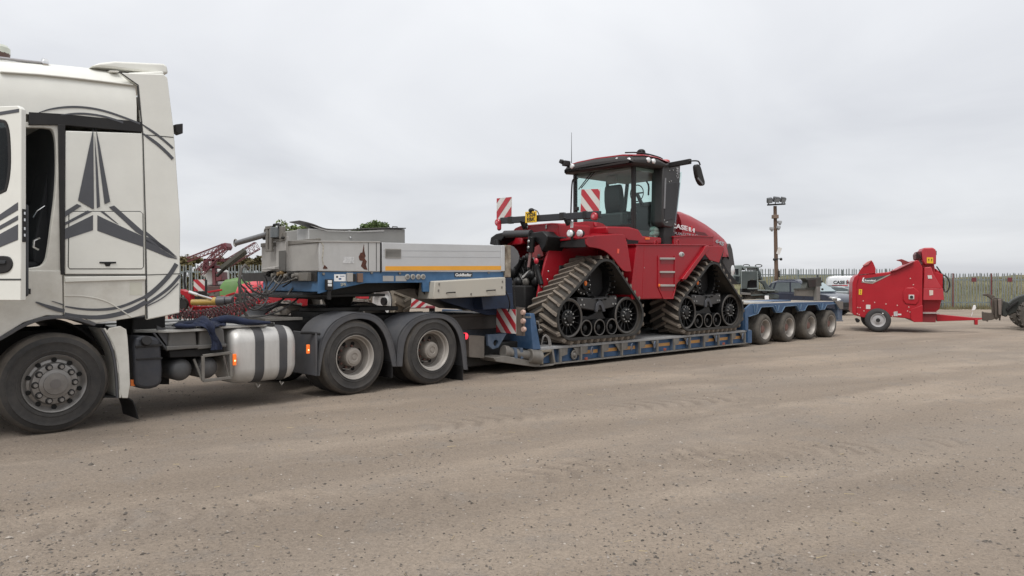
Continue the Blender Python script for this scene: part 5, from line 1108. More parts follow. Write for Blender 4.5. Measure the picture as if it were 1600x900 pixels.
    g = G(); g.prism(P([(1309, 482), (1316, 482), (1316, 500), (1309, 500)]), -.0, .35); g.prism(P([(1306, 500.5), (1316.5, 500.5), (1316.5, 502), (1306, 502)]), -.02, .3); g.out('tail_bracket', BLUED, t, .005)
    g = G(); g.prism(P([(1303, 471), (1316, 471), (1316, 483), (1311, 483)]), -.03, .0); g.prism(P([(1303, 466), (1307, 466), (1307, 472), (1303, 472)], .05), .03, .08); g.out('tail_plate', STEEL, t, .004)
    # wheels
    R = .385
    def tyre(w):
        s_ = [(.235, .02), (.26, .0), (R-.07, -.004), (R-.025, .015), (R-.004, .05)]; m_ = []
        for i in range(4): a = .05+(w-.1)*i/4; b = .05+(w-.1)*(i+1)/4; m_ += [(R, a+.006), (R, b-.008), (R-.01, b-.006), (R-.01, b)]
        return s_+m_[:-2]+[(R-.004, w-.05), (R-.04, w-.01), (.26, w), (.235, w-.02)]
    g = G(); g.lathe(tyre(.40), (0, 0, 0), 'y', 44, closed=True); tm = g.mesh('wheel', TYRED, 40)
    g = G(); g.lathe([(.24, .01), (.25, -.002), (.235, .0), (.215, .05), (.205, .15), (.19, .17), (.06, .175)], (0, 0, 0), 'y', 36); rm = g.mesh('rim', RIMG, 30)
    g = G(); g.lathe([(.10, .17), (.095, .08), (.07, .06), (0, .055)], (0, 0, 0), 'y', 20); hm = g.mesh('hub', RUSTRIM, 30)
    g = G(); [g.cyl((.145*cos(k*pi/4), .16, .145*sin(k*pi/4)), (.145*cos(k*pi/4), .185, .145*sin(k*pi/4)), .016, n=6) for k in range(8)]; nm = g.mesh('wheel_nuts', RUSTRIM, 30)
    for i, x in enumerate((0, 1.205, 2.405, 3.605)):
        for y, rz in ((0, 0), (B, pi)):
            w = inst('wheel', tm, t, (x, y+(.0 if y == 0 else 0), R-.008), (0, random.uniform(0, 6), rz)); inst('rim', rm, w); inst('hub', hm, w); inst('wheel_nuts', nm, w)
        g = G(); g.cyl((x, .2, R), (x, B-.2, R), .07, n=12); g.box(x-.06, x+.06, .5, .62, R, .75); g.out('axle', STEELD, t)
    # stowed gear on the bogie bed
    GG = mat('grey_green_stowed_gear', (.035, .04, .035), .6, .15, var=.2, dust=.4, dcol=(.18, .17, .15))
    def gear(name, pts, y0, y1, m=GG, bev=.006): g = G(); g.prism(P(pts, y0), y0, y1); return g.out(name, m, t, bev)
    gear('ramp_board', [(1243, 452), (1275, 450.8), (1275, 463.5), (1243, 462)], .55, .60, mat('taupe_ramp_board', (.13, .12, .105), .6, var=.2, dust=.4))
    gear('ramp_hook', [(1242, 450.5), (1277, 449), (1277, 453), (1242, 453)], .52, .56)
    gear('outrigger_head', [(1258, 434.5), (1283, 433), (1284, 447), (1276, 449.5), (1259, 450), (1262, 440)], .5, .66)
    gear('outrigger_post', [(1276.5, 448), (1282, 448), (1281.5, 474), (1276.5, 474)], .45, .55, mat('grey_post_steel', (.20, .195, .185), .55, .3, dust=.3))
    gear('outrigger_pin', [(1277.5, 429), (1279, 429), (1279, 435), (1277.5, 435)], .6, .63)
    gear('outrigger_cheek', [(1262, 437), (1275, 436), (1275, 448), (1264, 449)], .47, .5, STEELD)
    for u, v in ((1284, 440), (1285, 452)): x, z = at(u, v, .5); g = G(); g.ball((x, .5, z), .035, 10); g.out('outrigger_knob', STEELD, t)
    return t
LOADER = build_loader()
# ================================================================== TRACKED TRACTOR ON THE TRAILER
def build_tractor():
    F = LLA; P = F.poly; at = F.at; a3 = F.at3
    ox = -4.6
    FL = Frame(F.X, F.Y, F.a)
    t = thing('tracked_tractor', 'big red articulated tractor on four rubber track units, loaded on the low loader', 'tractor', F.loc(), F.a)
    ZD = .405; B = 2.75; CY = B/2
    BELT = mat('track_belt_rubber', (.024, .022, .020), .8, var=.15, dust=.5, dcol=(.105, .086, .066), dscale=3, bump=.15)
    BELTE = mat('track_belt_edge', (.018, .0175, .017), .6, var=.2, dust=.3, dcol=(.065, .058, .05))
    LUG = mat('track_lug_rubber', (.12, .10, .085), .8, var=.15, dust=.75, dcol=(.25, .205, .155), dscale=4)
    BLK = mat('gloss_black_casting', (.006, .006, .0065), .42, var=.15, dust=.08, dcol=(.05, .045, .04), spec=.35)
    BOLT = mat('bright_bolt', (.45, .45, .44), .35, .8)
    # ---------------- one track unit, its own axes: x along, y across from its outer edge, z from the deck
    def unit(cx, y0, turn, near):
        W = .76; s = 1 if turn == 0 else -1
        def Y(v): return y0+v if turn == 0 else y0+W-v
        RI, RT = .375, .40; zi = ZD+.075+.04+RI; zt_ = 1.60
        il, ir, it = (cx-.885, zi), (cx+(.80 if cx < -4 else .90), zi), (cx+.06, zt_-.02)
        def loop(k): return hull2(circ(il[0], il[1], RI+k, 40)+circ(ir[0], ir[1], RI+k, 40)+circ(it[0], it[1], RT+k, 40))
        inner = loop(.0); outer = loop(.042)
        g = G(); n = len(outer)
        # belt as a closed band between the two loops
        def resample(lp, m):
            L = [0]
            for a, b in zip(lp, lp[1:]+lp[:1]): L.append(L[-1]+math.dist(a, b))
            out = []; k = 0
            for i in range(m):
                d = L[-1]*i/m
                while L[k+1] < d: k += 1
                f = (d-L[k])/(L[k+1]-L[k]); a, b = lp[k], lp[(k+1) % len(lp)]; out.append((a[0]+(b[0]-a[0])*f, a[1]+(b[1]-a[1])*f))
            return out, L[-1]
        ro, LO = resample(outer, 132); m = len(ro)
        nrm = []
        for i in range(m):
            a, b = ro[i-1], ro[(i+1) % m]; d = Vector((b[0]-a[0], b[1]-a[1])).normalized(); nrm.append(Vector((d.y, -d.x)))
        vs = []
        prof = [(.0, -.028), (.012, .0), (W-.012, .0), (W, -.028), (W-.01, -.046), (.01, -.046)]
        for i in range(m):
            p = Vector(ro[i]); vs.append([g.bm.verts.new((*(lambda q: (q.x, Y(v), q.y))(p+nrm[i]*k),)) for v, k in prof])
        for i in range(m):
            A, Bq = vs[i], vs[(i+1) % m]
            for j in range(len(prof)):
                j2 = (j+1) % len(prof); g.bm.faces.new((A[j], A[j2], Bq[j2], Bq[j]))
        belt = g.out('track_belt', BELT, t, smooth=40)
        # bright outer rim bead of the belt
        g = G(); ring = []
        for i in range(m):
            p = Vector(ro[i]); ring.append([(p+nrm[i]*k).to_tuple()+(v,) for v, k in ((-.006, -.008), (-.006, -.052), (.03, -.052), (.03, -.008))])
        R_ = [[g.bm.verts.new((x, Y(v), z)) for x, z, v in r] for r in ring]
        for i in range(m):
            A, Bq = R_[i], R_[(i+1) % m]
            for j in range(4): g.bm.faces.new((A[j], A[(j+1) % 4], Bq[(j+1) % 4], Bq[j]))
        g.out('belt_edge', BELTE, belt, smooth=40)
        # chevron lugs
        N = 36
        def lugmesh(half):
            g = G(); h = .062
            # a bar from the middle of the belt to its edge, trailing backwards
            a, b = (.02, W/2+.035) , (W-.0, W-.0)
            if half == 0: p, q = (.0, -.02+.02), (W/2+.03, .0)
            pts = [(0., -.11), (.40, .075)] if half == 0 else [(W-.40, .075), (W, -.11)]
            (ya, xa), (yb, xb) = pts; w0, w1 = .036, .024
            lo = [(xa-w0, ya), (xa+w0, ya), (xb+w0, yb), (xb-w0, yb)]; hi = [(xa-w1, ya+(.02 if half == 0 else 0)), (xa+w1, ya+(.02 if half == 0 else 0)), (xb+w1, yb-(.0 if half == 0 else .02)), (xb-w1, yb-(.0 if half == 0 else .02))]
            g._solid([(x, y, -.004) for x, y in lo], [(x, y, h) for x, y in hi]); return g.mesh('track_lug', LUG, 20)
        lm = [lugmesh(0), lugmesh(1)]
        G2 = G() if not near else None
        for half in (0, 1):
            for i in range(N):
                k = (i+(.5 if half else 0))/N*m; i0 = int(k) % m; f = k-int(k); a, b = Vector(ro[i0]), Vector(ro[(i0+1) % m]); p = a.lerp(b, f)
                nn = (nrm[i0]*(1-f)+nrm[(i0+1) % m]*f).normalized(); X = Vector((-nn.y, 0, nn.x)) ; Z = Vector((nn.x, 0, nn.y)); X = Vector((nn.y, 0, -nn.x))
                if turn: Mx = Matrix((X, Vector((0, -1, 0)), Z)).transposed().to_4x4()
                else: Mx = Matrix((X, Vector((0, 1, 0)), Z)).transposed().to_4x4()
                Mx.translation = (p.x, Y(0), p.y)
                if near:
                    o = bpy.data.objects.new('track_lug', lm[half]); C.objects.link(o); o.parent = belt; o.matrix_local = Mx
                else:
                    base = len(G2.bm.verts); G2.bm.from_mesh(lm[half]); G2.bm.verts.ensure_lookup_table(); bmesh.ops.transform(G2.bm, matrix=Mx, verts=G2.bm.verts[base:])
        if not near: o = G2.out('track_lugs', LUG, belt, smooth=20, weld=False); o['kind'] = 'stuff'
        # idlers with spokes
        def idler(c, name):
            g = G(); x, z = c
            pr = [(RI-.002, .10), (RI-.002, .27), (RI-.05, .27), (RI-.05, .14), (RI-.06, .10)]
            g.lathe([(r, 0+v) for r, v in pr], (x, 0, z), 'y', 40, closed=True); g.lathe([(r, W-v) for r, v in pr], (x, 0, z), 'y', 40, closed=True)
            g.lathe([(RI-.05, .24), (.15, .20), (.15, W-.2), (RI-.05, W-.24)], (x, 0, z), 'y', 32)
            for v in g.bm.verts: v.co.y = Y(v.co.y)
            w = g.out(name, BLK, t, smooth=35)
            g = G(); g.lathe([(RI-.045, .095), (RI-.02, .088), (RI-.0, .10)], (x, 0, z), 'y', 40); g.lathe([(RI-.05, .10), (RI-.015, .092), (RI-.015, .13), (RI-.05, .13)], (x, 0, z), 'y', 40, closed=True)
            for v in g.bm.verts: v.co.y = Y(v.co.y)
            g.out('idler_rim', mat('worn_black_rim', (.055, .052, .05), .4, .3, dust=.3), w, smooth=30)
            for k in range(14):
                a = 2*pi*k/14+.1; g = G(); c0, s0 = cos(a), sin(a); g.bar((x+.13*c0, Y(.165), z+.13*s0), (x+(RI-.05)*c0, Y(.145), z+(RI-.05)*s0), .05, .016, up=(c0*0-s0, 0, c0)); g.out('spoke', BLK, w, .004)
            g = G(); g.lathe([(0, .07), (.07, .075), (.085, .10), (.16, .13), (.17, .2)], (x, 0, z), 'y', 24)
            for v in g.bm.verts: v.co.y = Y(v.co.y)
            g.out('idler_hub', BLK, w)
            g = G(); bm_ = None
            for k in range(10):
                a = 2*pi*k/10; c_ = Vector((x+.125*cos(a), Y(.115), z+.125*sin(a))); g.cyl(c_, c_+Vector((0, -.035*s, 0)), .015, n=6)
            o = g.out('hub_bolts', BOLT, w); o['kind'] = 'stuff'
            return w
        idler(il, 'idler_wheel'); idler(ir, 'idler_wheel')
        for k, dx in enumerate((-.40, -.02, .34)):
            r = .165; c_ = (cx+dx, ZD+.118+r); g = G(); g.lathe([(r, .1), (r, .27), (r-.03, .27), (r-.035, .2), (.06, .2), (.05, .13), (0, .12)], (c_[0], 0, c_[1]), 'y', 28); g.lathe([(0, W-.12), (r, W-.1), (r, W-.27), (r-.03, W-.27)], (c_[0], 0, c_[1]), 'y', 24); g.cyl((c_[0], .2, c_[1]), (c_[0], W-.2, c_[1]), .05, n=10)
            for v in g.bm.verts: v.co.y = Y(v.co.y)
            rw = g.out('mid_roller', BLK, t)
            g = G(); g.lathe([(r-.03, .1), (r-.015, .094), (r-.002, .10)], (c_[0], 0, c_[1]), 'y', 28); 
            for v in g.bm.verts: v.co.y = Y(v.co.y)
            g.out('roller_rim', mat('worn_black_rim', (.055, .052, .05), .4, .3, dust=.3), rw)
        # top drive wheel, dark, behind the frame
        g = G(); g.lathe([(RT-.0, .22), (RT-.0, W-.22), (RT-.05, W-.22), (RT-.05, .22)], (it[0], 0, it[1]), 'y', 40, closed=True)
        for k in range(20): a = 2*pi*k/20; g.bar((it[0]+(RT-.03)*cos(a), .1, it[1]+(RT-.03)*sin(a)), (it[0]+(RT-.03)*cos(a), W-.1, it[1]+(RT-.03)*sin(a)), .03)
        for v in g.bm.verts: v.co.y = Y(v.co.y)
        dw = g.out('drive_wheel', BLK, t)
        hx, hz = cx-.36, ZD+1.11
        g = G(); g.lathe([(0, .14), (.09, .145), (.10, .20), (.2, .23), (.21, .34)], (hx, 0, hz), 'y', 24)
        for v in g.bm.verts: v.co.y = Y(v.co.y)
        hb = g.out('drive_hub', BLK, t)
        g = G()
        for k in range(12): a = 2*pi*k/12; c_ = Vector((hx+.175*cos(a), Y(.225), hz+.175*sin(a))); g.cyl(c_, c_+Vector((0, -.03*s, 0)), .014, n=6)
        g.out('hub_bolts', BOLT, hb)['kind'] = 'stuff'
        g = G(); g.ball((hx-.02, Y(.14), hz+.03), (.04, .02, .05), 8); g.out('hub_reflector', AMBERU, hb)
        # undercarriage beam with its pivot
        g = G(); zq = ZD+.73; bmx = [(cx-.62, zq-.05), (cx-.60, zq+.15), (cx-.1, zq+.12), (cx+.52, zq+.17), (cx+.56, zq+.13), (cx+.55, zq-.06), (cx+.2, zq-.10), (cx-.1, zq-.13)]
        pr = [(x, Y(.14), z) for x, z in bmx]; pr2 = [(x, Y(W-.14), z) for x, z in bmx]; g._solid(pr, pr2); fb = g.out('undercarriage_beam', mat('black_beam_paint', (.022, .022, .024), .35, var=.1, dust=.25, dcol=(.13, .12, .11)), t, .02)
        g = G(); arch = [(cx-.13, zq-.14), (cx-.10, zq+.0), (cx-.04, zq+.075), (cx+.05, zq+.07), (cx+.12, zq-.03), (cx+.17, zq-.14), (cx+.09, zq-.15), (cx+.03, zq-.02), (cx-.03, zq-.02), (cx-.06, zq-.15)]
        pr = [(x, Y(.11), z) for x, z in arch]; pr2 = [(x, Y(.15), z) for x, z in arch]; g._solid(pr, pr2); g.out('pivot_yoke', mat('worn_edge_steel', (.075, .077, .085), .4, .4), fb, .008)
        g = G(); arm = [(cx-.55, zq-.20), (cx-.25, zq-.23), (cx-.05, zq-.16), (cx+.02, zq-.06), (cx+.10, zq-.06), (cx+.22, zq-.24), (cx+.30, zq-.30), (cx-.1, zq-.31), (cx-.5, zq-.30)]
        pr = [(x, Y(.19), z) for x, z in arm]; pr2 = [(x, Y(W-.19), z) for x, z in arm]; g._solid(pr, pr2); g.out('swing_arm', BLK, t, .02)
        g = G()
        for bx, bz in ((-.53, -.0), (-.44, .0), (-.50, .1), (.40, .0), (.48, .0), (.47, .11)): c_ = Vector((cx+bx, Y(.14), zq+bz)); g.cyl(c_, c_+Vector((0, -.02*s, 0)), .018, n=8)
        g.out('beam_bolts', BOLT, fb)
        g = G(); ctr = [(it[0]-.3, zq), (it[0]+.34, zq), (it[0]+.3, it[1]+.3), (it[0]-.24, it[1]+.3)]; pr = [(x, Y(.38), z) for x, z in ctr]; pr2 = [(x, Y(W+.2), z) for x, z in ctr]; g._solid(pr, pr2); g.out('final_drive', BLACKS, t)
    unit(-6.135, -.05, 0, True); unit(-2.42, -.05, 0, True); unit(-6.135, B-.71, 1, False); unit(-2.42, B-.71, 1, False)
    # ---------------- body
    def slab(name, pts, y0, y1, m=RED, bev=.012, par=t, label=None, yp=None):
        g = G(); g.prism(P(pts, y0 if yp is None else yp), y0, y1); return g.out(name, m, par, bev, label=label)
    o1, K1 = (820, 330), 3.6
    Z = lambda pts: z1(o1, K1, pts)
    yi = .72
    # rear frame side wall behind the track
    rw = P(smooth2([(840, 482), (838, 481), (841, 455), (853, 405), (862, 375), (866, 364), (872, 356), (882, 350), (905, 346.5), (925, 346), (940, 348), (948, 353), (950, 366), (985, 375), (985, 470), (840, 482)], 1), yi)
    for y0, y1 in ((yi, yi+.05), (B-yi-.05, B-yi)): g = G(); g.prism(rw, y0, y1); g.out('rear_side_wall', RED, t, .012)
    sh = P(smooth2([(862, 380), (866, 364), (872, 356), (882, 350), (905, 346.5), (925, 346), (940, 348), (948, 353), (950, 372)], 1), yi)
    for y0, y1 in ((yi+.012, yi+.42), (B-yi-.42, B-yi-.012)): g = G(); g.prism(sh, y0, y1); g.out('rear_shoulder', RED, t, .05, 3)
    g = G()
    for u, v in ((857, 424), (855.5, 436.5), (853.5, 449), (869, 387), (869, 373), (846, 448)): x, z = at(u, v, yi); g.ball((x, yi-.003, z), (.02, .012, .02), 8)
    g.out('wall_bolts', BOLT, t)
    # inner cross panel and rear top cover
    xq = at(862, 380, yi)[0]
    cov = [F.face(u, v, xq+.05) for u, v in ((796, 368), (797.5, 363), (804, 356), (813, 352), (860, 348), (885, 347.5), (885, 374), (796, 374))]
    cov = P([(800, 374)], 1) and cov
    g = G(); g.prism_x([(max(.6, min(2.3, y)), z) for y, z in cov], xq+.05, xq+1.0); g.out('rear_cover', RED, t, .04, 3)
    g = G(); zr0, zr1 = at(870, 470, .9)[1], at(870, 372, .9)[1]; g.box(xq+.5, xq+.56, yi+.05, B-yi-.05, zr0, zr1); g.out('rear_bulkhead', mat('deep_red_bulkhead', (.23, .011, .018), .4, var=.1), t)
    x, z = at(930, 350.5, yi); g = G(); g.cyl((x, yi-.02, z), (x, yi+.02, z), .045, n=14); g.out('round_reflector', REDLENS, t, .004)
    x, z = at(929, 338.5, .2); 
    # fender of the rear track: top shelf and outer cheek
    xs0, zs0 = at(869, 374.5, .72); xs1, zs1 = at(914, 370, -.05); xs2, zs2 = at(973, 366, -.05)
    g = G(); g._solid([(xs0, .68, zs0-.035), (xs1, -.07, zs1-.03), (xs2, -.07, zs2-.05), (xs2, .8, zs2-.05), (xs0-.0, .8, zs0-.035)], [(xs0, .68, zs0+.0), (xs1, -.07, zs1+.0), (xs2, -.07, zs2), (xs2, .8, zs2+.06), (xs0, .8, zs0+.03)]); fs = g.out('fender_shelf', RED, t, .008)
    ch = smooth2(Z([(338, 142), (545, 128), (560, 135), (572, 165), (598, 325), (598, 340), (558, 340), (530, 310), (495, 262), (455, 225), (410, 208), (345, 200)]), 1, True)
    g = G(); g.prism(P(ch, -.07), -.075, -.05); g.out('fender_cheek', RED, t, .008)
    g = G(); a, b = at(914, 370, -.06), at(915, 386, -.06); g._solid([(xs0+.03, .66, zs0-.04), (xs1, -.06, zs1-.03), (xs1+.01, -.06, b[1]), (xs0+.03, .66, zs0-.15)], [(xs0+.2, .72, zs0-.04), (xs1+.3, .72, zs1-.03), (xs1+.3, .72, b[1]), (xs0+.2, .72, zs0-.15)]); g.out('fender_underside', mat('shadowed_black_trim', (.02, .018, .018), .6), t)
    # front curtain of the rear fender, reaching down behind the cheek
    g = G(); p_ = P(Z([(575, 170), (600, 335), (596, 345), (566, 180)]), -.06); g.prism(p_, -.06, .72); g.out('fender_curtain', RED, t, .006)
    x0_, z0_ = at(966, 390, -.08); g = G(); g.obox((x0_, -.08, z0_-.03), (.05, .008, .09), Matrix.Rotation(radians(6), 3, 'Y')); g.out('fender_reflector', mat('orange_red_reflector', (.75, .1, .06), .4), t)
    for u, v in ((894, 365), (909, 365)):
        x, z = at(u, v, .25); g = G(); g.lathe([(0, -.085), (.06, -.08), (.075, -.04), (.06, .02), (.03, .05), (0, .05)], (x, .25, z), 'x', 18); wl = g.out('work_lamp', BLACKP, t); g = G(); g.lathe([(0, -.095), (.05, -.092), (.072, -.075), (.074, -.05)], (x, .25, z), 'x', 18); g.out('lamp_lens', LAMPG, wl); g = G(); g.bar((x, .25, z-.12), (x, .25, z-.05), .035); g.out('lamp_stem', BLACKP, wl)
    # middle: tank body with the steps
    yt = .0
    tank = Z([(628, 188), (1010, 190), (985, 250), (885, 382), (865, 400), (845, 430), (832, 492), (606, 497), (602, 420)])
    tk = slab('side_tank', tank, yt, .75, RED, .02)
    g = G(); g.prism(P(tank, B), B-.75, B) if False else g.prism(P(tank, yt), B-.75, B); g.out('side_tank', RED, t, .02)
    slab('tank_top_rim', Z([(622, 184), (1020, 187), (1016, 194), (624, 192)]), -.02, .75, RED, .006, tk)
    slab('tank_edge', Z([(628, 192), (640, 192), (612, 495), (602, 495), (600, 420)]), -.006, .02, RED, .004, tk)
    slab('tank_fold', Z([(672, 200), (676, 200), (665, 492), (660, 492)]), -.004, .01, RED, .002, tk)
    # steps
    for (u0, v0, u1, v1) in ((763, 261, 846, 272), (763, 337, 846, 348), (763, 412, 846, 424)):
        st = slab('step_tread', Z([(u0, v0), (u1, v0), (u1, v1), (u0, v1)]), -.03, .06, mat('grey_step_tread', (.42, .40, .38), .5, .3, var=.1, dust=.3), .006, t); 
        slab('step_recess', Z([(u0+2, v1), (u1-2, v1), (u1-2, v1+24), (u0+2, v1+24)]), -.004, .004, mat('step_recess_red', (.2, .012, .018), .4), .0, st)
    for u in (755, 848): slab('step_rail', Z([(u-4, 250), (u+4, 250), (u+3, 430), (u-5, 430)]), -.02, .01, RED, .005)
    x, z = at(820+752/K1, 330+418/K1, -.0); g = G(); g.ball((x, -.02, z), (.035, .02, .035), 10); g.out('side_reflector', AMBERU, t)
    slab('step_hanger', Z([(757, 430), (784, 488), (832, 486), (848, 428), (852, 430), (836, 494), (780, 494), (752, 432)]), -.015, .01, RED, .004)
    x, z = at(820+882/K1, 330+243/K1, -.0); g = G(); g.ball((x, .0, z), (.10, .022, .055), 16); fl = g.out('tank_light', mat('grey_lamp_lens', (.45, .45, .44), .25), t); g = G(); g.ball((x+.02, -.018, z), (.025, .01, .03), 8); g.out('light_core', STEELD, fl)
    for u, v in ((672, 318), (846, 372), (748, 380)): x, z = at(820+u/K1, 330+v/K1, 0); g = G(); g.ball((x, 0, z), (.013, .008, .013), 6); g.out('rivet', BOLT, t)
    # handrails
    for u in (740, 862): g = G(); pts = [a3(820+(u+q)/K1, 330+v/K1, .1) for q, v in ((-12, 184), (-10, 168), (-2, 162), (6, 166), (6, 260))]; g.tube(smooth2(pts, 2), .014, 7); g.out('hand_rail', RED, t, smooth=60)
    # front fender with diagonal beam
    g = G(); g.prism(P(Z([(1016, 196), (1032, 192), (1040, 205), (905, 385), (885, 382), (1000, 225)]), -.06), -.07, .05); g.out('diagonal_beam', RED, t, .012)
    g = G(); g.prism(P(Z([(1016, 196), (1110, 196), (1122, 208), (1092, 290), (1040, 275), (1012, 240)]), -.05), -.055, -.03); g.out('front_fender_cheek', RED, t, .008)
    fx0, fz0 = at(820+1016/K1, 330+196/K1, -.05); fx1, fz1 = at(820+1118/K1, 330+205/K1, -.05); g = G(); g._solid([(fx0, -.05, fz0-.02), (fx1, -.05, fz1-.03), (fx1, .8, fz1-.03), (fx0, .8, fz0-.02)], [(fx0, -.05, fz0), (fx1, -.05, fz1), (fx1, .8, fz1+.03), (fx0, .8, fz0+.03)]); g.out('front_fender_top', RED, t, .006)
    g = G(); p_ = P(Z([(1000, 225), (890, 380), (888, 395), (990, 250)]), -.03); g.prism(p_, -.03, .75); g.out('front_fender_curtain', RED, t, .006)
    g = G(); g.prism(P(Z([(1016, 205), (1118, 208), (1100, 290), (1200, 410), (960, 410), (1000, 260)]), .78), .76, .80); g.out('front_inner_wall', BLACKS, t)
    # platform and engine side box
    slab('cab_platform', Z([(464, 85), (590, 88), (640, 102), (665, 140), (770, 148), (770, 185), (600, 185), (560, 150), (464, 128)]), .35, 2.4, RED, .03)
    slab('platform_reflector', Z([(680, 148), (704, 148), (704, 160), (680, 160)]), .335, .36, AMBERU, .003)
    slab('gap_shade_slab', Z([(572, 160), (640, 165), (622, 300), (596, 300)]), .3, .8, BLACKS, 0)  # black slab added for the shade in the gap beside the tank
    slab('engine_side_box', Z([(838, 140), (920, 135), (1062, 142), (1062, 195), (838, 190)]), .30, .85, RED, .01)
    slab('engine_box_lid', Z([(838, 140), (915, 134), (1066, 141), (1066, 147), (920, 141), (838, 147)]), .28, .85, RED, .004)
    # chassis
    g = G(); g.box(-7.3, -1.2, .95, 1.8, .85, 1.5); g.box(-6.6, -5.6, .7, 2.05, 1.0, 1.9); g.box(-3.0, -1.8, .7, 2.05, 1.0, 1.9); g.out('chassis', BLACKS, t, .03)
    # ---------------- hood
    yh = .86; o8, K8 = (1030, 330), 9.
    top = [(1052, 329.5), (1063, 331), (1078, 337), (1096, 347), (1112, 358), (1126, 369), (1138, 379)]
    sec = []
    for u, v in top:
        x, z = at(u, v, yh+.25); sec.append((x, z))
    zbot = at(1100, 400, yh)[1]
    rings = []
    for i, (x, z) in enumerate(sec):
        n = .0 if i < len(sec)-2 else .05*(i-len(sec)+2)
        half = [(yh+n, zbot), (yh+n, z-.45), (yh+.03+n, z-.25), (yh+.10+n, z-.09), (yh+.25+n, z), (CY, z+.05)]
        ring = half+[(B-y, q) for y, q in half[:-1][::-1]]
        back = (0, 0, 0, 0, .06, .17, .30)[i]; m_ = len(ring)
        rings.append([(x-back*(1., 1., .85, .5, .15, 0.)[min(k, m_-1-k)], y, q) for k, (y, q) in enumerate(ring)])
    g = G(); g.loft(rings); hood = g.out('hood', RED, t, smooth=60)
    xg, zg = sec[-1]
    gr = P(z1(o8, K8, [(955, 470), (985, 450), (1015, 540), (1048, 760), (1055, 890), (960, 890), (870, 720), (925, 520)]), yh+.1)
    g = G(); g.prism(gr, yh+.06, B-yh-.06); gl = g.out('grille', mat('dark_grille_mesh', (.05, .046, .045), .6, var=.25, scale=40), t, .03)
    x, z = at(1145, 422, yh+.06); g = G(); g.ball((x, yh+.09, z), (.12, .05, .17), 12); g.out('headlamp', LAMPG, t)
    # lettering on the hood
    def side_text(name, txt, u0, v0, u1, v1, u2, v2, m, y=yh-.003, par=hood, **kw):   # left-bottom, right-bottom, left-top
        (xa, za), (xb, zb), (xc_, zc_) = at(u0, v0, y), at(u1, v1, y), at(u2, v2, y)
        return lettering(name, txt, m, par, (xa, y, za), math.hypot(xb-xa, zb-za), zc_-za, tilt=math.atan2(zb-za, xb-xa), **kw)
    side_text('brand_lettering', 'CASE', 1048.5, 355.5, 1074, 360.5, 1048.5, 348, WPRINT, bold=.03)
    side_text('brand_lettering', 'IH', 1076, 361, 1085, 363.5, 1076, 354.5, WPRINT, bold=.05)
    side_text('brand_lettering', 'i', 1079.5, 360.5, 1081.5, 361, 1079.5, 352.5, mat('emblem_red', (.6, .03, .04), .4), y=yh-.006, bold=.05)
    side_text('model_lettering', 'QUADTRAC', 1050, 366.5, 1090, 371.5, 1050, 361.5, SILVERP, shear=.2)
    side_text('model_number', '645', 1118, 379, 1131, 385, 1118, 372.5, SILVERP, y=yh+.0-.004, shear=.2, bold=.03)
    slab('hood_stripe', z1(o8, K8, [(500, 280), (640, 300), (690, 345), (520, 330)]), yh-.004, yh+.01, mat('dark_red_stripe', (.12, .008, .012), .4), 0)
    # ---------------- cab
    yc0, yc1 = .50, B-.50
    xr_ = at(990, 300, yc0)[0]; xf_ = at(1040, 300, yc0)[0]+.05; xw0 = at(1046, 357, .72)[0]-xf_; xw1 = at(1056, 262, .72)[0]-xf_
    zb_ = at(990, 357, yc0)[1]; zr_ = at(990, 256, yc0)[1]
    def post(name, p, q, w=.05, m=BLACKP): g = G(); g.bar(p, q, w, w); return g.out(name, m, t, .01)
    # pillars
    for y in (yc0+.03, yc1-.03):
        post('cab_pillar', (xr_+.03, y, zb_), (xr_+.03, y, zr_), .075); post('cab_pillar', (xf_+.0, y, zb_-.3), (xf_-.01, y, zr_+.05), .05); post('cab_pillar', (xf_+xw0-.02, y+(.12 if y < CY else -.12), zb_), (xf_+xw1-.02, y+(.1 if y < CY else -.1), zr_), .07)
    # glass: rear pane, doors, windscreen
    g = G(); g.box(xr_, xr_+.012, yc0+.06, yc1-.06, zb_, zr_); g.out('rear_window', GLASSC, t)
    dz = at(1010, 366, yc0)[1]
    door = [(xr_+.06, zb_-.05), (xr_+.30, dz-.35), (xf_-.03, dz-.42), (xf_-.02, zr_), (xr_+.06, zr_)]
    for y in (yc0, yc1-.012):
        g = G(); g.prism(door, y, y+.012); dg = g.out('cab_door_glass', GLASSC, t)
        g = G()
        for (xa, za), (xb, zb3) in zip(door, door[1:]+door[:1]): g.bar((xa, y+.006, za), (xb, y+.006, zb3), .032, .032)
        g.out('door_frame', BLACKP, dg, .006)
    for y in (yc0+.02, yc1-.03): g = G(); g.prism([(xf_, zb_), (xf_+xw0-.04, zb_), (xf_+xw1-.04, zr_), (xf_, zr_)], y, y+.012); g.out('quarter_window', GLASSC, t)
    g = G(); g._solid([(xf_+xw0, yc0+.12, zb_), (xf_+xw0, yc1-.12, zb_), (xf_+xw1, yc1-.12, zr_), (xf_+xw1, yc0+.12, zr_)], [(xf_+xw0+.012, yc0+.12, zb_), (xf_+xw0+.012, yc1-.12, zb_), (xf_+xw1+.012, yc1-.12, zr_), (xf_+xw1+.012, yc0+.12, zr_)]); g.out('windscreen', GLASSC, t)
    # dark lower trim inside the rear pane, floor, far door trim
    DKC = mat('charcoal_cab_trim', (.022, .024, .026), .5, var=.2)
    zm = at(960, 312, CY)[1]
    g = G(); g.box(xr_-.006, xr_, yc0+.03, yc1-.03, zb_-.05, zb_+.10); g.out('rear_sill', BLACKP, t, .004)
    g = G(); g.box(xr_+.02, xf_+xw0-.03, yc0+.05, yc1-.05, zb_-.35, zb_-.02); g.out('cab_floor', DKC, t)
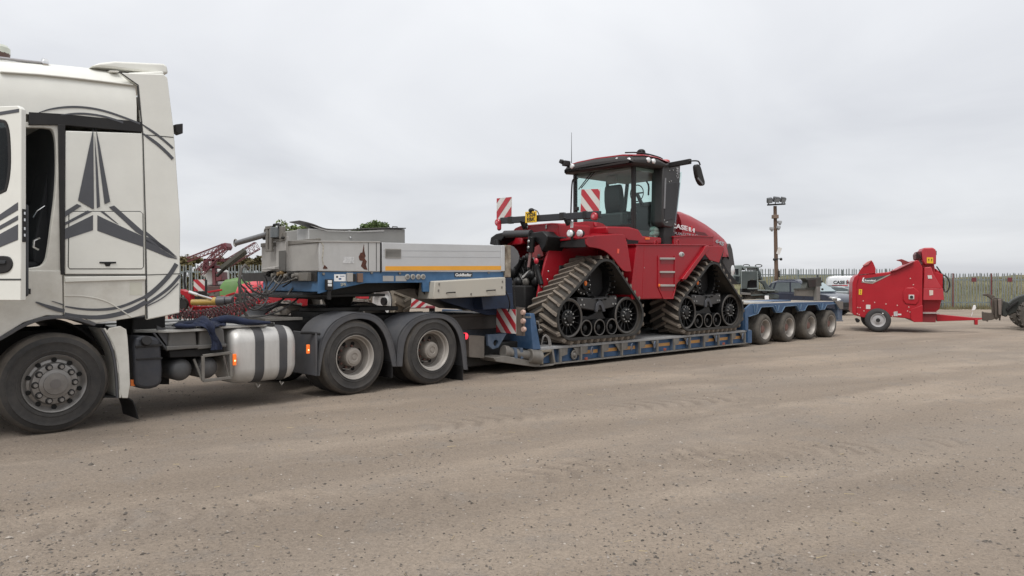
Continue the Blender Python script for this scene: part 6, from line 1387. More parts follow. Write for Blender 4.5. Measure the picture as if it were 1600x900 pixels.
    g = G(); g.box(xr_+.03, xr_+.25, yc0+.35, yc1-.25, zb_-.02, zb_+.38); g.out('rear_console', DKC, t, .04)
    g = G(); g.box(xr_+.3, xf_+.2, yc1-.40, yc1-.12, zb_, zb_+.36); g.out('side_console', DKC, t, .05)
    g = G(); g.prism([(xf_+xw0-.3, zb_), (xf_+xw0-.03, zb_), (xf_+xw0-.06, zb_+.75), (xf_+xw0-.25, zb_+.6)], CY-.3, CY+.3); g.out('dash_column', DKC, t, .04)
    # seat
    sxx = xr_+.42
    g = G(); g.box(sxx, sxx+.5, CY-.27, CY+.27, zb_+.25, zb_+.45); g.box(sxx+.1, sxx+.4, CY-.15, CY+.15, zb_-.05, zb_+.3); se = g.out('operator_seat', DKC, t, .05)
    g = G(); g.prism(smooth2([(sxx-.02, zb_+.35), (sxx+.12, zb_+.35), (sxx+.06, zb_+.9), (sxx-.02, zb_+1.06), (sxx-.12, zb_+1.0), (sxx-.12, zb_+.6)], 1, True), CY-.22, CY+.22); g.out('seat_back', DKC, se, .06, 3)
    g = G(); g.box(sxx-.13, sxx-.03, CY-.14, CY+.14, zb_+1.06, zb_+1.26); g.out('head_rest', mat('pale_headrest', (.22, .21, .19), .7), se, .04)
    g = G(); x = xf_+xw0-.36; g.lathe([(.19, -.012), (.205, 0), (.19, .012), (.178, 0)], (x, CY, zb_+.92), 'x', 24, closed=True); g.bar((x, CY-.19, zb_+.92), (x, CY+.19, zb_+.92), .03); g.bar((x, CY, zb_+.92), (x+.25, CY, zb_+.6), .06); g.out('steering_wheel', DKC, t)
    g = G(); g.bar((xf_+.1, .85, zb_+.5), (xf_+.2, .85, zb_+1.0), .03); g.obox((xf_+.2, .85, zb_+1.05), (.04, .22, .28)); g.out('display_arm', DKC, t, .01)
    g = G(); g.tube(smooth2([a3(1013, 305, .9), a3(1014, 290, .9), a3(1010, 283, .9)], 1), .02); g.out('phone_holder', DKC, t)
    # roof liner and dark header
    g = G(); g.box(xr_+.05, xf_+xw1-.03, yc0+.06, yc1-.06, zr_-.12, zr_+.02); g.out('roof_liner', mat('grey_roof_liner', (.30, .32, .32), .8), t, .03)
    # wipers on the rear glass
    for (y0w, z0w), (y1w, z1w) in (((F.face(938, 258, xr_-.03)), (F.face(908, 294, xr_-.03))), ((F.face(933, 258, xr_-.03)), (F.face(904, 296, xr_-.03)))):
        g = G(); g.bar((xr_-.03, y0w, z0w), (xr_-.03, y1w, z1w), .016); g.out('wiper', BLACKP, t)
    # ---------------- roof
    yr0, yr1 = .28, B-.46
    RF = mat('dark_brown_black_roof', (.020, .016, .015), .55, var=.15)
    xr0 = xr_-.32
    rear = [F.face(u, v, xr0) for u, v in ((886, 262), (885, 258), (892, 251), (930, 246), (958, 241.5), (985, 239.5))]
    x_e = at(1047, 258, yr0)[0]
    z0r, z1r = at(985, 254.5, yr0)[1], at(985, 240, yr0)[1]
    rings = []
    for x, dzl, dzh, ins in ((xr0, .02, -.10, .06), (xr0+.06, -.02, -.02, .0), (xr0+.5, 0, .03, 0), (x_e-.35, 0, .03, 0), (x_e+.05, 0, -.04, .03), (x_e+.22, 0.02, -.12, .10)):
        a, b = z0r+dzl, z1r+dzh; y0, y1 = yr0+ins, yr1-ins
        rings.append([(x, y, z) for y, z in ((y0+.05, a), (y0, a+.05), (y0, b-.09), (y0+.08, b-.015), (y0+.35, b+.03), (CY, b+.05), (y1-.35, b+.03), (y1-.08, b-.015), (y1, b-.09), (y1, a+.05), (y1-.05, a))])
    g = G(); g.loft(rings); roof = g.out('cab_roof', RF, t, .01, smooth=50)
    g = G(); rr_ = []
    for x, dzh in ((xr0+.12, .0), (xr0+.5, .045), (x_e-.35, .045), (x_e+.1, -.015)):
        b = z1r+dzh; rr_.append([(x, y, z) for y, z in ((yr0+.07, b-.012), (yr0+.1, b+.015), (yr0+.35, b+.05), (CY, b+.07), (yr1-.35, b+.05), (yr1-.1, b+.015), (yr1-.07, b-.012))])
    g.loft(rr_); g.out('roof_panel', RED, roof, .01, smooth=50)
    # roof lamps
    def lamp(y, z, x, r=.055, face='x'):
        g = G(); g.lathe([(0, -.02), (r*.8, -.018), (r, -.008), (r, .03)], (x, y, z), face, 18); o = g.out('roof_lamp', LAMPG, t, smooth=50); o.scale = (1, 1, 1); return o
    for u, v in ((894, 260), (962, 250), (980.5, 250)): y, z = F.face(u, v, xr0+.0); lamp(y, z, xr0-.01+(.0 if u < 900 else .05))
    for u, v in ((1013, 250), (1021, 252)): x, z = at(u, v, yr0); lamp(yr0-.01, z, x, .055, 'y')
    g = G(); (y, z) = F.face(884, 256, xr0-.05); g.box(xr0-.12, xr0+.06, y-.05, y+.06, z-.05, z+.07); g.obox((xr0-.1, y+.07, z+.05), (.1, .1, .09), Matrix.Rotation(.5, 3, 'X')); g.out('rear_camera_lamp', BLACKP, t, .015)
    g = G(); g.tube(smooth2([a3(977, 238.5, .45), a3(995, 238, .45), a3(1012, 240.5, .45), a3(1030, 245.5, .45), a3(1036, 249, .45), a3(1037, 255, .45)], 1), .016, 6); g.out('roof_rail', BLACKP, t, smooth=60)
    g = G(); x, z = at(1003, 240, .5); g.box(x-.07, x+.07, .45, .6, z-.14, z+.05); g.ball((x, .52, z+.05), (.09, .09, .05), 10); g.out('gps_mount', BLACKP, t, .015)
    g = G(); x, z = at(1011, 244, .42); g.box(x-.05, x+.05, .4, .48, z-.06, z+.04); g.out('roof_camera', BLACKP, t, .01)
    x, z = at(1042, 252, .5); g = G(); g.ball((x, .55, z), (.1, .12, .05), 10); g.out('roof_corner_cap', mat('pinkish_red_paint', (.45, .08, .08), .4), t)
    # aerial and rear grab rail, spare beacon on the rail
    y, z0a = F.face(893, 255, xr0+.2); z1a = F.face(893, 207, xr0+.2)[1]; g = G(); g.cyl((xr0+.2, y, z0a), (xr0+.2, y, z1a), .009, .004, 6); g.out('aerial', BLACKP, t)
    xg_ = xr_-.18; pts = [F.face(u, v, xg_) for u, v in ((903, 278.5), (897, 279), (894, 283), (893, 300), (892, 333))]; g = G(); g.tube([(xg_, y, z) for y, z in smooth2(pts, 2)], .017, 6); g.out('grab_rail', BLACKP, t, smooth=60)
    y, z = F.face(901, 329, xg_-.1); g = G(); g.cyl((xg_-.1, y, z-.12), (xg_-.1, y, z), .025, n=8); g.cyl((xg_-.1, y, z), (xg_-.1, y, z+.08), .055, n=12); g.out('number_lamp_post', BLACKP, t, .006)
    # exhaust / air intake column beside the cab
    ye = .30
    colm = [(1036.5, 257), (1064, 251), (1063.5, 262), (1062, 290), (1055, 350), (1049, 356), (1038, 354), (1035, 348)]
    ec = slab('intake_column', colm, ye, .62, mat('black_intake_plastic', (.020, .020, .022), .45, var=.15, dust=.1), .03)
    slab('column_mesh', [(1041, 286), (1059, 285), (1053, 343), (1038, 345)], ye-.012, ye+.01, mat('column_mesh_grey', (.035, .036, .04), .7, var=.2, scale=60), .012, ec)
    slab('column_edge', [(1039.5, 278), (1041.3, 278), (1039.5, 326), (1037.8, 326)], ye-.016, ye+.01, mat('pale_edge', (.2, .2, .21), .4), .003, ec)
    slab('column_edge', [(1061.5, 285), (1063, 285), (1056, 348), (1054.6, 348)], ye-.01, ye+.02, mat('slate_edge', (.10, .11, .13), .4), .003, ec)
    slab('column_neck', [(1039, 352), (1053, 352), (1050, 385), (1037, 385)], ye+.04, .58, BLACKP, .02, ec)
    g = G()
    for u, v in ((1046.5, 266.5), (1052, 266), (1049, 283), (1046, 284), (1038.5, 344), (1041, 347.5), (1043, 347)): x, z = at(u, v, ye-.01); g.ball((x, ye-.008, z), (.016, .008, .016), 7)
    g.out('column_bolts', BOLT, ec)
    (xa, za), (xb, zb3) = at(1060, 262, ye-.004), at(1061, 279, ye-.004); lettering('column_lettering', 'CASE', SILVERP, ec, (xa, ye-.006, zb3), za-zb3, .07, tilt=pi/2)
    # mirror on its arm
    g = G(); g.bar(a3(1046, 258, .32), a3(1079, 252, -.35), .07, .11); ma = g.out('mirror_arm', BLACKP, t, .015); g = G(); g.tube(smooth2([a3(1076, 252, -.34), a3(1086, 251, -.42), a3(1092, 252, -.45), a3(1094, 258, -.45)], 1), .016, 6); g.out('mirror_rod', BLACKP, t)
    mr = smooth2([(1086.5, 257), (1092, 256.5), (1095, 262), (1098, 274), (1101.5, 286), (1099.5, 290.5), (1095, 289.5), (1090, 280), (1087.5, 268)], 1, True)
    g = G(); g.prism(P(mr, -.48), -.50, -.40); mm = g.out('mirror', BLACKP, t, .03, 3)
    g = G(); g.prism(P([(1091, 277), (1099, 287), (1098, 289), (1090.5, 280)], -.5), -.506, -.49); g.out('mirror_ridge', mat('grey_mirror_edge', (.12, .12, .125), .4), mm)
    # bag on the platform by the door
    x, z = at(1022, 362, .5); g = G()
    for q in range(6): g.ball((x+random.uniform(-.15, .15), .58+random.uniform(-.05, .08), z-.06+random.uniform(-.1, .1)), (random.uniform(.1, .16), .1, random.uniform(.07, .11)), 9)
    g.out('folded_cover', mat('pale_green_cloth', (.20, .27, .24), .8, var=.3, scale=9), t, smooth=60)
    # ---------------- rear light bar, boards and number plate
    xbr = at(862, 375, .72)[0]-.05
    def R3(u, v, x=None): x = xbr if x is None else x; y, z = F.face(u, v, x); return Vector((x, y, z))
    g = G(); A, Bq = R3(783, 345), R3(938, 335); g.bar(A, Bq, .07, .13); lb = g.out('light_bar', mat('black_bar_paint', (.022, .023, .027), .5, var=.1), t, .012)
    g = G()
    for u, v in ((798, 344), (879, 338), (915, 336)): g.bar(R3(u-3, v+.3), R3(u+3, v-.2), .085, .145)
    g.out('bar_clamps', BLACKP, lb, .008)
    for u0, v0, u1, v1 in ((816, 343, 816, 356), (884, 338, 884, 350)): p_, q_ = R3(u0, v0), R3(u1, v1); g = G(); g.bar(p_, q_+Vector((.1, 0, 0)), .07, .12); g.out('bar_bracket', BLACKP, lb, .008)
    O, X1, Zp = R3(776, 344), R3(799, 342.5), R3(776.2, 310); striped(t, (O, X1-O, Zp-O), 'warning_board', 2.6, .95)
    O, X1, Zp = R3(907, 331), R3(936, 331), R3(908.5, 296); striped(t, (O, X1-O, Zp-O), 'warning_board', 2.6, -.95)
    # tail lamp units at the ends
    for u, v in ((777.5, 347.5), (928.5, 338)):
        p_ = R3(u, v, xbr-.06); g = G(); g.lathe([(0, -.03), (.06, -.028), (.075, -.01), (.07, .04)], p_, 'x', 18); g.out('tail_lamp', REDLENS, t); g = G(); g.lathe([(0, -.04), (.03, -.037), (.035, -.02)], p_, 'x', 14); g.out('lamp_centre', mat('pink_lamp_lens', (.55, .2, .22), .3), t)
    p0, p1 = R3(780, 345, xbr-.04), R3(780, 357, xbr-.04); g = G(); g.cyl(p0, p1, .05, .045, 12); g.ball(p1, .047, 10); g.out('tail_lamp_stalk', REDLENS, t)
    g = G(); g.cyl(R3(780, 344, xbr-.02), R3(780.5, 349, xbr-.02), .06, n=12); g.out('stalk_collar', BLACKP, t)
    # number plate
    xp = xbr-.08; O, X1, Zp = R3(820.5, 348.5, xp), R3(838, 347.5, xp), R3(820.5, 331, xp); ax, up = X1-O, Zp-O
    g = G(); g._solid([O, O+ax, O+ax+up, O+up], [q+Vector((.015, 0, 0)) for q in (O, O+ax, O+ax+up, O+up)]); npl = g.out('number_plate', YEL, t, .004)
    w_ = ax.length
    lettering('plate_letters', 'YS26', BPRINT, npl, (xp-.004, O.y-.035, O.z+up.z*.54), w_*.82, up.z*.34, face='-x', depth=.002, bold=.02); lettering('plate_letters', 'EBK', BPRINT, npl, (xp-.004, O.y-.06, O.z+up.z*.12), w_*.70, up.z*.34, face='-x', depth=.002, bold=.02)
    p_ = R3(829, 330, xp); g = G(); g.ball(p_+Vector((.02, 0, .02)), (.05, .07, .045), 10); g.bar(p_+Vector((.03, 0, -.05)), p_+Vector((.03, 0, .02)), .06); g.out('plate_lamp', BLACKP, t)
    g = G(); g.tube(smooth2([R3(832, 327), R3(838, 328.5), R3(841, 332), R3(842.5, 337)], 2), .010, 5); g.out('lamp_cable', BLACKP, t)
    for u, v in ((824, 355), (853.5, 353), (853.5, 356)): p_ = R3(u, v, xq+.04); g = G(); g.ball(p_, (.014, .02, .03), 7); g.out('cover_stud', BOLT, t)
    p_ = R3(894, 351, xbr+.1); g = G(); g.box(p_.x-.02, p_.x, p_.y-.03, p_.y+.03, p_.z-.06, p_.z+.06); g.out('white_reflector', WPRINT, t)
    # ---------------- three point linkage at the rear
    xl = xbr-.15
    def L3(u, v, d=0.): y, z = F.face(u, v, xl+d); return Vector((xl+d, y, z))
    g = G(); g.cyl(L3(789, 366), L3(830, 365), .075, n=14); g.out('rocker_shaft', mat('worn_black_shaft', (.05, .05, .052), .4, .3), t)
    pl = [F.face(u, v, xl) for u, v in ((828, 364), (850, 361), (858, 369), (855, 384), (849, 394), (844, 382), (838, 378), (829, 378))]; g = G(); g.prism_x(pl, xl-.04, xl+.5); g.out('lift_arm', BLK, t, .02)
    g = G(); g.prism_x([F.face(u, v, xl) for u, v in ((768, 382), (770, 371), (778, 365.5), (790, 363), (792, 370), (785, 378), (780, 384))], xl-.06, xl+.4); g.out('lift_arm', BLK, t, .02)
    for u0, v0, u1, v1, r, m in ((831, 370, 829, 394, .075, BLK), (829, 394, 826, 418, .03, mat('pink_rod', (.35, .2, .19), .4, .4)), (776, 375, 782, 410, .06, BLK), (815, 404, 800, 440, .06, BLK), (838, 415, 846, 445, .05, BLK), (806, 455, 815, 480, .05, BLK)):
        g = G(); g.cyl(L3(u0, v0, -.1), L3(u1, v1, -.1), r, n=12); g.out('lift_rod', m, t, .008)
    for u, v in ((826, 377), (825.5, 386.5)): p_ = L3(u, v, -.19); g = G(); g.ball(p_, (.015, .03, .03), 8); g.out('rod_bolt', BOLT, t)
    g = G(); g._solid([L3(824, 424, -.25), L3(828, 421.5, -.25), L3(817, 435, -.25), L3(815, 432, -.25)], [q+Vector((.03, 0, 0)) for q in (L3(824, 424, -.25), L3(828, 421.5, -.25), L3(817, 435, -.25), L3(815, 432, -.25))]); g.out('pale_lever', ALU, t, .004)
    for u, v, r, m in ((809, 441, .10, BLK), (811, 439.5, .045, STEEL), (822, 441, .08, STEEL), (823, 450, .05, ALUPL), (814, 464, .06, REDLENS), (808, 464, .04, AMBERU), (803, 446, .09, BLK), (824, 402, .06, STEELD), (819, 403, .05, BLK), (838, 408, .05, REDLENS), (842, 400, .04, STEELD), (830, 430, .09, BLK), (836, 440, .08, BLK), (800, 425, .1, BLK)):
        p_ = L3(u, v, -.12+random.uniform(-.08, .05)); g = G(); g.ball(p_, (r*.8, r, r*random.uniform(.9, 1.4)), 10); g.out('hitch_fitting', m, t)
    rnd = random.Random(12); HO = [BLACKP, mat('grey_hose', (.16, .155, .15), .5), BLK, STEELD]
    for k in range(16):
        u, v = rnd.uniform(803, 846), rnd.uniform(398, 430); pts = [(u, v)]
        for _ in range(3): u += rnd.uniform(-9, 9); v += rnd.uniform(6, 16); pts.append((min(848, max(800, u)), v))
        g = G(); g.tube([L3(a, b, rnd.uniform(-.15, .1)*0-.05) for a, b in smooth2(pts, 2)], rnd.uniform(.009, .018), 5); g.out('hydraulic_hose', HO[k % 4], t, smooth=60)
    g = G(); g.box(xl+.05, xl+.5, .75, B-.75, .7, 1.55); g.box(xl-.0, xl+.3, 1.0, 1.9, .6, 2.0); g.out('hitch_block', BLACKS, t, .03)
    for sgn in (0, 1): g = G(); y = .95+sgn*.85; g.bar((xl+.3, y, .95), (xl-.55, y-.05+.1*sgn, 1.05), .07, .12); g.out('lower_link', BLK, t, .015)
    g = G(); g.prism_x([F.face(u, v, xl+.35) for u, v in ((838, 386), (848, 380), (852, 400), (842, 404), (832, 404))], xl+.3, xl+.4); g.out('red_inner_panel', mat('pinkish_red_paint', (.45, .08, .08), .4), t, .01)
    return t
TRACTOR = build_tractor()
# ================================================================== THINGS AROUND THE YARD
def ag_tyre(R, w, ri, name, m, parent, c, lugs=18, axis_y=True, lugm=None):
    g = G(); g.lathe([(ri, .02), (ri+.05, .0), (R-.12, -.005), (R-.03, .03), (R-.02, w/2), (R-.03, w-.03), (R-.12, w+.005), (ri+.05, w), (ri, w-.02)], c, 'y', 36, closed=True)
    for i in range(lugs):
        for h in (0, 1):
            a = 2*pi*(i+.5*h)/lugs; a2 = a+.22
            y0, y1 = (w*.52, w*.0) if h else (w*.48, w*1.)
            p = Vector(c)+Vector(((R-.005)*cos(a), y0, (R-.005)*sin(a))); q = Vector(c)+Vector(((R-.02)*cos(a2), y1, (R-.02)*sin(a2))); rad = Vector((cos((a+a2)/2), 0, sin((a+a2)/2))); g.bar(p, q, .05, .05, up=rad)
    return g.out(name, m, parent, smooth=35)
def dish(R, c, parent, m, hubm, depth=.06, name='rim'):
    g = G(); g.lathe([(R, .0), (R+.01, -.015), (R-.03, .0), (R-.05, depth), (R*.5, depth+.03), (R*.3, depth-.02), (0, depth-.02)], c, 'y', 30); r = g.out(name, m, parent, smooth=30)
    g = G(); g.cyl(Vector(c)+Vector((0, depth-.08, 0)), Vector(c)+Vector((0, depth, 0)), R*.28, n=16); g.out('hub', hubm, parent, .006); return r
# ---------------- straw machine
def build_straw():
    F = Frame.ground(1372, 519, radians(-22)); P = F.poly; at = F.at; a3 = F.at3; Zm = lambda pts: z1((1325, 380), 6.206, pts)
    t = thing('straw_blower', 'bright red straw blower on two wheels with a tall chute, parked at right', 'straw machine', F.loc(), F.a)
    Wd = 2.1
    def slab(name, pts, y0, y1, m=REDF, bev=.015, par=t, yp=None): g = G(); g.prism(P(Zm(pts), y0 if yp is None else yp), y0, y1); return g.out(name, m, par, bev)
    body = [(48, 385), (62, 335), (92, 308), (430, 276), (470, 266), (635, 180), (662, 164), (685, 168), (722, 228), (722, 655), (720, 765), (640, 765), (604, 738), (560, 728), (430, 716), (150, 722), (62, 698), (42, 668)]
    b = slab('body', body, .12, Wd, REDF, .02)
    # back end, folded shell
    slab('tailgate', [(42, 385), (62, 330), (100, 300), (104, 330), (84, 390), (82, 700), (60, 700), (40, 668)], .06, Wd+.05, REDF, .012)
    slab('tail_flap', [(92, 306), (124, 252), (155, 215), (226, 164), (246, 190), (268, 245), (268, 292), (110, 304)], .10, .16, REDF, .008)
    slab('flap_edge', [(150, 212), (190, 180), (228, 163), (226, 172), (196, 206), (156, 222)], .06, .5, mat('pale_red_edge', (.5, .16, .15), .4), .008)
    slab('hopper_rim', [(415, 270), (470, 256), (640, 176), (640, 186), (470, 268), (416, 280)], .02, .2, mat('dark_red_rim', (.18, .012, .016), .5), .008)
    slab('hopper_arm', [(472, 162), (520, 153), (600, 185), (560, 205), (530, 212), (524, 186), (510, 176), (476, 168)], .6, .75, mat('dull_red_arm', (.2, .03, .03), .5), .01)
    slab('gear_cover', [(535, 470), (560, 430), (640, 425), (690, 470), (690, 560), (660, 598), (560, 590), (530, 550)], .09, .14, REDF, .03)
    x, z = at(*Zm([(615, 522)])[0], .08); g = G(); g.box(x-.075, x+.075, .07, .12, z-.07, z+.07); sq = g.out('shaft_plate', mat('pale_plate', (.55, .52, .5), .5), t, .006); g = G(); g.cyl((x, .04, z), (x, .08, z), .045, n=14); g.out('shaft_hole', BPRINT, sq)
    slab('skirt', [(604, 640), (725, 600), (725, 765), (640, 766), (610, 740)], .085, .14, REDF, .012)
    # dark panel with the maker's name
    pn = slab('name_panel', [(128, 378), (160, 342), (415, 305), (240, 392), (180, 388)], .112, .13, mat('dark_grey_panel', (.06, .06, .062), .5), .0)
    slab('panel_edge', [(128, 378), (180, 388), (240, 392), (415, 305), (398, 303), (237, 381), (182, 378), (140, 371)], .108, .13, mat('taupe_panel_edge', (.33, .28, .24), .5), .0)
    (xa, za), (xb, zb) = at(*Zm([(142, 374)])[0], .108), at(*Zm([(266, 352)])[0], .108)
    lettering('maker_name', 'Kverneland', WPRINT, pn, (xa+.06, .106, za+.01), xb-xa-.06, (zb-za)*.9, bold=.03)
    g = G(); g.prism([(xa-.02, za+.03), (xa+.05, za-.01), (xa+.02, za+.06), (xa+.05, za+.14), (xa+.01, za+.13)], .106, .109); g.out('maker_emblem', WPRINT, pn)
    for nm, pts, m in (('yellow_decal', [(106, 445), (138, 447), (134, 500), (104, 498)], YEL), ('white_decal', [(175, 596), (218, 597), (217, 638), (174, 637)], WREFL), ('white_decal', [(443, 665), (480, 660), (482, 708), (444, 708)], mat('pale_pictogram', (.45, .45, .44), .6, var=.3, scale=40)), ('white_decal', [(484, 683), (517, 684), (517, 698), (484, 698)], WREFL)):
        d_ = slab(nm, pts, .113, .125, m, 0)
        if nm == 'yellow_decal':
            for q in (457, 472, 486): slab('decal_mark', [(114, q-4), (128, q-2), (120, q+5)], .110, .12, BPRINT, 0, d_)
    k = 0
    for u, v in ((605, 342), (634, 403), (258, 574), (368, 590), (478, 603), (578, 658), (602, 668), (626, 668), (148, 560), (590, 620), (95, 624), (118, 626), (108, 694), (90, 684), (155, 657), (432, 708)):
        x, z = at(*Zm([(u, v)])[0], .11); g = G(); g.ball((x, .115, z), (.02, .012, .02), 6); g.out('bolt_cap', mat('pink_bolt_cap', (.6, .4, .36), .4), t)
    # chute tower
    slab('chute_base', [(722, 170), (830, 180), (850, 280), (920, 300), (918, 440), (905, 560), (885, 640), (860, 660), (725, 660)], .45, 1.5, REDF, .02)
    slab('chute_cone', [(740, 235), (806, 228), (830, 300), (912, 438), (730, 440)], .28, .5, mat('pinkish_chute_red', (.40, .03, .04), .4, var=.05), .02)
    slab('chute_skirt', [(732, 438), (922, 440), (932, 552), (728, 552)], .2, 1.5, mat('pinkish_chute_red', (.40, .03, .04), .4), .01)
    slab('front_shield', [(850, 245), (918, 300), (922, 440), (880, 440)], .5, 1.4, REDF, .01)
    hd = slab('chute_head', [(715, 75), (735, 44), (825, 42), (850, 62), (857, 90), (855, 205), (742, 208), (722, 170)], .3, 1.3, mat('pinkish_chute_red', (.40, .03, .04), .4), .03)
    slab('yellow_decal', [(764, 137), (826, 138), (826, 196), (765, 193)], .292, .305, YEL, 0, hd)
    for q in (778, 806): slab('decal_mark', [(q, 152), (q+12, 153), (q+6, 180)], .288, .3, BPRINT, 0, hd)
    slab('chute_gear', [(655, 110), (672, 84), (690, 75), (715, 90), (718, 160), (690, 165), (660, 158)], .4, 1.1, mat('dark_red_gear', (.12, .015, .02), .5, var=.3), .02)
    for i in range(5): u = 662+i*11; slab('gear_tooth', [(u, 88+i*8), (u+5, 86+i*8), (u+6, 150), (u+1, 150)], .36, .41, BLACKP, .003)
    slab('chute_lip', [(850, 72), (860, 74), (860, 115), (852, 115)], .5, 1.2, BLACKP, .004)
    slab('white_decal', [(772, 311), (812, 311), (816, 343), (776, 344)], .268, .282, WREFL, 0); slab('white_decal', [(788, 455), (826, 456), (826, 502), (790, 508)], .19, .205, mat('pale_notice', (.6, .5, .44), .5), 0)
    slab('lower_front', [(722, 660), (860, 660), (850, 768), (720, 765)], .3, 1.7, mat('dark_red_rim', (.18, .012, .016), .5), .01)
    slab('silver_bar', [(726, 672), (885, 672), (888, 684), (726, 684)], .22, .3, mat('silver_bar', (.4, .36, .34), .4, .4), .004)
    slab('pto_guard', [(862, 560), (905, 560), (895, 600), (880, 640), (862, 650)], .6, 1.0, STEELD, .02)
    for pts in ([(858, 225), (905, 290), (930, 360), (925, 430), (935, 470)], [(900, 300), (960, 320), (990, 390), (975, 455), (945, 478)]):
        g = G(); g.tube(smooth2([a3(u, v, .5) for u, v in Zm(pts)], 2), .022, 6); g.out('hydraulic_hose', mat('dark_hose', (.03, .033, .03), .6), t, smooth=60)
    # drawbar
    Zd = lambda pts: z1((1310, 370), 5.293, pts)
    g = G(); g.prism(P(Zd([(810, 640), (850, 643), (1125, 670), (1190, 672), (1188, 684), (1125, 690), (815, 700)]), .9), .9, 1.1); g.out('drawbar', REDF, t, .012)
    g = G(); g.prism(P(Zd([(1128, 684), (1154, 684), (1154, 728), (1128, 728)]), .85), .85, 1.0); g.out('drawbar_foot', REDF, t, .01)
    g = G(); g.bar(a3(*Zd([(1100, 660)])[0], .95), a3(*Zd([(1110, 618)])[0], .95), .02); g.prism(P(Zd([(1104, 612), (1118, 570), (1132, 564), (1140, 590), (1128, 606)]), .9), .9, .98); g.out('white_lever', WPRINT, t, .01)
    # wheels
    R = .37
    def whl(y, flip):
        g = G(); s = -1 if flip else 1
        g.lathe([(.19, .02), (.22, .0), (R-.10, -.012), (R-.04, .0), (R-.01, .03), (R, .10), (R-.012, .12), (R, .14), (R-.01, .21), (R-.04, .24), (R-.1, .25), (.22, .24), (.19, .22)], (0, y, R-.005), 'y', 44, closed=True); w = g.out('wheel', mat('clean_tyre', (.026, .026, .028), .75, var=.15, dust=.25, dcol=(.12, .105, .09)), t, smooth=40)
        if flip: return w
        g = G(); g.lathe([(.20, .012), (.212, -.005), (.20, -.004), (.18, .03), (.165, .05), (.11, .04), (.10, .02), (.08, .02), (0, .02)], (0, y, R), 'y', 36); g.out('rim', mat('silver_grey_rim', (.47, .46, .46), .4, .35, dust=.1), w, smooth=30)
        g = G(); g.cyl((0, y-.02, R), (0, y+.03, R), .06, n=16); g.out('hub', BPRINT, w, .006); 
        g = G(); x, z = .085*2, R+.16; g.ball((.13, y-.012, R+.21), (.02, .008, .02), 8); g.out('valve_cap', WPRINT, w)
        return w
    whl(0, False); whl(Wd-.2, True)
    g = G(); g.cyl((0, .2, R), (0, Wd-.1, R), .05, n=10); g.out('axle', BLACKS, t)
    slab('hitch_lights', [(70, 735), (95, 730), (118, 745), (110, 768), (84, 770)], .2, .6, BLACKP, .02)
    return t
build_straw()

# ---------------- telehandler at the right edge (only its front shows)
def build_handler():
    F = Frame((1560-800)/FPX*23.8, 23.8, radians(-27)); P = F.poly; at = F.at; a3 = F.at3; Zm = lambda pts: z1((1520, 430), 9., pts)
    t = thing('telehandler', 'muddy telehandler with an empty fork carriage, cut off by the right edge', 'telehandler', F.loc(), F.a)
    MUD = mat('muddy_brown_steel', (.075, .06, .05), .8, var=.3, scale=5, dust=.5, dcol=(.14, .12, .095)); DG = mat('dark_green_black_boom', (.020, .024, .021), .55, var=.2, dust=.3, dcol=(.09, .085, .07))
    def slab(name, pts, y0, y1, m, bev=.015): g = G(); g.prism(P(Zm(pts), y0), y0, y1); return g.out(name, m, t, bev)
    slab('carriage_frame', [(268, 330), (300, 310), (420, 330), (420, 400), (390, 640), (372, 640), (372, 600), (330, 630), (318, 610), (268, 530)], .1, .22, MUD)
    slab('carriage_post', [(355, 335), (405, 335), (402, 560), (360, 560)], .0, .12, mat('rubbed_brown_post', (.15, .12, .105), .7, var=.3, dust=.4)); slab('carriage_post', [(300, 340), (340, 340), (340, 600), (312, 600)], .02, .12, MUD)
    slab('pallet_hook', [(148, 275), (162, 262), (185, 262), (205, 255), (310, 290), (315, 320), (275, 345), (245, 325), (200, 292), (160, 290)], .2, .5, MUD)
    slab('fork_heel', [(132, 530), (140, 508), (155, 520), (195, 525), (230, 530), (320, 530), (320, 610), (270, 630), (215, 635), (210, 660), (195, 640), (140, 640)], .1, .3, MUD)
    slab('quick_hitch', [(410, 350), (440, 360), (500, 385), (500, 560), (470, 590), (440, 580), (410, 570), (400, 480)], .3, .7, DG, .03)
    slab('boom', [(420, 480), (500, 400), (560, 345), (640, 300), (720, 275), (900, 200), (900, 380), (700, 420), (620, 520), (520, 560), (440, 560)], .35, .75, DG, .03)
    slab('tilt_ram', [(470, 470), (560, 400), (640, 350), (650, 370), (570, 430), (480, 510)], .25, .34, BLACKP, .01)
    x, z = at(1619, 494, -.1); R = .50; zc = R
    w = ag_tyre(R, .42, .28, 'wheel', TYRED, t, (x+.02, -.1, zc)); dish(.27, (x+.02, -.1, zc), w, mat('grey_loader_rim', (.25, .25, .24), .5), BLACKP)
    for dx, y in ((2.9, -.1), (.02, 1.6), (2.9, 1.6)): w2 = ag_tyre(R, .42, .28, 'wheel', TYRED, t, (x+dx, y, zc)); dish(.27, (x+dx, y, zc), w2, mat('grey_loader_rim', (.25, .25, .24), .5), BLACKP)
    g = G(); g.box(x-.1, x+3.3, .35, 1.5, .55, 1.15); g.out('chassis', DG, t, .04); g = G(); g.prism([(x+1.2, 1.1), (x+2.6, 1.1), (x+2.5, 2.25), (x+1.5, 2.25)], .9, 1.7); g.out('cab', mat('handler_green', (.05, .09, .05), .5, dust=.3), t, .05)
    g = G(); g.prism([(x+1.35, 1.45), (x+2.45, 1.45), (x+2.4, 2.15), (x+1.6, 2.15)], .88, .9); g.out('cab_window', GLASSD, t)
build_handler()

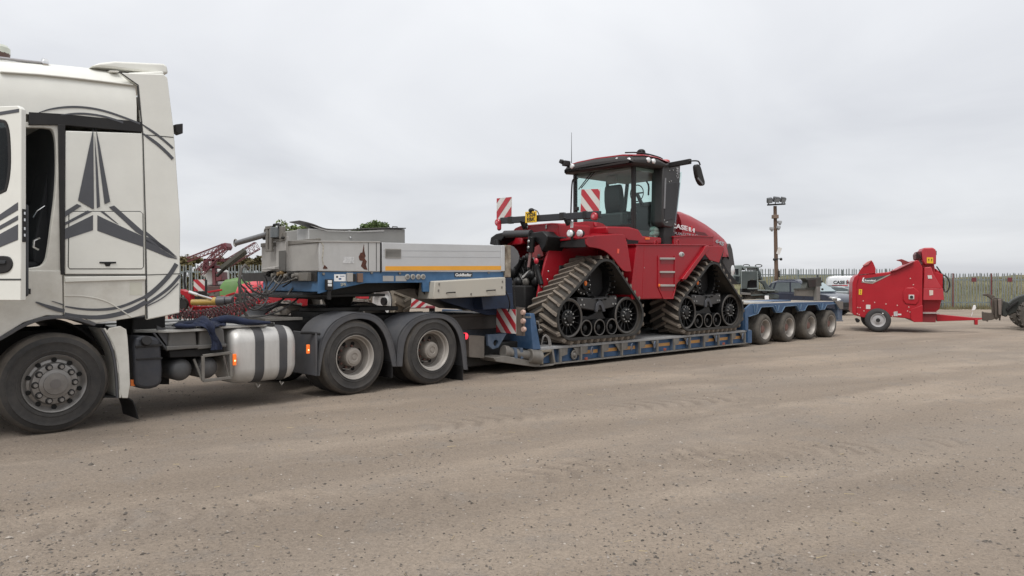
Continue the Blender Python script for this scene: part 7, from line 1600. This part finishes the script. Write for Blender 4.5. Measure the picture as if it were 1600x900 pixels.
# ---------------- grey green loader behind the trailer's axles
def build_loader2():
    F = Frame((1180-800)/FPX*27., 27., radians(-14)); P = F.poly; at = F.at; Zm = lambda pts: z1((1140, 400), 9., pts)
    t = thing('wheel_loader', 'dark grey green loader standing behind the trailer, beyond the tractor nose', 'loader', F.loc(), F.a)
    GG = mat('grey_green_loader_paint', (.042, .056, .057), .55, var=.15, dust=.25, dcol=(.15, .15, .13)); GL = mat('pale_grey_green_frame', (.16, .19, .185), .55, dust=.2)
    def slab(name, pts, y0, y1, m=GG, bev=.012, par=t): g = G(); g.prism(P(Zm(pts), y0), y0, y1); return g.out(name, m, par, bev)
    cabp = [(50, 130), (175, 125), (190, 165), (160, 230), (160, 400), (60, 400), (40, 330)]
    c = slab('cab', cabp, .5, 1.7, GL, .03); slab('cab_window', [(75, 180), (125, 180), (125, 260), (85, 260)], .488, .5, GLASSD, 0, c); slab('cab_door', [(60, 275), (150, 280), (150, 385), (60, 380)], .46, .5, GG, .01, c); slab('door_window', [(80, 290), (135, 292), (132, 360), (82, 352)], .45, .47, GLASSD, 0, c)
    hp = slab('fender_panel', [(170, 212), (392, 212), (392, 335), (340, 328), (300, 335), (255, 360), (245, 460), (170, 460)], .0, .06, GG, .01)
    slab('panel_edge', [(160, 212), (174, 212), (174, 462), (160, 462)], -.02, .08, GL, .006, hp); slab('panel_edge', [(386, 212), (398, 212), (398, 465), (386, 465)], -.02, .08, GL, .006, hp); slab('panel_edge', [(250, 452), (392, 448), (392, 466), (250, 466)], -.02, .08, GL, .006, hp)
    slab('engine_block', [(250, 335), (400, 335), (400, 560), (170, 560), (170, 470)], .2, 1.4, BLACKS, .03)
    slab('roof_frame', [(175, 145), (240, 140), (400, 150), (400, 168), (240, 165), (215, 200), (180, 160)], .3, 1.5, GL, .01)
    slab('rear_window', [(240, 172), (385, 172), (385, 206), (240, 206)], .5, .52, mat('pale_glass', (.45, .5, .5), .1), 0)
    for u in (235, 408): 
        x, z = at(*Zm([(u, 138)])[0], .4); g = G(); g.tube([(x+.12*cos(k*pi/7), .4, z+.05*sin(k*pi/7)) for k in range(15)], .018, 6); g.out('work_light_guard', STEELD, t)
    slab('rear_post', [(390, 165), (412, 165), (465, 330), (440, 340), (400, 250)], .2, 1.4, GG, .01); slab('post_window', [(395, 210), (415, 230), (440, 320), (400, 320)], .5, .52, mat('pale_glass', (.45, .5, .5), .1), 0)
    slab('boom', [(400, 345), (500, 345), (560, 440), (690, 490), (690, 520), (560, 520), (500, 470), (470, 400)], .1, .4, GG, .02); slab('boom_brace', [(395, 470), (640, 480), (640, 496), (395, 490)], .0, .1, GL, .006); slab('low_beam', [(160, 510), (300, 520), (300, 550), (160, 545)], .0, .3, mat('dull_grey_beam', (.12, .115, .11), .6, dust=.3), .01); slab('low_beam', [(300, 545), (560, 530), (560, 550), (300, 565)], .0, .3, GG, .01)
    slab('boom_plate', [(450, 490), (530, 490), (530, 525), (470, 525)], -.05, .1, BLACKS, .01); slab('boom_foot', [(545, 520), (700, 550), (690, 600), (560, 600)], .1, .5, GG, .01)
    for x, y in ((.15, .1), (.15, 1.5), (-1.6, .1), (-1.6, 1.5)): w = ag_tyre(.62, .4, .33, 'wheel', TYRED, t, (x, y, .62)); dish(.32, (x, y, .62), w, GL, BLACKP)
    x, z = at(*Zm([(523, 585)])[0], -.1); g = G(); g.box(x-.07, x+.07, -.12, -.02, z-.07, z+.07); g.out('white_lamp', WPRINT, t, .01)
    g = G(); g.box(-1.7, 1.6, .5, 1.4, .45, .8); g.out('chassis', BLACKS, t, .03)
build_loader2()

# ---------------- parked cars and van
def build_car(label, X, Y, ang, paint, name='parked_car', gk=1.):
    kz = lambda z: z if z < 1.2 else 1.04+(z-1.04)*gk
    t = thing(name, label, 'car', (X, Y, 0), ang, 'cars parked by the fence'); W_ = 1.8
    low = [(.06, .35), (0, .6), (.02, .82), (.14, 1.04), (3.25, 1.04), (3.9, .97), (4.3, .84), (4.45, .66), (4.48, .45), (4.42, .28), (4.15, .24), (.2, .27)]
    rings = [[(x, y, z) for x, z in [(xx+(2.2-xx)*k, zz) for xx, zz in low]] for y, k in ((.0, .035), (.10, .008), (.4, 0), (W_-.4, 0), (W_-.1, .008), (W_, .035))]
    g = G(); g.loft(rings); b = g.out('body', paint, t, .03, 2, smooth=40)
    gh = [(.14, 1.02), (.34, 1.40), (.55, 1.60), (.9, 1.67), (1.8, 1.69), (2.3, 1.64), (3.3, 1.03)]
    def ghr(y, k, dz): return [(x+(1.7-x)*k, y, kz(z)-(dz if z > 1.2 else 0)) for x, z in gh]
    g = G(); g.loft([ghr(.06, .0, .1), ghr(.17, .01, .02), ghr(.5, .0, 0), ghr(W_-.5, 0, 0), ghr(W_-.17, .01, .02), ghr(W_-.06, 0, .1)]); g.out('cabin', paint, t, .02, 2, smooth=40)
    wing = [[(.42, 1.08), (.62, 1.08), (.80, 1.50), (.66, 1.50)], [(.72, 1.08), (1.72, 1.08), (1.72, 1.54), (.92, 1.54)], [(1.82, 1.08), (2.95, 1.08), (2.3, 1.52), (1.82, 1.54)]]
    for wi in wing:
        for y0, s in ((.0, 1), (W_, -1)):
            A = [(x, y0+s*.052, kz(z)) for x, z in wi]; g = G(); g._solid(A, [(x, y+s*.03, z) for x, y, z in A]); g.out('side_window', mat('grey_car_glass', (.13, .155, .165), .08, spec=.8), t)
    A = [(3.24, .2, 1.10), (3.24, W_-.2, 1.10), (2.42, W_-.3, kz(1.61)), (2.42, .3, kz(1.61))]; n = Vector((.53, 0, .85))*.025; g = G(); g._solid([Vector(p)+n for p in A], [Vector(p)-n for p in A]); g.out('windscreen', mat('pale_windscreen', (.25, .31, .33), .08, spec=.8), t)
    for y in (.12, W_-.42): g = G(); g.prism(smooth2([(3.95, .84), (4.3, .70), (4.42, .66), (4.36, .80), (4.15, .90)], 1, True), y-.02-.1*(y < 1), y+.32+.1*(y > 1)); g.out('headlight', LAMPG, t, .03)
    for y in (.0, W_-.3): g = G(); g.box(-.0, .28, y-.006, y+.306, .86, 1.06); g.out('tail_light', REDLENS, t, .03)
    g = G(); g.box(4.40, 4.50, .5, W_-.5, .42, .62); g.out('front_grille', BLACKP, t, .02)
    for x in (.85, 3.55):
        for y, f in ((.02, 0), (W_-.24, 1)):
            g = G(); g.lathe([(.2, .02), (.24, 0), (.31, .0), (.335, .03), (.335, .19), (.31, .22), (.2, .2)], (x, y, .335), 'y', 28, closed=True); w = g.out('wheel', TYRE, t); g = G(); g.lathe([(.21, .01), (.19, .03), (.06, .02), (0, .02)] if not f else [(.21, .2), (0, .2)], (x, y, .335), 'y', 24); g.out('rim', mat('alloy_rim', (.4, .4, .41), .35, .6), w)
        for y in (-.003, W_-.05): g = G(); g.prism(ribbon([(x+.39*cos(a), .36+.39*sin(a)) for a in [radians(q) for q in range(0, 181, 12)]], .035), y, y+.053); g.out('arch_trim', BLACKP, t)
    for y in (-.16, W_+.02): g = G(); g.box(2.62, 2.78, y, y+.14, 1.06, 1.2); g.out('door_mirror', paint, t, .03)
    for x in (1.77, 2.9): g = G(); g.box(x-.006, x+.006, .012, .05, .4, 1.06) ; g.out('door_seam', BLACKP, t)
    for x in (1.55, 2.6): g = G(); g.box(x-.09, x+.09, -.0, .05, .92, .95); g.out('door_handle', paint, t, .008)
    for y in (.18, W_-.2): g = G(); g.bar((.7, y, kz(1.69)), (2.1, y, kz(1.70)), .03); g.out('roof_bar', BLACKP, t)
    return t
ca = radians(-33)
build_car('dark blue sport utility car with pale headlights parked behind the trailer axles', 12.45, 36.7, radians(-60), mat('navy_car_paint', (.008, .014, .034), .3, var=.05, dust=.1, dcol=(.10, .10, .11), coat=.6)).scale = (.95, .95, .97)
build_car('silver grey car tucked between the dark blue car and the white van', (1240-800)/FPX*38.4, 38.4, ca, mat('silver_car_paint', (.34, .37, .38), .3, .3, coat=.5), gk=.42)
def build_van():
    F = Frame((1290-800)/FPX*39.2, 39.2, radians(-20)); P = F.poly; at = F.at
    t = thing('white_van', 'white panel van with dark lettering and a red underline, partly behind the red straw machine', 'van', F.loc(), F.a)
    WP = mat('white_van_paint', (.62, .63, .64), .35, var=.03, dust=.12, coat=.4)
    x0, zt = at(1292, 431); 
    prof = [(x0, .35), (x0-.02, 1.0), (x0+.05, zt-.18), (x0+.14, zt-.04), (x0+.4, zt), (x0+2.5, zt), (x0+3.1, zt-.62), (x0+4.1, zt-.85), (x0+4.35, .7), (x0+4.3, .3)]
    g = G(); g.loft([[(x, y, z-(dz if z > 1.4 else 0)) for x, z in prof] for y, dz in ((.0, .08), (.04, .02), (.2, .0), (1.6, 0), (1.76, .02), (1.8, .08))]); b = g.out('body', WP, t, .02, smooth=40)
    (xa, za), (xb, zb) = at(1302, 444), at(1326.5, 438.5); h = zb-za
    lettering('van_lettering', 'CASE', BPRINT, t, (xa, -.004, za), (xb-xa)*.74, h, bold=.04); lettering('van_lettering', 'IH', BPRINT, t, (xa+(xb-xa)*.82, -.004, za), (xb-xa)*.18, h, bold=.04)
    g = G(); g.box(xa-.05, xb-.05, -.006, .003, za-.10, za-.045); g.out('red_underline', mat('red_vinyl', (.45, .03, .04), .5), t); g = G(); g.box(xa+(xb-xa)*.885, xa+(xb-xa)*.935, -.008, -.003, za, za+h*1.25); g.out('red_emblem', mat('red_vinyl', (.45, .03, .04), .5), t)
    for x in (x0+.8, x0+3.5): g = G(); g.lathe([(.18, .02), (.24, 0), (.30, .0), (.32, .03), (.32, .2), (.2, .2)], (x, .0, .32), 'y', 24, closed=True); g.out('wheel', TYRE, t); g = G(); g.lathe([(.19, .015), (0, .015)], (x, 0, .32), 'y', 18); g.out('rim', RIMG, t)
    g = G(); g.prism([(x0+2.2, 1.12), (x0+3.0, 1.12), (x0+2.5, zt-.12), (x0+2.2, zt-.12)], -.004, .01); g.out('cab_window', mat('dark_car_glass', (.06, .075, .085), .08), t)
    g = G(); g.box(x0+.02, x0+.05, .0, .2, .9, 1.35); g.out('tail_light', REDLENS, t, .01); g = G(); g.box(x0+.01, x0+1.9, -.008, .01, .62, .68); g.out('side_trim', BLACKP, t)
build_van()

# ---------------- lamp post
def build_lamp():
    Y = 44.; X = (1214-800)/FPX*Y; F = Frame(X, Y, 0.); at = F.at; a3 = F.at3
    t = thing('lamp_post', 'tall brown wooden pole carrying three floodlights and cameras', 'lamp post', F.loc(), 0)
    x1, zt = at(1211, 322); g = G(); g.cyl((0, 0, -.1), (x1, 0, zt), .125, .10, 14); g.out('pole', mat('brown_wood_pole', (.125, .08, .055), .85, var=.35, scale=3, bump=.4, bscale=25, streak=True), t, smooth=60)
    g = G(); xa, za = at(1198, 320.5); xb, zb = at(1226, 319); g.bar((xa, -.1, za), (xb, -.1, zb), .09); g.out('crossbar', STEELD, t)
    DL = mat('dark_floodlight_housing', (.05, .055, .062), .5, dust=.1)
    for u, v, s, r in ((1201.5, 313.5, .30, -.15), (1212, 312, .38, .12), (1222.5, 312.5, .30, .2)):
        x, z = at(u, v, -.2); g = G(); g.obox((x, -.3, z), (s, .22, .30), Matrix.Rotation(r, 3, 'Y') @ Matrix.Rotation(radians(28), 3, 'X')); fl = g.out('floodlight', DL, t, .03); g = G(); g.obox((x, -.42, z-.06), (s*.8, .01, .22), Matrix.Rotation(r, 3, 'Y') @ Matrix.Rotation(radians(28), 3, 'X')); g.out('floodlight_glass', mat('grey_lamp_glass', (.2, .21, .22), .2), fl)
        g = G(); g.bar((x, -.2, z-.12), (x, -.1, zb), .04); g.out('floodlight_stem', STEELD, t)
    x, z = at(1211.5, 339); g = G(); g.box(x-.2, x+.13, -.22, .1, z-.10, z+.12); g.out('junction_box', mat('brown_box', (.17, .12, .09), .7), t, .02)
    for u, v, dx in ((1218, 347, .2), (1205.5, 357, -.2), (1216, 355, .1)): x, z = at(u, v, -.15); g = G(); g.box(x-.1, x+.1, -.3, -.05, z-.08, z+.08); g.ball((x, -.2, z-.1), .09, 8); g.bar((x, -.1, z), (x-dx, 0, z), .05); g.out('camera', mat('pale_camera_housing', (.33, .34, .35), .5), t, .02)
    x, z = at(1215, 392, -.12); g = G(); g.obox((x+.08, -.14, z), (.22, .02, .42), Matrix.Rotation(.35, 3, 'Y')); g.out('white_notice', WREFL, t)
    x0, z0 = at(1208.5, 405); x1_, z1q = at(1219, 404.5); g = G(); g.bar((x0, -.12, z0), (x1_, -.12, z1q), .05); g.ball((x0, -.14, z0-.02), .09, 8); g.ball((x1_, -.14, z1q-.02), .09, 8); g.out('small_lamps', STEELD, t)
    x, z = at(1217, 428, -.1); g = G(); g.box(x-.05, x+.05, -.16, -.1, z-.2, z+.2); g.out('switch_box', STEELD, t, .01)
build_lamp()

# ---------------- sprayer, tractors and harrow behind the truck
MAROON = mat('maroon_boom_paint', (.14, .022, .035), .55, var=.2, dust=.2)
def truss(g, p, q, w, n, r=.013):
    p, q = Vector(p), Vector(q); d = (q-p).normalized(); U = Vector((-d.z, 0, d.x)); V = Vector((0, 1, 0))
    C4 = [(.5, .35), (-.5, .35), (-.5, -.35), (.5, -.35)]
    ch = [[p.lerp(q, i/n)+U*w*a+V*w*b for i in range(n+1)] for a, b in C4]
    for c in ch: g.bar(c[0], c[-1], r*1.7)
    for i in range(n):
        for k in range(4): g.bar(ch[k][i], ch[(k+1) % 4][i+1], r); g.bar(ch[k][i+1], ch[(k+1) % 4][i+1], r)
def build_sprayer():
    Y = 24.; F = Frame((330-800)/FPX*Y, Y, 0.); at = F.at; a3 = F.at3; P = F.poly
    t = thing('field_sprayer', 'trailed sprayer with white tank and folded maroon lattice booms behind the cab', 'sprayer', F.loc(), 0)
    def slab(name, pts, y0, y1, m, bev=.02, par=t): g = G(); g.prism(P(pts, y0), y0, y1); return g.out(name, m, par, bev)
    for name, p, q, w, n in (('spray_boom', (293, 406, 1.2), (350, 384, .6), .15, 9), ('spray_boom', (312, 426, .2), (352, 385, .2), .24, 7), ('spray_boom', (330, 402, 1.5), (354, 385, 1.2), .14, 6), ('spray_boom', (355, 412, .5), (402, 384, .5), .26, 7)):
        g = G(); truss(g, a3(*p), a3(*q), w, n); g.out(name, MAROON, t, smooth=0)
    slab('boom_head', [(345, 381), (352, 379), (355, 386), (352, 391), (346, 388)], .2, .7, MAROON, .02)
    g = G(); g.bar(a3(346, 419, .0), a3(383, 390, .0), .16, .12); g.bar(a3(348, 422, .2), a3(385, 394, .2), .1); g.out('boom_ram', mat('olive_black_ram', (.05, .05, .04), .6, dust=.2), t, .01)
    for pts in ([(318, 404), (350, 404), (350, 409), (318, 408)], [(330, 405), (335, 405), (337, 446), (332, 446)], [(318, 404), (323, 404), (323, 420), (316, 424)], [(320, 416), (345, 415), (345, 419), (320, 420)]): slab('mast_frame', pts, .3, .5, MAROON, .01)
    tk = slab('white_tank', [(316, 423), (326, 420), (333, 422), (333, 446), (322, 447), (321, 433), (315, 432)], .5, 1.9, mat('white_tank_plastic', (.62, .62, .60), .5, var=.05, dust=.15), .05)
    slab('tank_cap', [(327, 408), (332, 405), (333, 415), (326, 416)], .6, .9, mat('white_tank_plastic', (.62, .62, .60), .5), .03)
    slab('pump_box', [(337, 425), (346, 425), (347, 438), (337, 440)], .3, .8, MAROON, .02); slab('chassis', [(320, 447), (345, 447), (345, 455), (320, 457)], .3, 1.5, mat('dull_brown_frame', (.09, .05, .045), .7), .02)
    for y in (.1, 1.7): w = ag_tyre(.62, .4, .36, 'wheel', TYRED, t, (at(338, 460)[0], y, .62)); dish(.35, (at(338, 460)[0], y, .62), w, RIMG, BLACKP)
    for i in range(7): g = G(); a = a3(340+i*2, 430-i*2, .1); g.ball(a, .06, 7); g.out('valve', STEELD, t)
build_sprayer()
def farm_tractor(label, u0, Y, ang, bonnet, fend, scale=1., seed=0, cabm=None):
    t = thing('farm_tractor', label, 'tractor', ((u0-800)/FPX*Y, Y, 0), ang, 'farm tractors behind the lorry')
    g = G(); g.loft([[(x, y, z) for y, z in ((-.32*k, .95), (-.34*k, 1.35*h), (-.26*k, 1.56*h), (0, 1.62*h), (.26*k, 1.56*h), (.34*k, 1.35*h), (.32*k, .95))] for x, k, h in ((.0, .72, .86), (.12, .92, .95), (.5, 1., .99), (1.5, 1.04, 1.03), (1.9, 1.06, 1.05))]); b = g.out('bonnet', bonnet, t, .03, smooth=50)
    g = G(); g.box(-.02, .02, -.2, .2, 1.0, 1.3); g.out('nose_grille', BLACKP, b, .01); g = G(); g.box(.2, 3.4, -.3, .3, .6, .95); g.out('chassis', BLACKS, t, .03)
    g = G(); g.prism([(1.95, 1.2), (3.3, 1.2), (3.4, 2.55), (2.15, 2.55)], -.62, .62) ; g.out('cab_frame', CABIN, t, .05); g = G(); g.prism([(2.0, 1.55), (3.2, 1.55), (3.28, 2.42), (2.2, 2.42)], -.64, .64); g.out('cab_glazing', GLASSD, t)
    g = G(); g.prism([(2.0, 2.5), (3.55, 2.5), (3.5, 2.68), (2.1, 2.68)], -.72, .72); g.out('cab_roof', fend, t, .05)
    for s in (-1, 1):
        g = G(); g.prism(ribbon([(3.0+.86*cos(a), .82+.86*sin(a)) for a in [radians(q) for q in range(20, 171, 10)]], -.05), s*.95-.22, s*.95+.22); g.out('fender', fend, t, .01)
        y0 = -1.15 if s < 0 else .72; w = ag_tyre(.8, .45, .45, 'wheel', TYRED, t, (3.0, y0, .8)); dish(.43, (3.0, y0+(.0 if s < 0 else .4), .8), w, RIMG if s < 0 else RIMD, BLACKP)
        y0 = -1.0 if s < 0 else .68; w = ag_tyre(.56, .36, .32, 'wheel', TYRED, t, (.6, y0, .56)); dish(.30, (.6, y0, .56), w, mat('pale_grey_rim', (.5, .5, .49), .5, dust=.2), BLACKP)
    g = G(); g.cyl((1.75, -.5, 1.3), (1.75, -.5, 2.5), .06, n=12); g.box(1.6, 1.9, -.62, -.38, 1.5, 2.05); g.out('exhaust', mat('slate_exhaust', (.05, .055, .065), .5), t, .02)
    return t
farm_tractor('green farm tractor half hidden behind the sprayer and red bonnet', 346, 23.0, radians(6), mat('lime_green_bonnet', (.075, .20, .035), .5, dust=.35), mat('lime_green_bonnet', (.11, .27, .04), .45)).scale = (.95, .95, 1.05)
farm_tractor('farm tractor with a scarlet bonnet just left of the grey trailer box', 378, 17.0, radians(66), REDB, mat('dark_fender_plastic', (.03, .03, .032), .6, dust=.2))
def build_implement():
    Y = 17.; F = Frame((597-800)/FPX*Y, Y, radians(20)); at = F.at; a3 = F.at3; P = F.poly; K = 10.; Zm = lambda pts: z1((550, 440), K, pts)
    t = thing('trailed_implement', 'red trailed farm implement glimpsed below the trailer gooseneck, with a pale rimmed chevron tyre', 'farm implement', F.loc(), F.a)
    def slab(name, pts, y0, y1, m=REDF, bev=.01): g = G(); g.prism(P(Zm(pts), y0), y0, y1); return g.out(name, m, t, bev)
    PT = mat('pale_dusty_tyre', (.10, .088, .07), .85, var=.2, dust=.6, dcol=(.27, .22, .165), dscale=3)
    x, z = at(597, 471, .0); R = .50
    w = ag_tyre(R, .50, .34, 'wheel', PT, t, (0, 0, 0), 14); w.location = (x, .0, z); w.rotation_euler = (0, 0, -radians(62))
    dish(.335, (0, .0, 0), w, mat('pale_grey_rim', (.5, .5, .49), .5, dust=.2), BLACKS, .1)
    slab('red_hopper', [(110, 235), (150, 205), (270, 190), (265, 270), (120, 270)], -.2, .4, REDB); slab('red_body', [(740, 150), (890, 155), (930, 210), (900, 270), (800, 290)], -.1, .5)
    slab('grey_bracket', [(110, 270), (240, 290), (235, 330), (205, 330), (200, 300), (90, 285)], -.2, 0, STEEL); slab('white_strut', [(880, 160), (895, 155), (950, 230), (985, 225), (1000, 160), (1012, 155), (1010, 215), (980, 245), (940, 245)], -.15, -.1, ALUPL)
    slab('white_strut', [(1110, 165), (1130, 165), (1180, 265), (1310, 262), (1310, 280), (1165, 280)], -.15, -.1, ALUPL); slab('grey_guard', [(1010, 155), (1105, 155), (1110, 260), (1050, 265)], -.1, .1, mat('pale_guard', (.45, .45, .44), .5))
    O, X1, Zp = [Vector(a3(*z1((550, 440), K, [q])[0], -.3)) for q in ((915, 410), (1175, 400), (935, 260))]; striped(t, (O, X1-O, Zp-O), 'warning_board', 2.2, .9)
    slab('dark_frame', [(780, 280), (930, 285), (930, 400), (780, 400)], .0, .4, BLACKS); slab('low_beam', [(100, 380), (1300, 380), (1300, 420), (100, 420)], .2, .4, REDOLD)
    for u in (120, 1250): xx, zz = at(550+u/K, 480, .3); g = G(); g.box(xx-.06, xx+.06, .25, .35, 0, zz); g.out('stand_leg', STEELD, t)
build_implement()
def build_harrow():
    Y = 13.2; F = Frame((345-800)/FPX*Y, Y, 0.); at = F.at; a3 = F.at3; P = F.poly; K = 8.889; o_ = (255, 440); Zm = lambda pts: z1(o_, K, pts)
    t = thing('folding_harrow', 'red folding harrow with a yellow hydraulic cylinder and many grey tines', 'harrow', F.loc(), 0)
    def slab(name, pts, y0, y1, m=REDF, bev=.015, par=t): g = G(); g.prism(P(Zm(pts), y0), y0, y1); return g.out(name, m, par, bev)
    slab('frame_beam', [(360, 345), (830, 335), (830, 385), (400, 392)], .0, .14); slab('frame_beam', [(0, 430), (480, 395), (1250, 330), (1250, 360), (480, 425), (0, 470)], .3, .42)
    slab('curved_arm', smooth2([(235, 95), (290, 130), (350, 135), (385, 165), (380, 240), (400, 320), (430, 390), (400, 395), (340, 330), (310, 270), (300, 200), (235, 180)], 1, True), -.05, .12)
    g = G(); g.cyl(a3(*Zm([(395, 288)])[0], -.1), a3(*Zm([(720, 283)])[0], -.1), .055, n=16); g.cyl(a3(*Zm([(690, 275)])[0], -.1), a3(*Zm([(745, 273)])[0], -.1), .075, n=16); cy = g.out('hydraulic_cylinder', mat('ochre_cylinder_paint', (.38, .24, .04), .45, dust=.2), t, .006)
    g = G(); g.cyl(a3(*Zm([(745, 272)])[0], -.1), a3(*Zm([(870, 270)])[0], -.1), .085, n=16); g.cyl(a3(*Zm([(870, 262)])[0], -.1), a3(*Zm([(970, 258)])[0], -.1), .07, n=14); g.out('accumulator', mat('grey_accumulator', (.07, .07, .075), .45), t, .01)
    g = G(); g.cyl(a3(*Zm([(360, 145)])[0], -.15), a3(*Zm([(480, 185)])[0], -.15), .03, n=10); g.cyl(a3(*Zm([(480, 183)])[0], -.15), a3(*Zm([(680, 242)])[0], -.15), .018, n=10); g.out('piston_rod', CHROME, t)
    x, z = at(*Zm([(260, 310)])[0], -.1); g = G(); g.lathe([(.11, 0), (.125, .02), (.11, .04), (.1, .02)], (x, -.12, z), 'y', 20, closed=True); g.cyl((x, -.1, z), (x, -.02, z), .09, n=16); g.out('pivot_wheel', STEELD, t)
    O, X1, Zp = [Vector(a3(*p, .25)) for p in ((302.5, 455), (320, 454.5), (302.5, 437))]; striped(t, (O, X1-O, Zp-O), 'warning_board', 2.2, -1.0)
    g = G(); g.prism(P([(302, 455.5), (321, 455), (321, 470), (302, 471)], .25), .25, .3); g.prism(P([(320, 437), (322, 437), (322, 470), (320, 470)], .25), .25, .31); g.out('board_stand', BLACKP, t, .005)
    slab('red_bracket', [(1310, 210), (1340, 205), (1345, 300), (1300, 310)], .3, .4); slab('red_bracket', [(1375, 180), (1415, 180), (1418, 300), (1380, 300)], .3, .4); slab('red_bracket', [(1240, 290), (1450, 280), (1450, 310), (1240, 318)], .3, .4)
    rnd = random.Random(9); ti = [mat('dark_tine_steel', (.07, .065, .06), .5, .4, dust=.2), MAROON, STEEL]
    g = G(); g.tube([(0, 0, 0), (.01, -.02, -.07), (.06, -.05, -.14), (.07, -.03, -.22), (.02, .0, -.27)], .010, 5); tms = []
    me0 = g.mesh('tine', ti[0], 60); tms.append(me0)
    for m in ti[1:]: me = me0.copy(); me.materials.clear(); me.materials.append(m); tms.append(me)
    ti += [REDF, mat('pinkish_tine_paint', (.45, .10, .12), .5)]
    for m in ti[3:]: me = me0.copy(); me.materials.clear(); me.materials.append(m); tms.append(me)
    for i in range(130):
        u = 258+165*i/130+rnd.uniform(-1, 1); x, z = at(u, 484-(u-258)*.055+rnd.uniform(-3, 3), .1+.3*(i % 3)); inst('tine', tms[rnd.choice((0, 1, 2, 3, 3, 4))], t, (x, -.05+.28*(i % 3), z), (rnd.uniform(-.4, .4), rnd.uniform(-.5, .5), rnd.uniform(-.6, .6)))
    for i in range(26):
        u = rnd.uniform(385, 425); v = rnd.uniform(452, 485); a = Vector(a3(u, v, rnd.uniform(0, .6))); g = G(); pts = [a]
        for _ in range(3): a = a+Vector((rnd.uniform(-.12, .12), rnd.uniform(-.1, .1), rnd.uniform(-.03, .14))); pts.append(a)
        g.tube(smooth2(pts, 1), rnd.uniform(.008, .014), 5); g.out('bent_rod', ti[i % 3], t, smooth=60)
    for k in range(16):
        u = rnd.uniform(300, 415); v = rnd.uniform(455, 488); d = rnd.uniform(-1, 1); g = G(); y = rnd.uniform(.1, .9); g.bar(a3(u, v, y), a3(u+rnd.uniform(8, 26), v+d*7, y), .035); g.out('frame_bar', REDF if k % 3 else mat('pinkish_tine_paint', (.45, .10, .12), .5), t, .004)
    for k in range(9): u = 340+k*9; g = G(); g.bar(a3(u, 492, .2), a3(u+1, 478-rnd.uniform(0, 8), .2), .03); g.out('tine_holder', REDF, t, .003)
    for x in (-.6, .5): g = G(); g.box(x-.05, x+.05, .3, .4, 0, at(340, 478, .3)[1]); g.out('stand_leg', REDOLD, t, .006)
    g = G(); x0, z0 = at(286, 455, .2); g.tube([a3(289, 425, .2), a3(288, 440, .2), a3(290, 452, .2)], .02, 6); g.out('hose', BLACKP, t)
build_harrow()
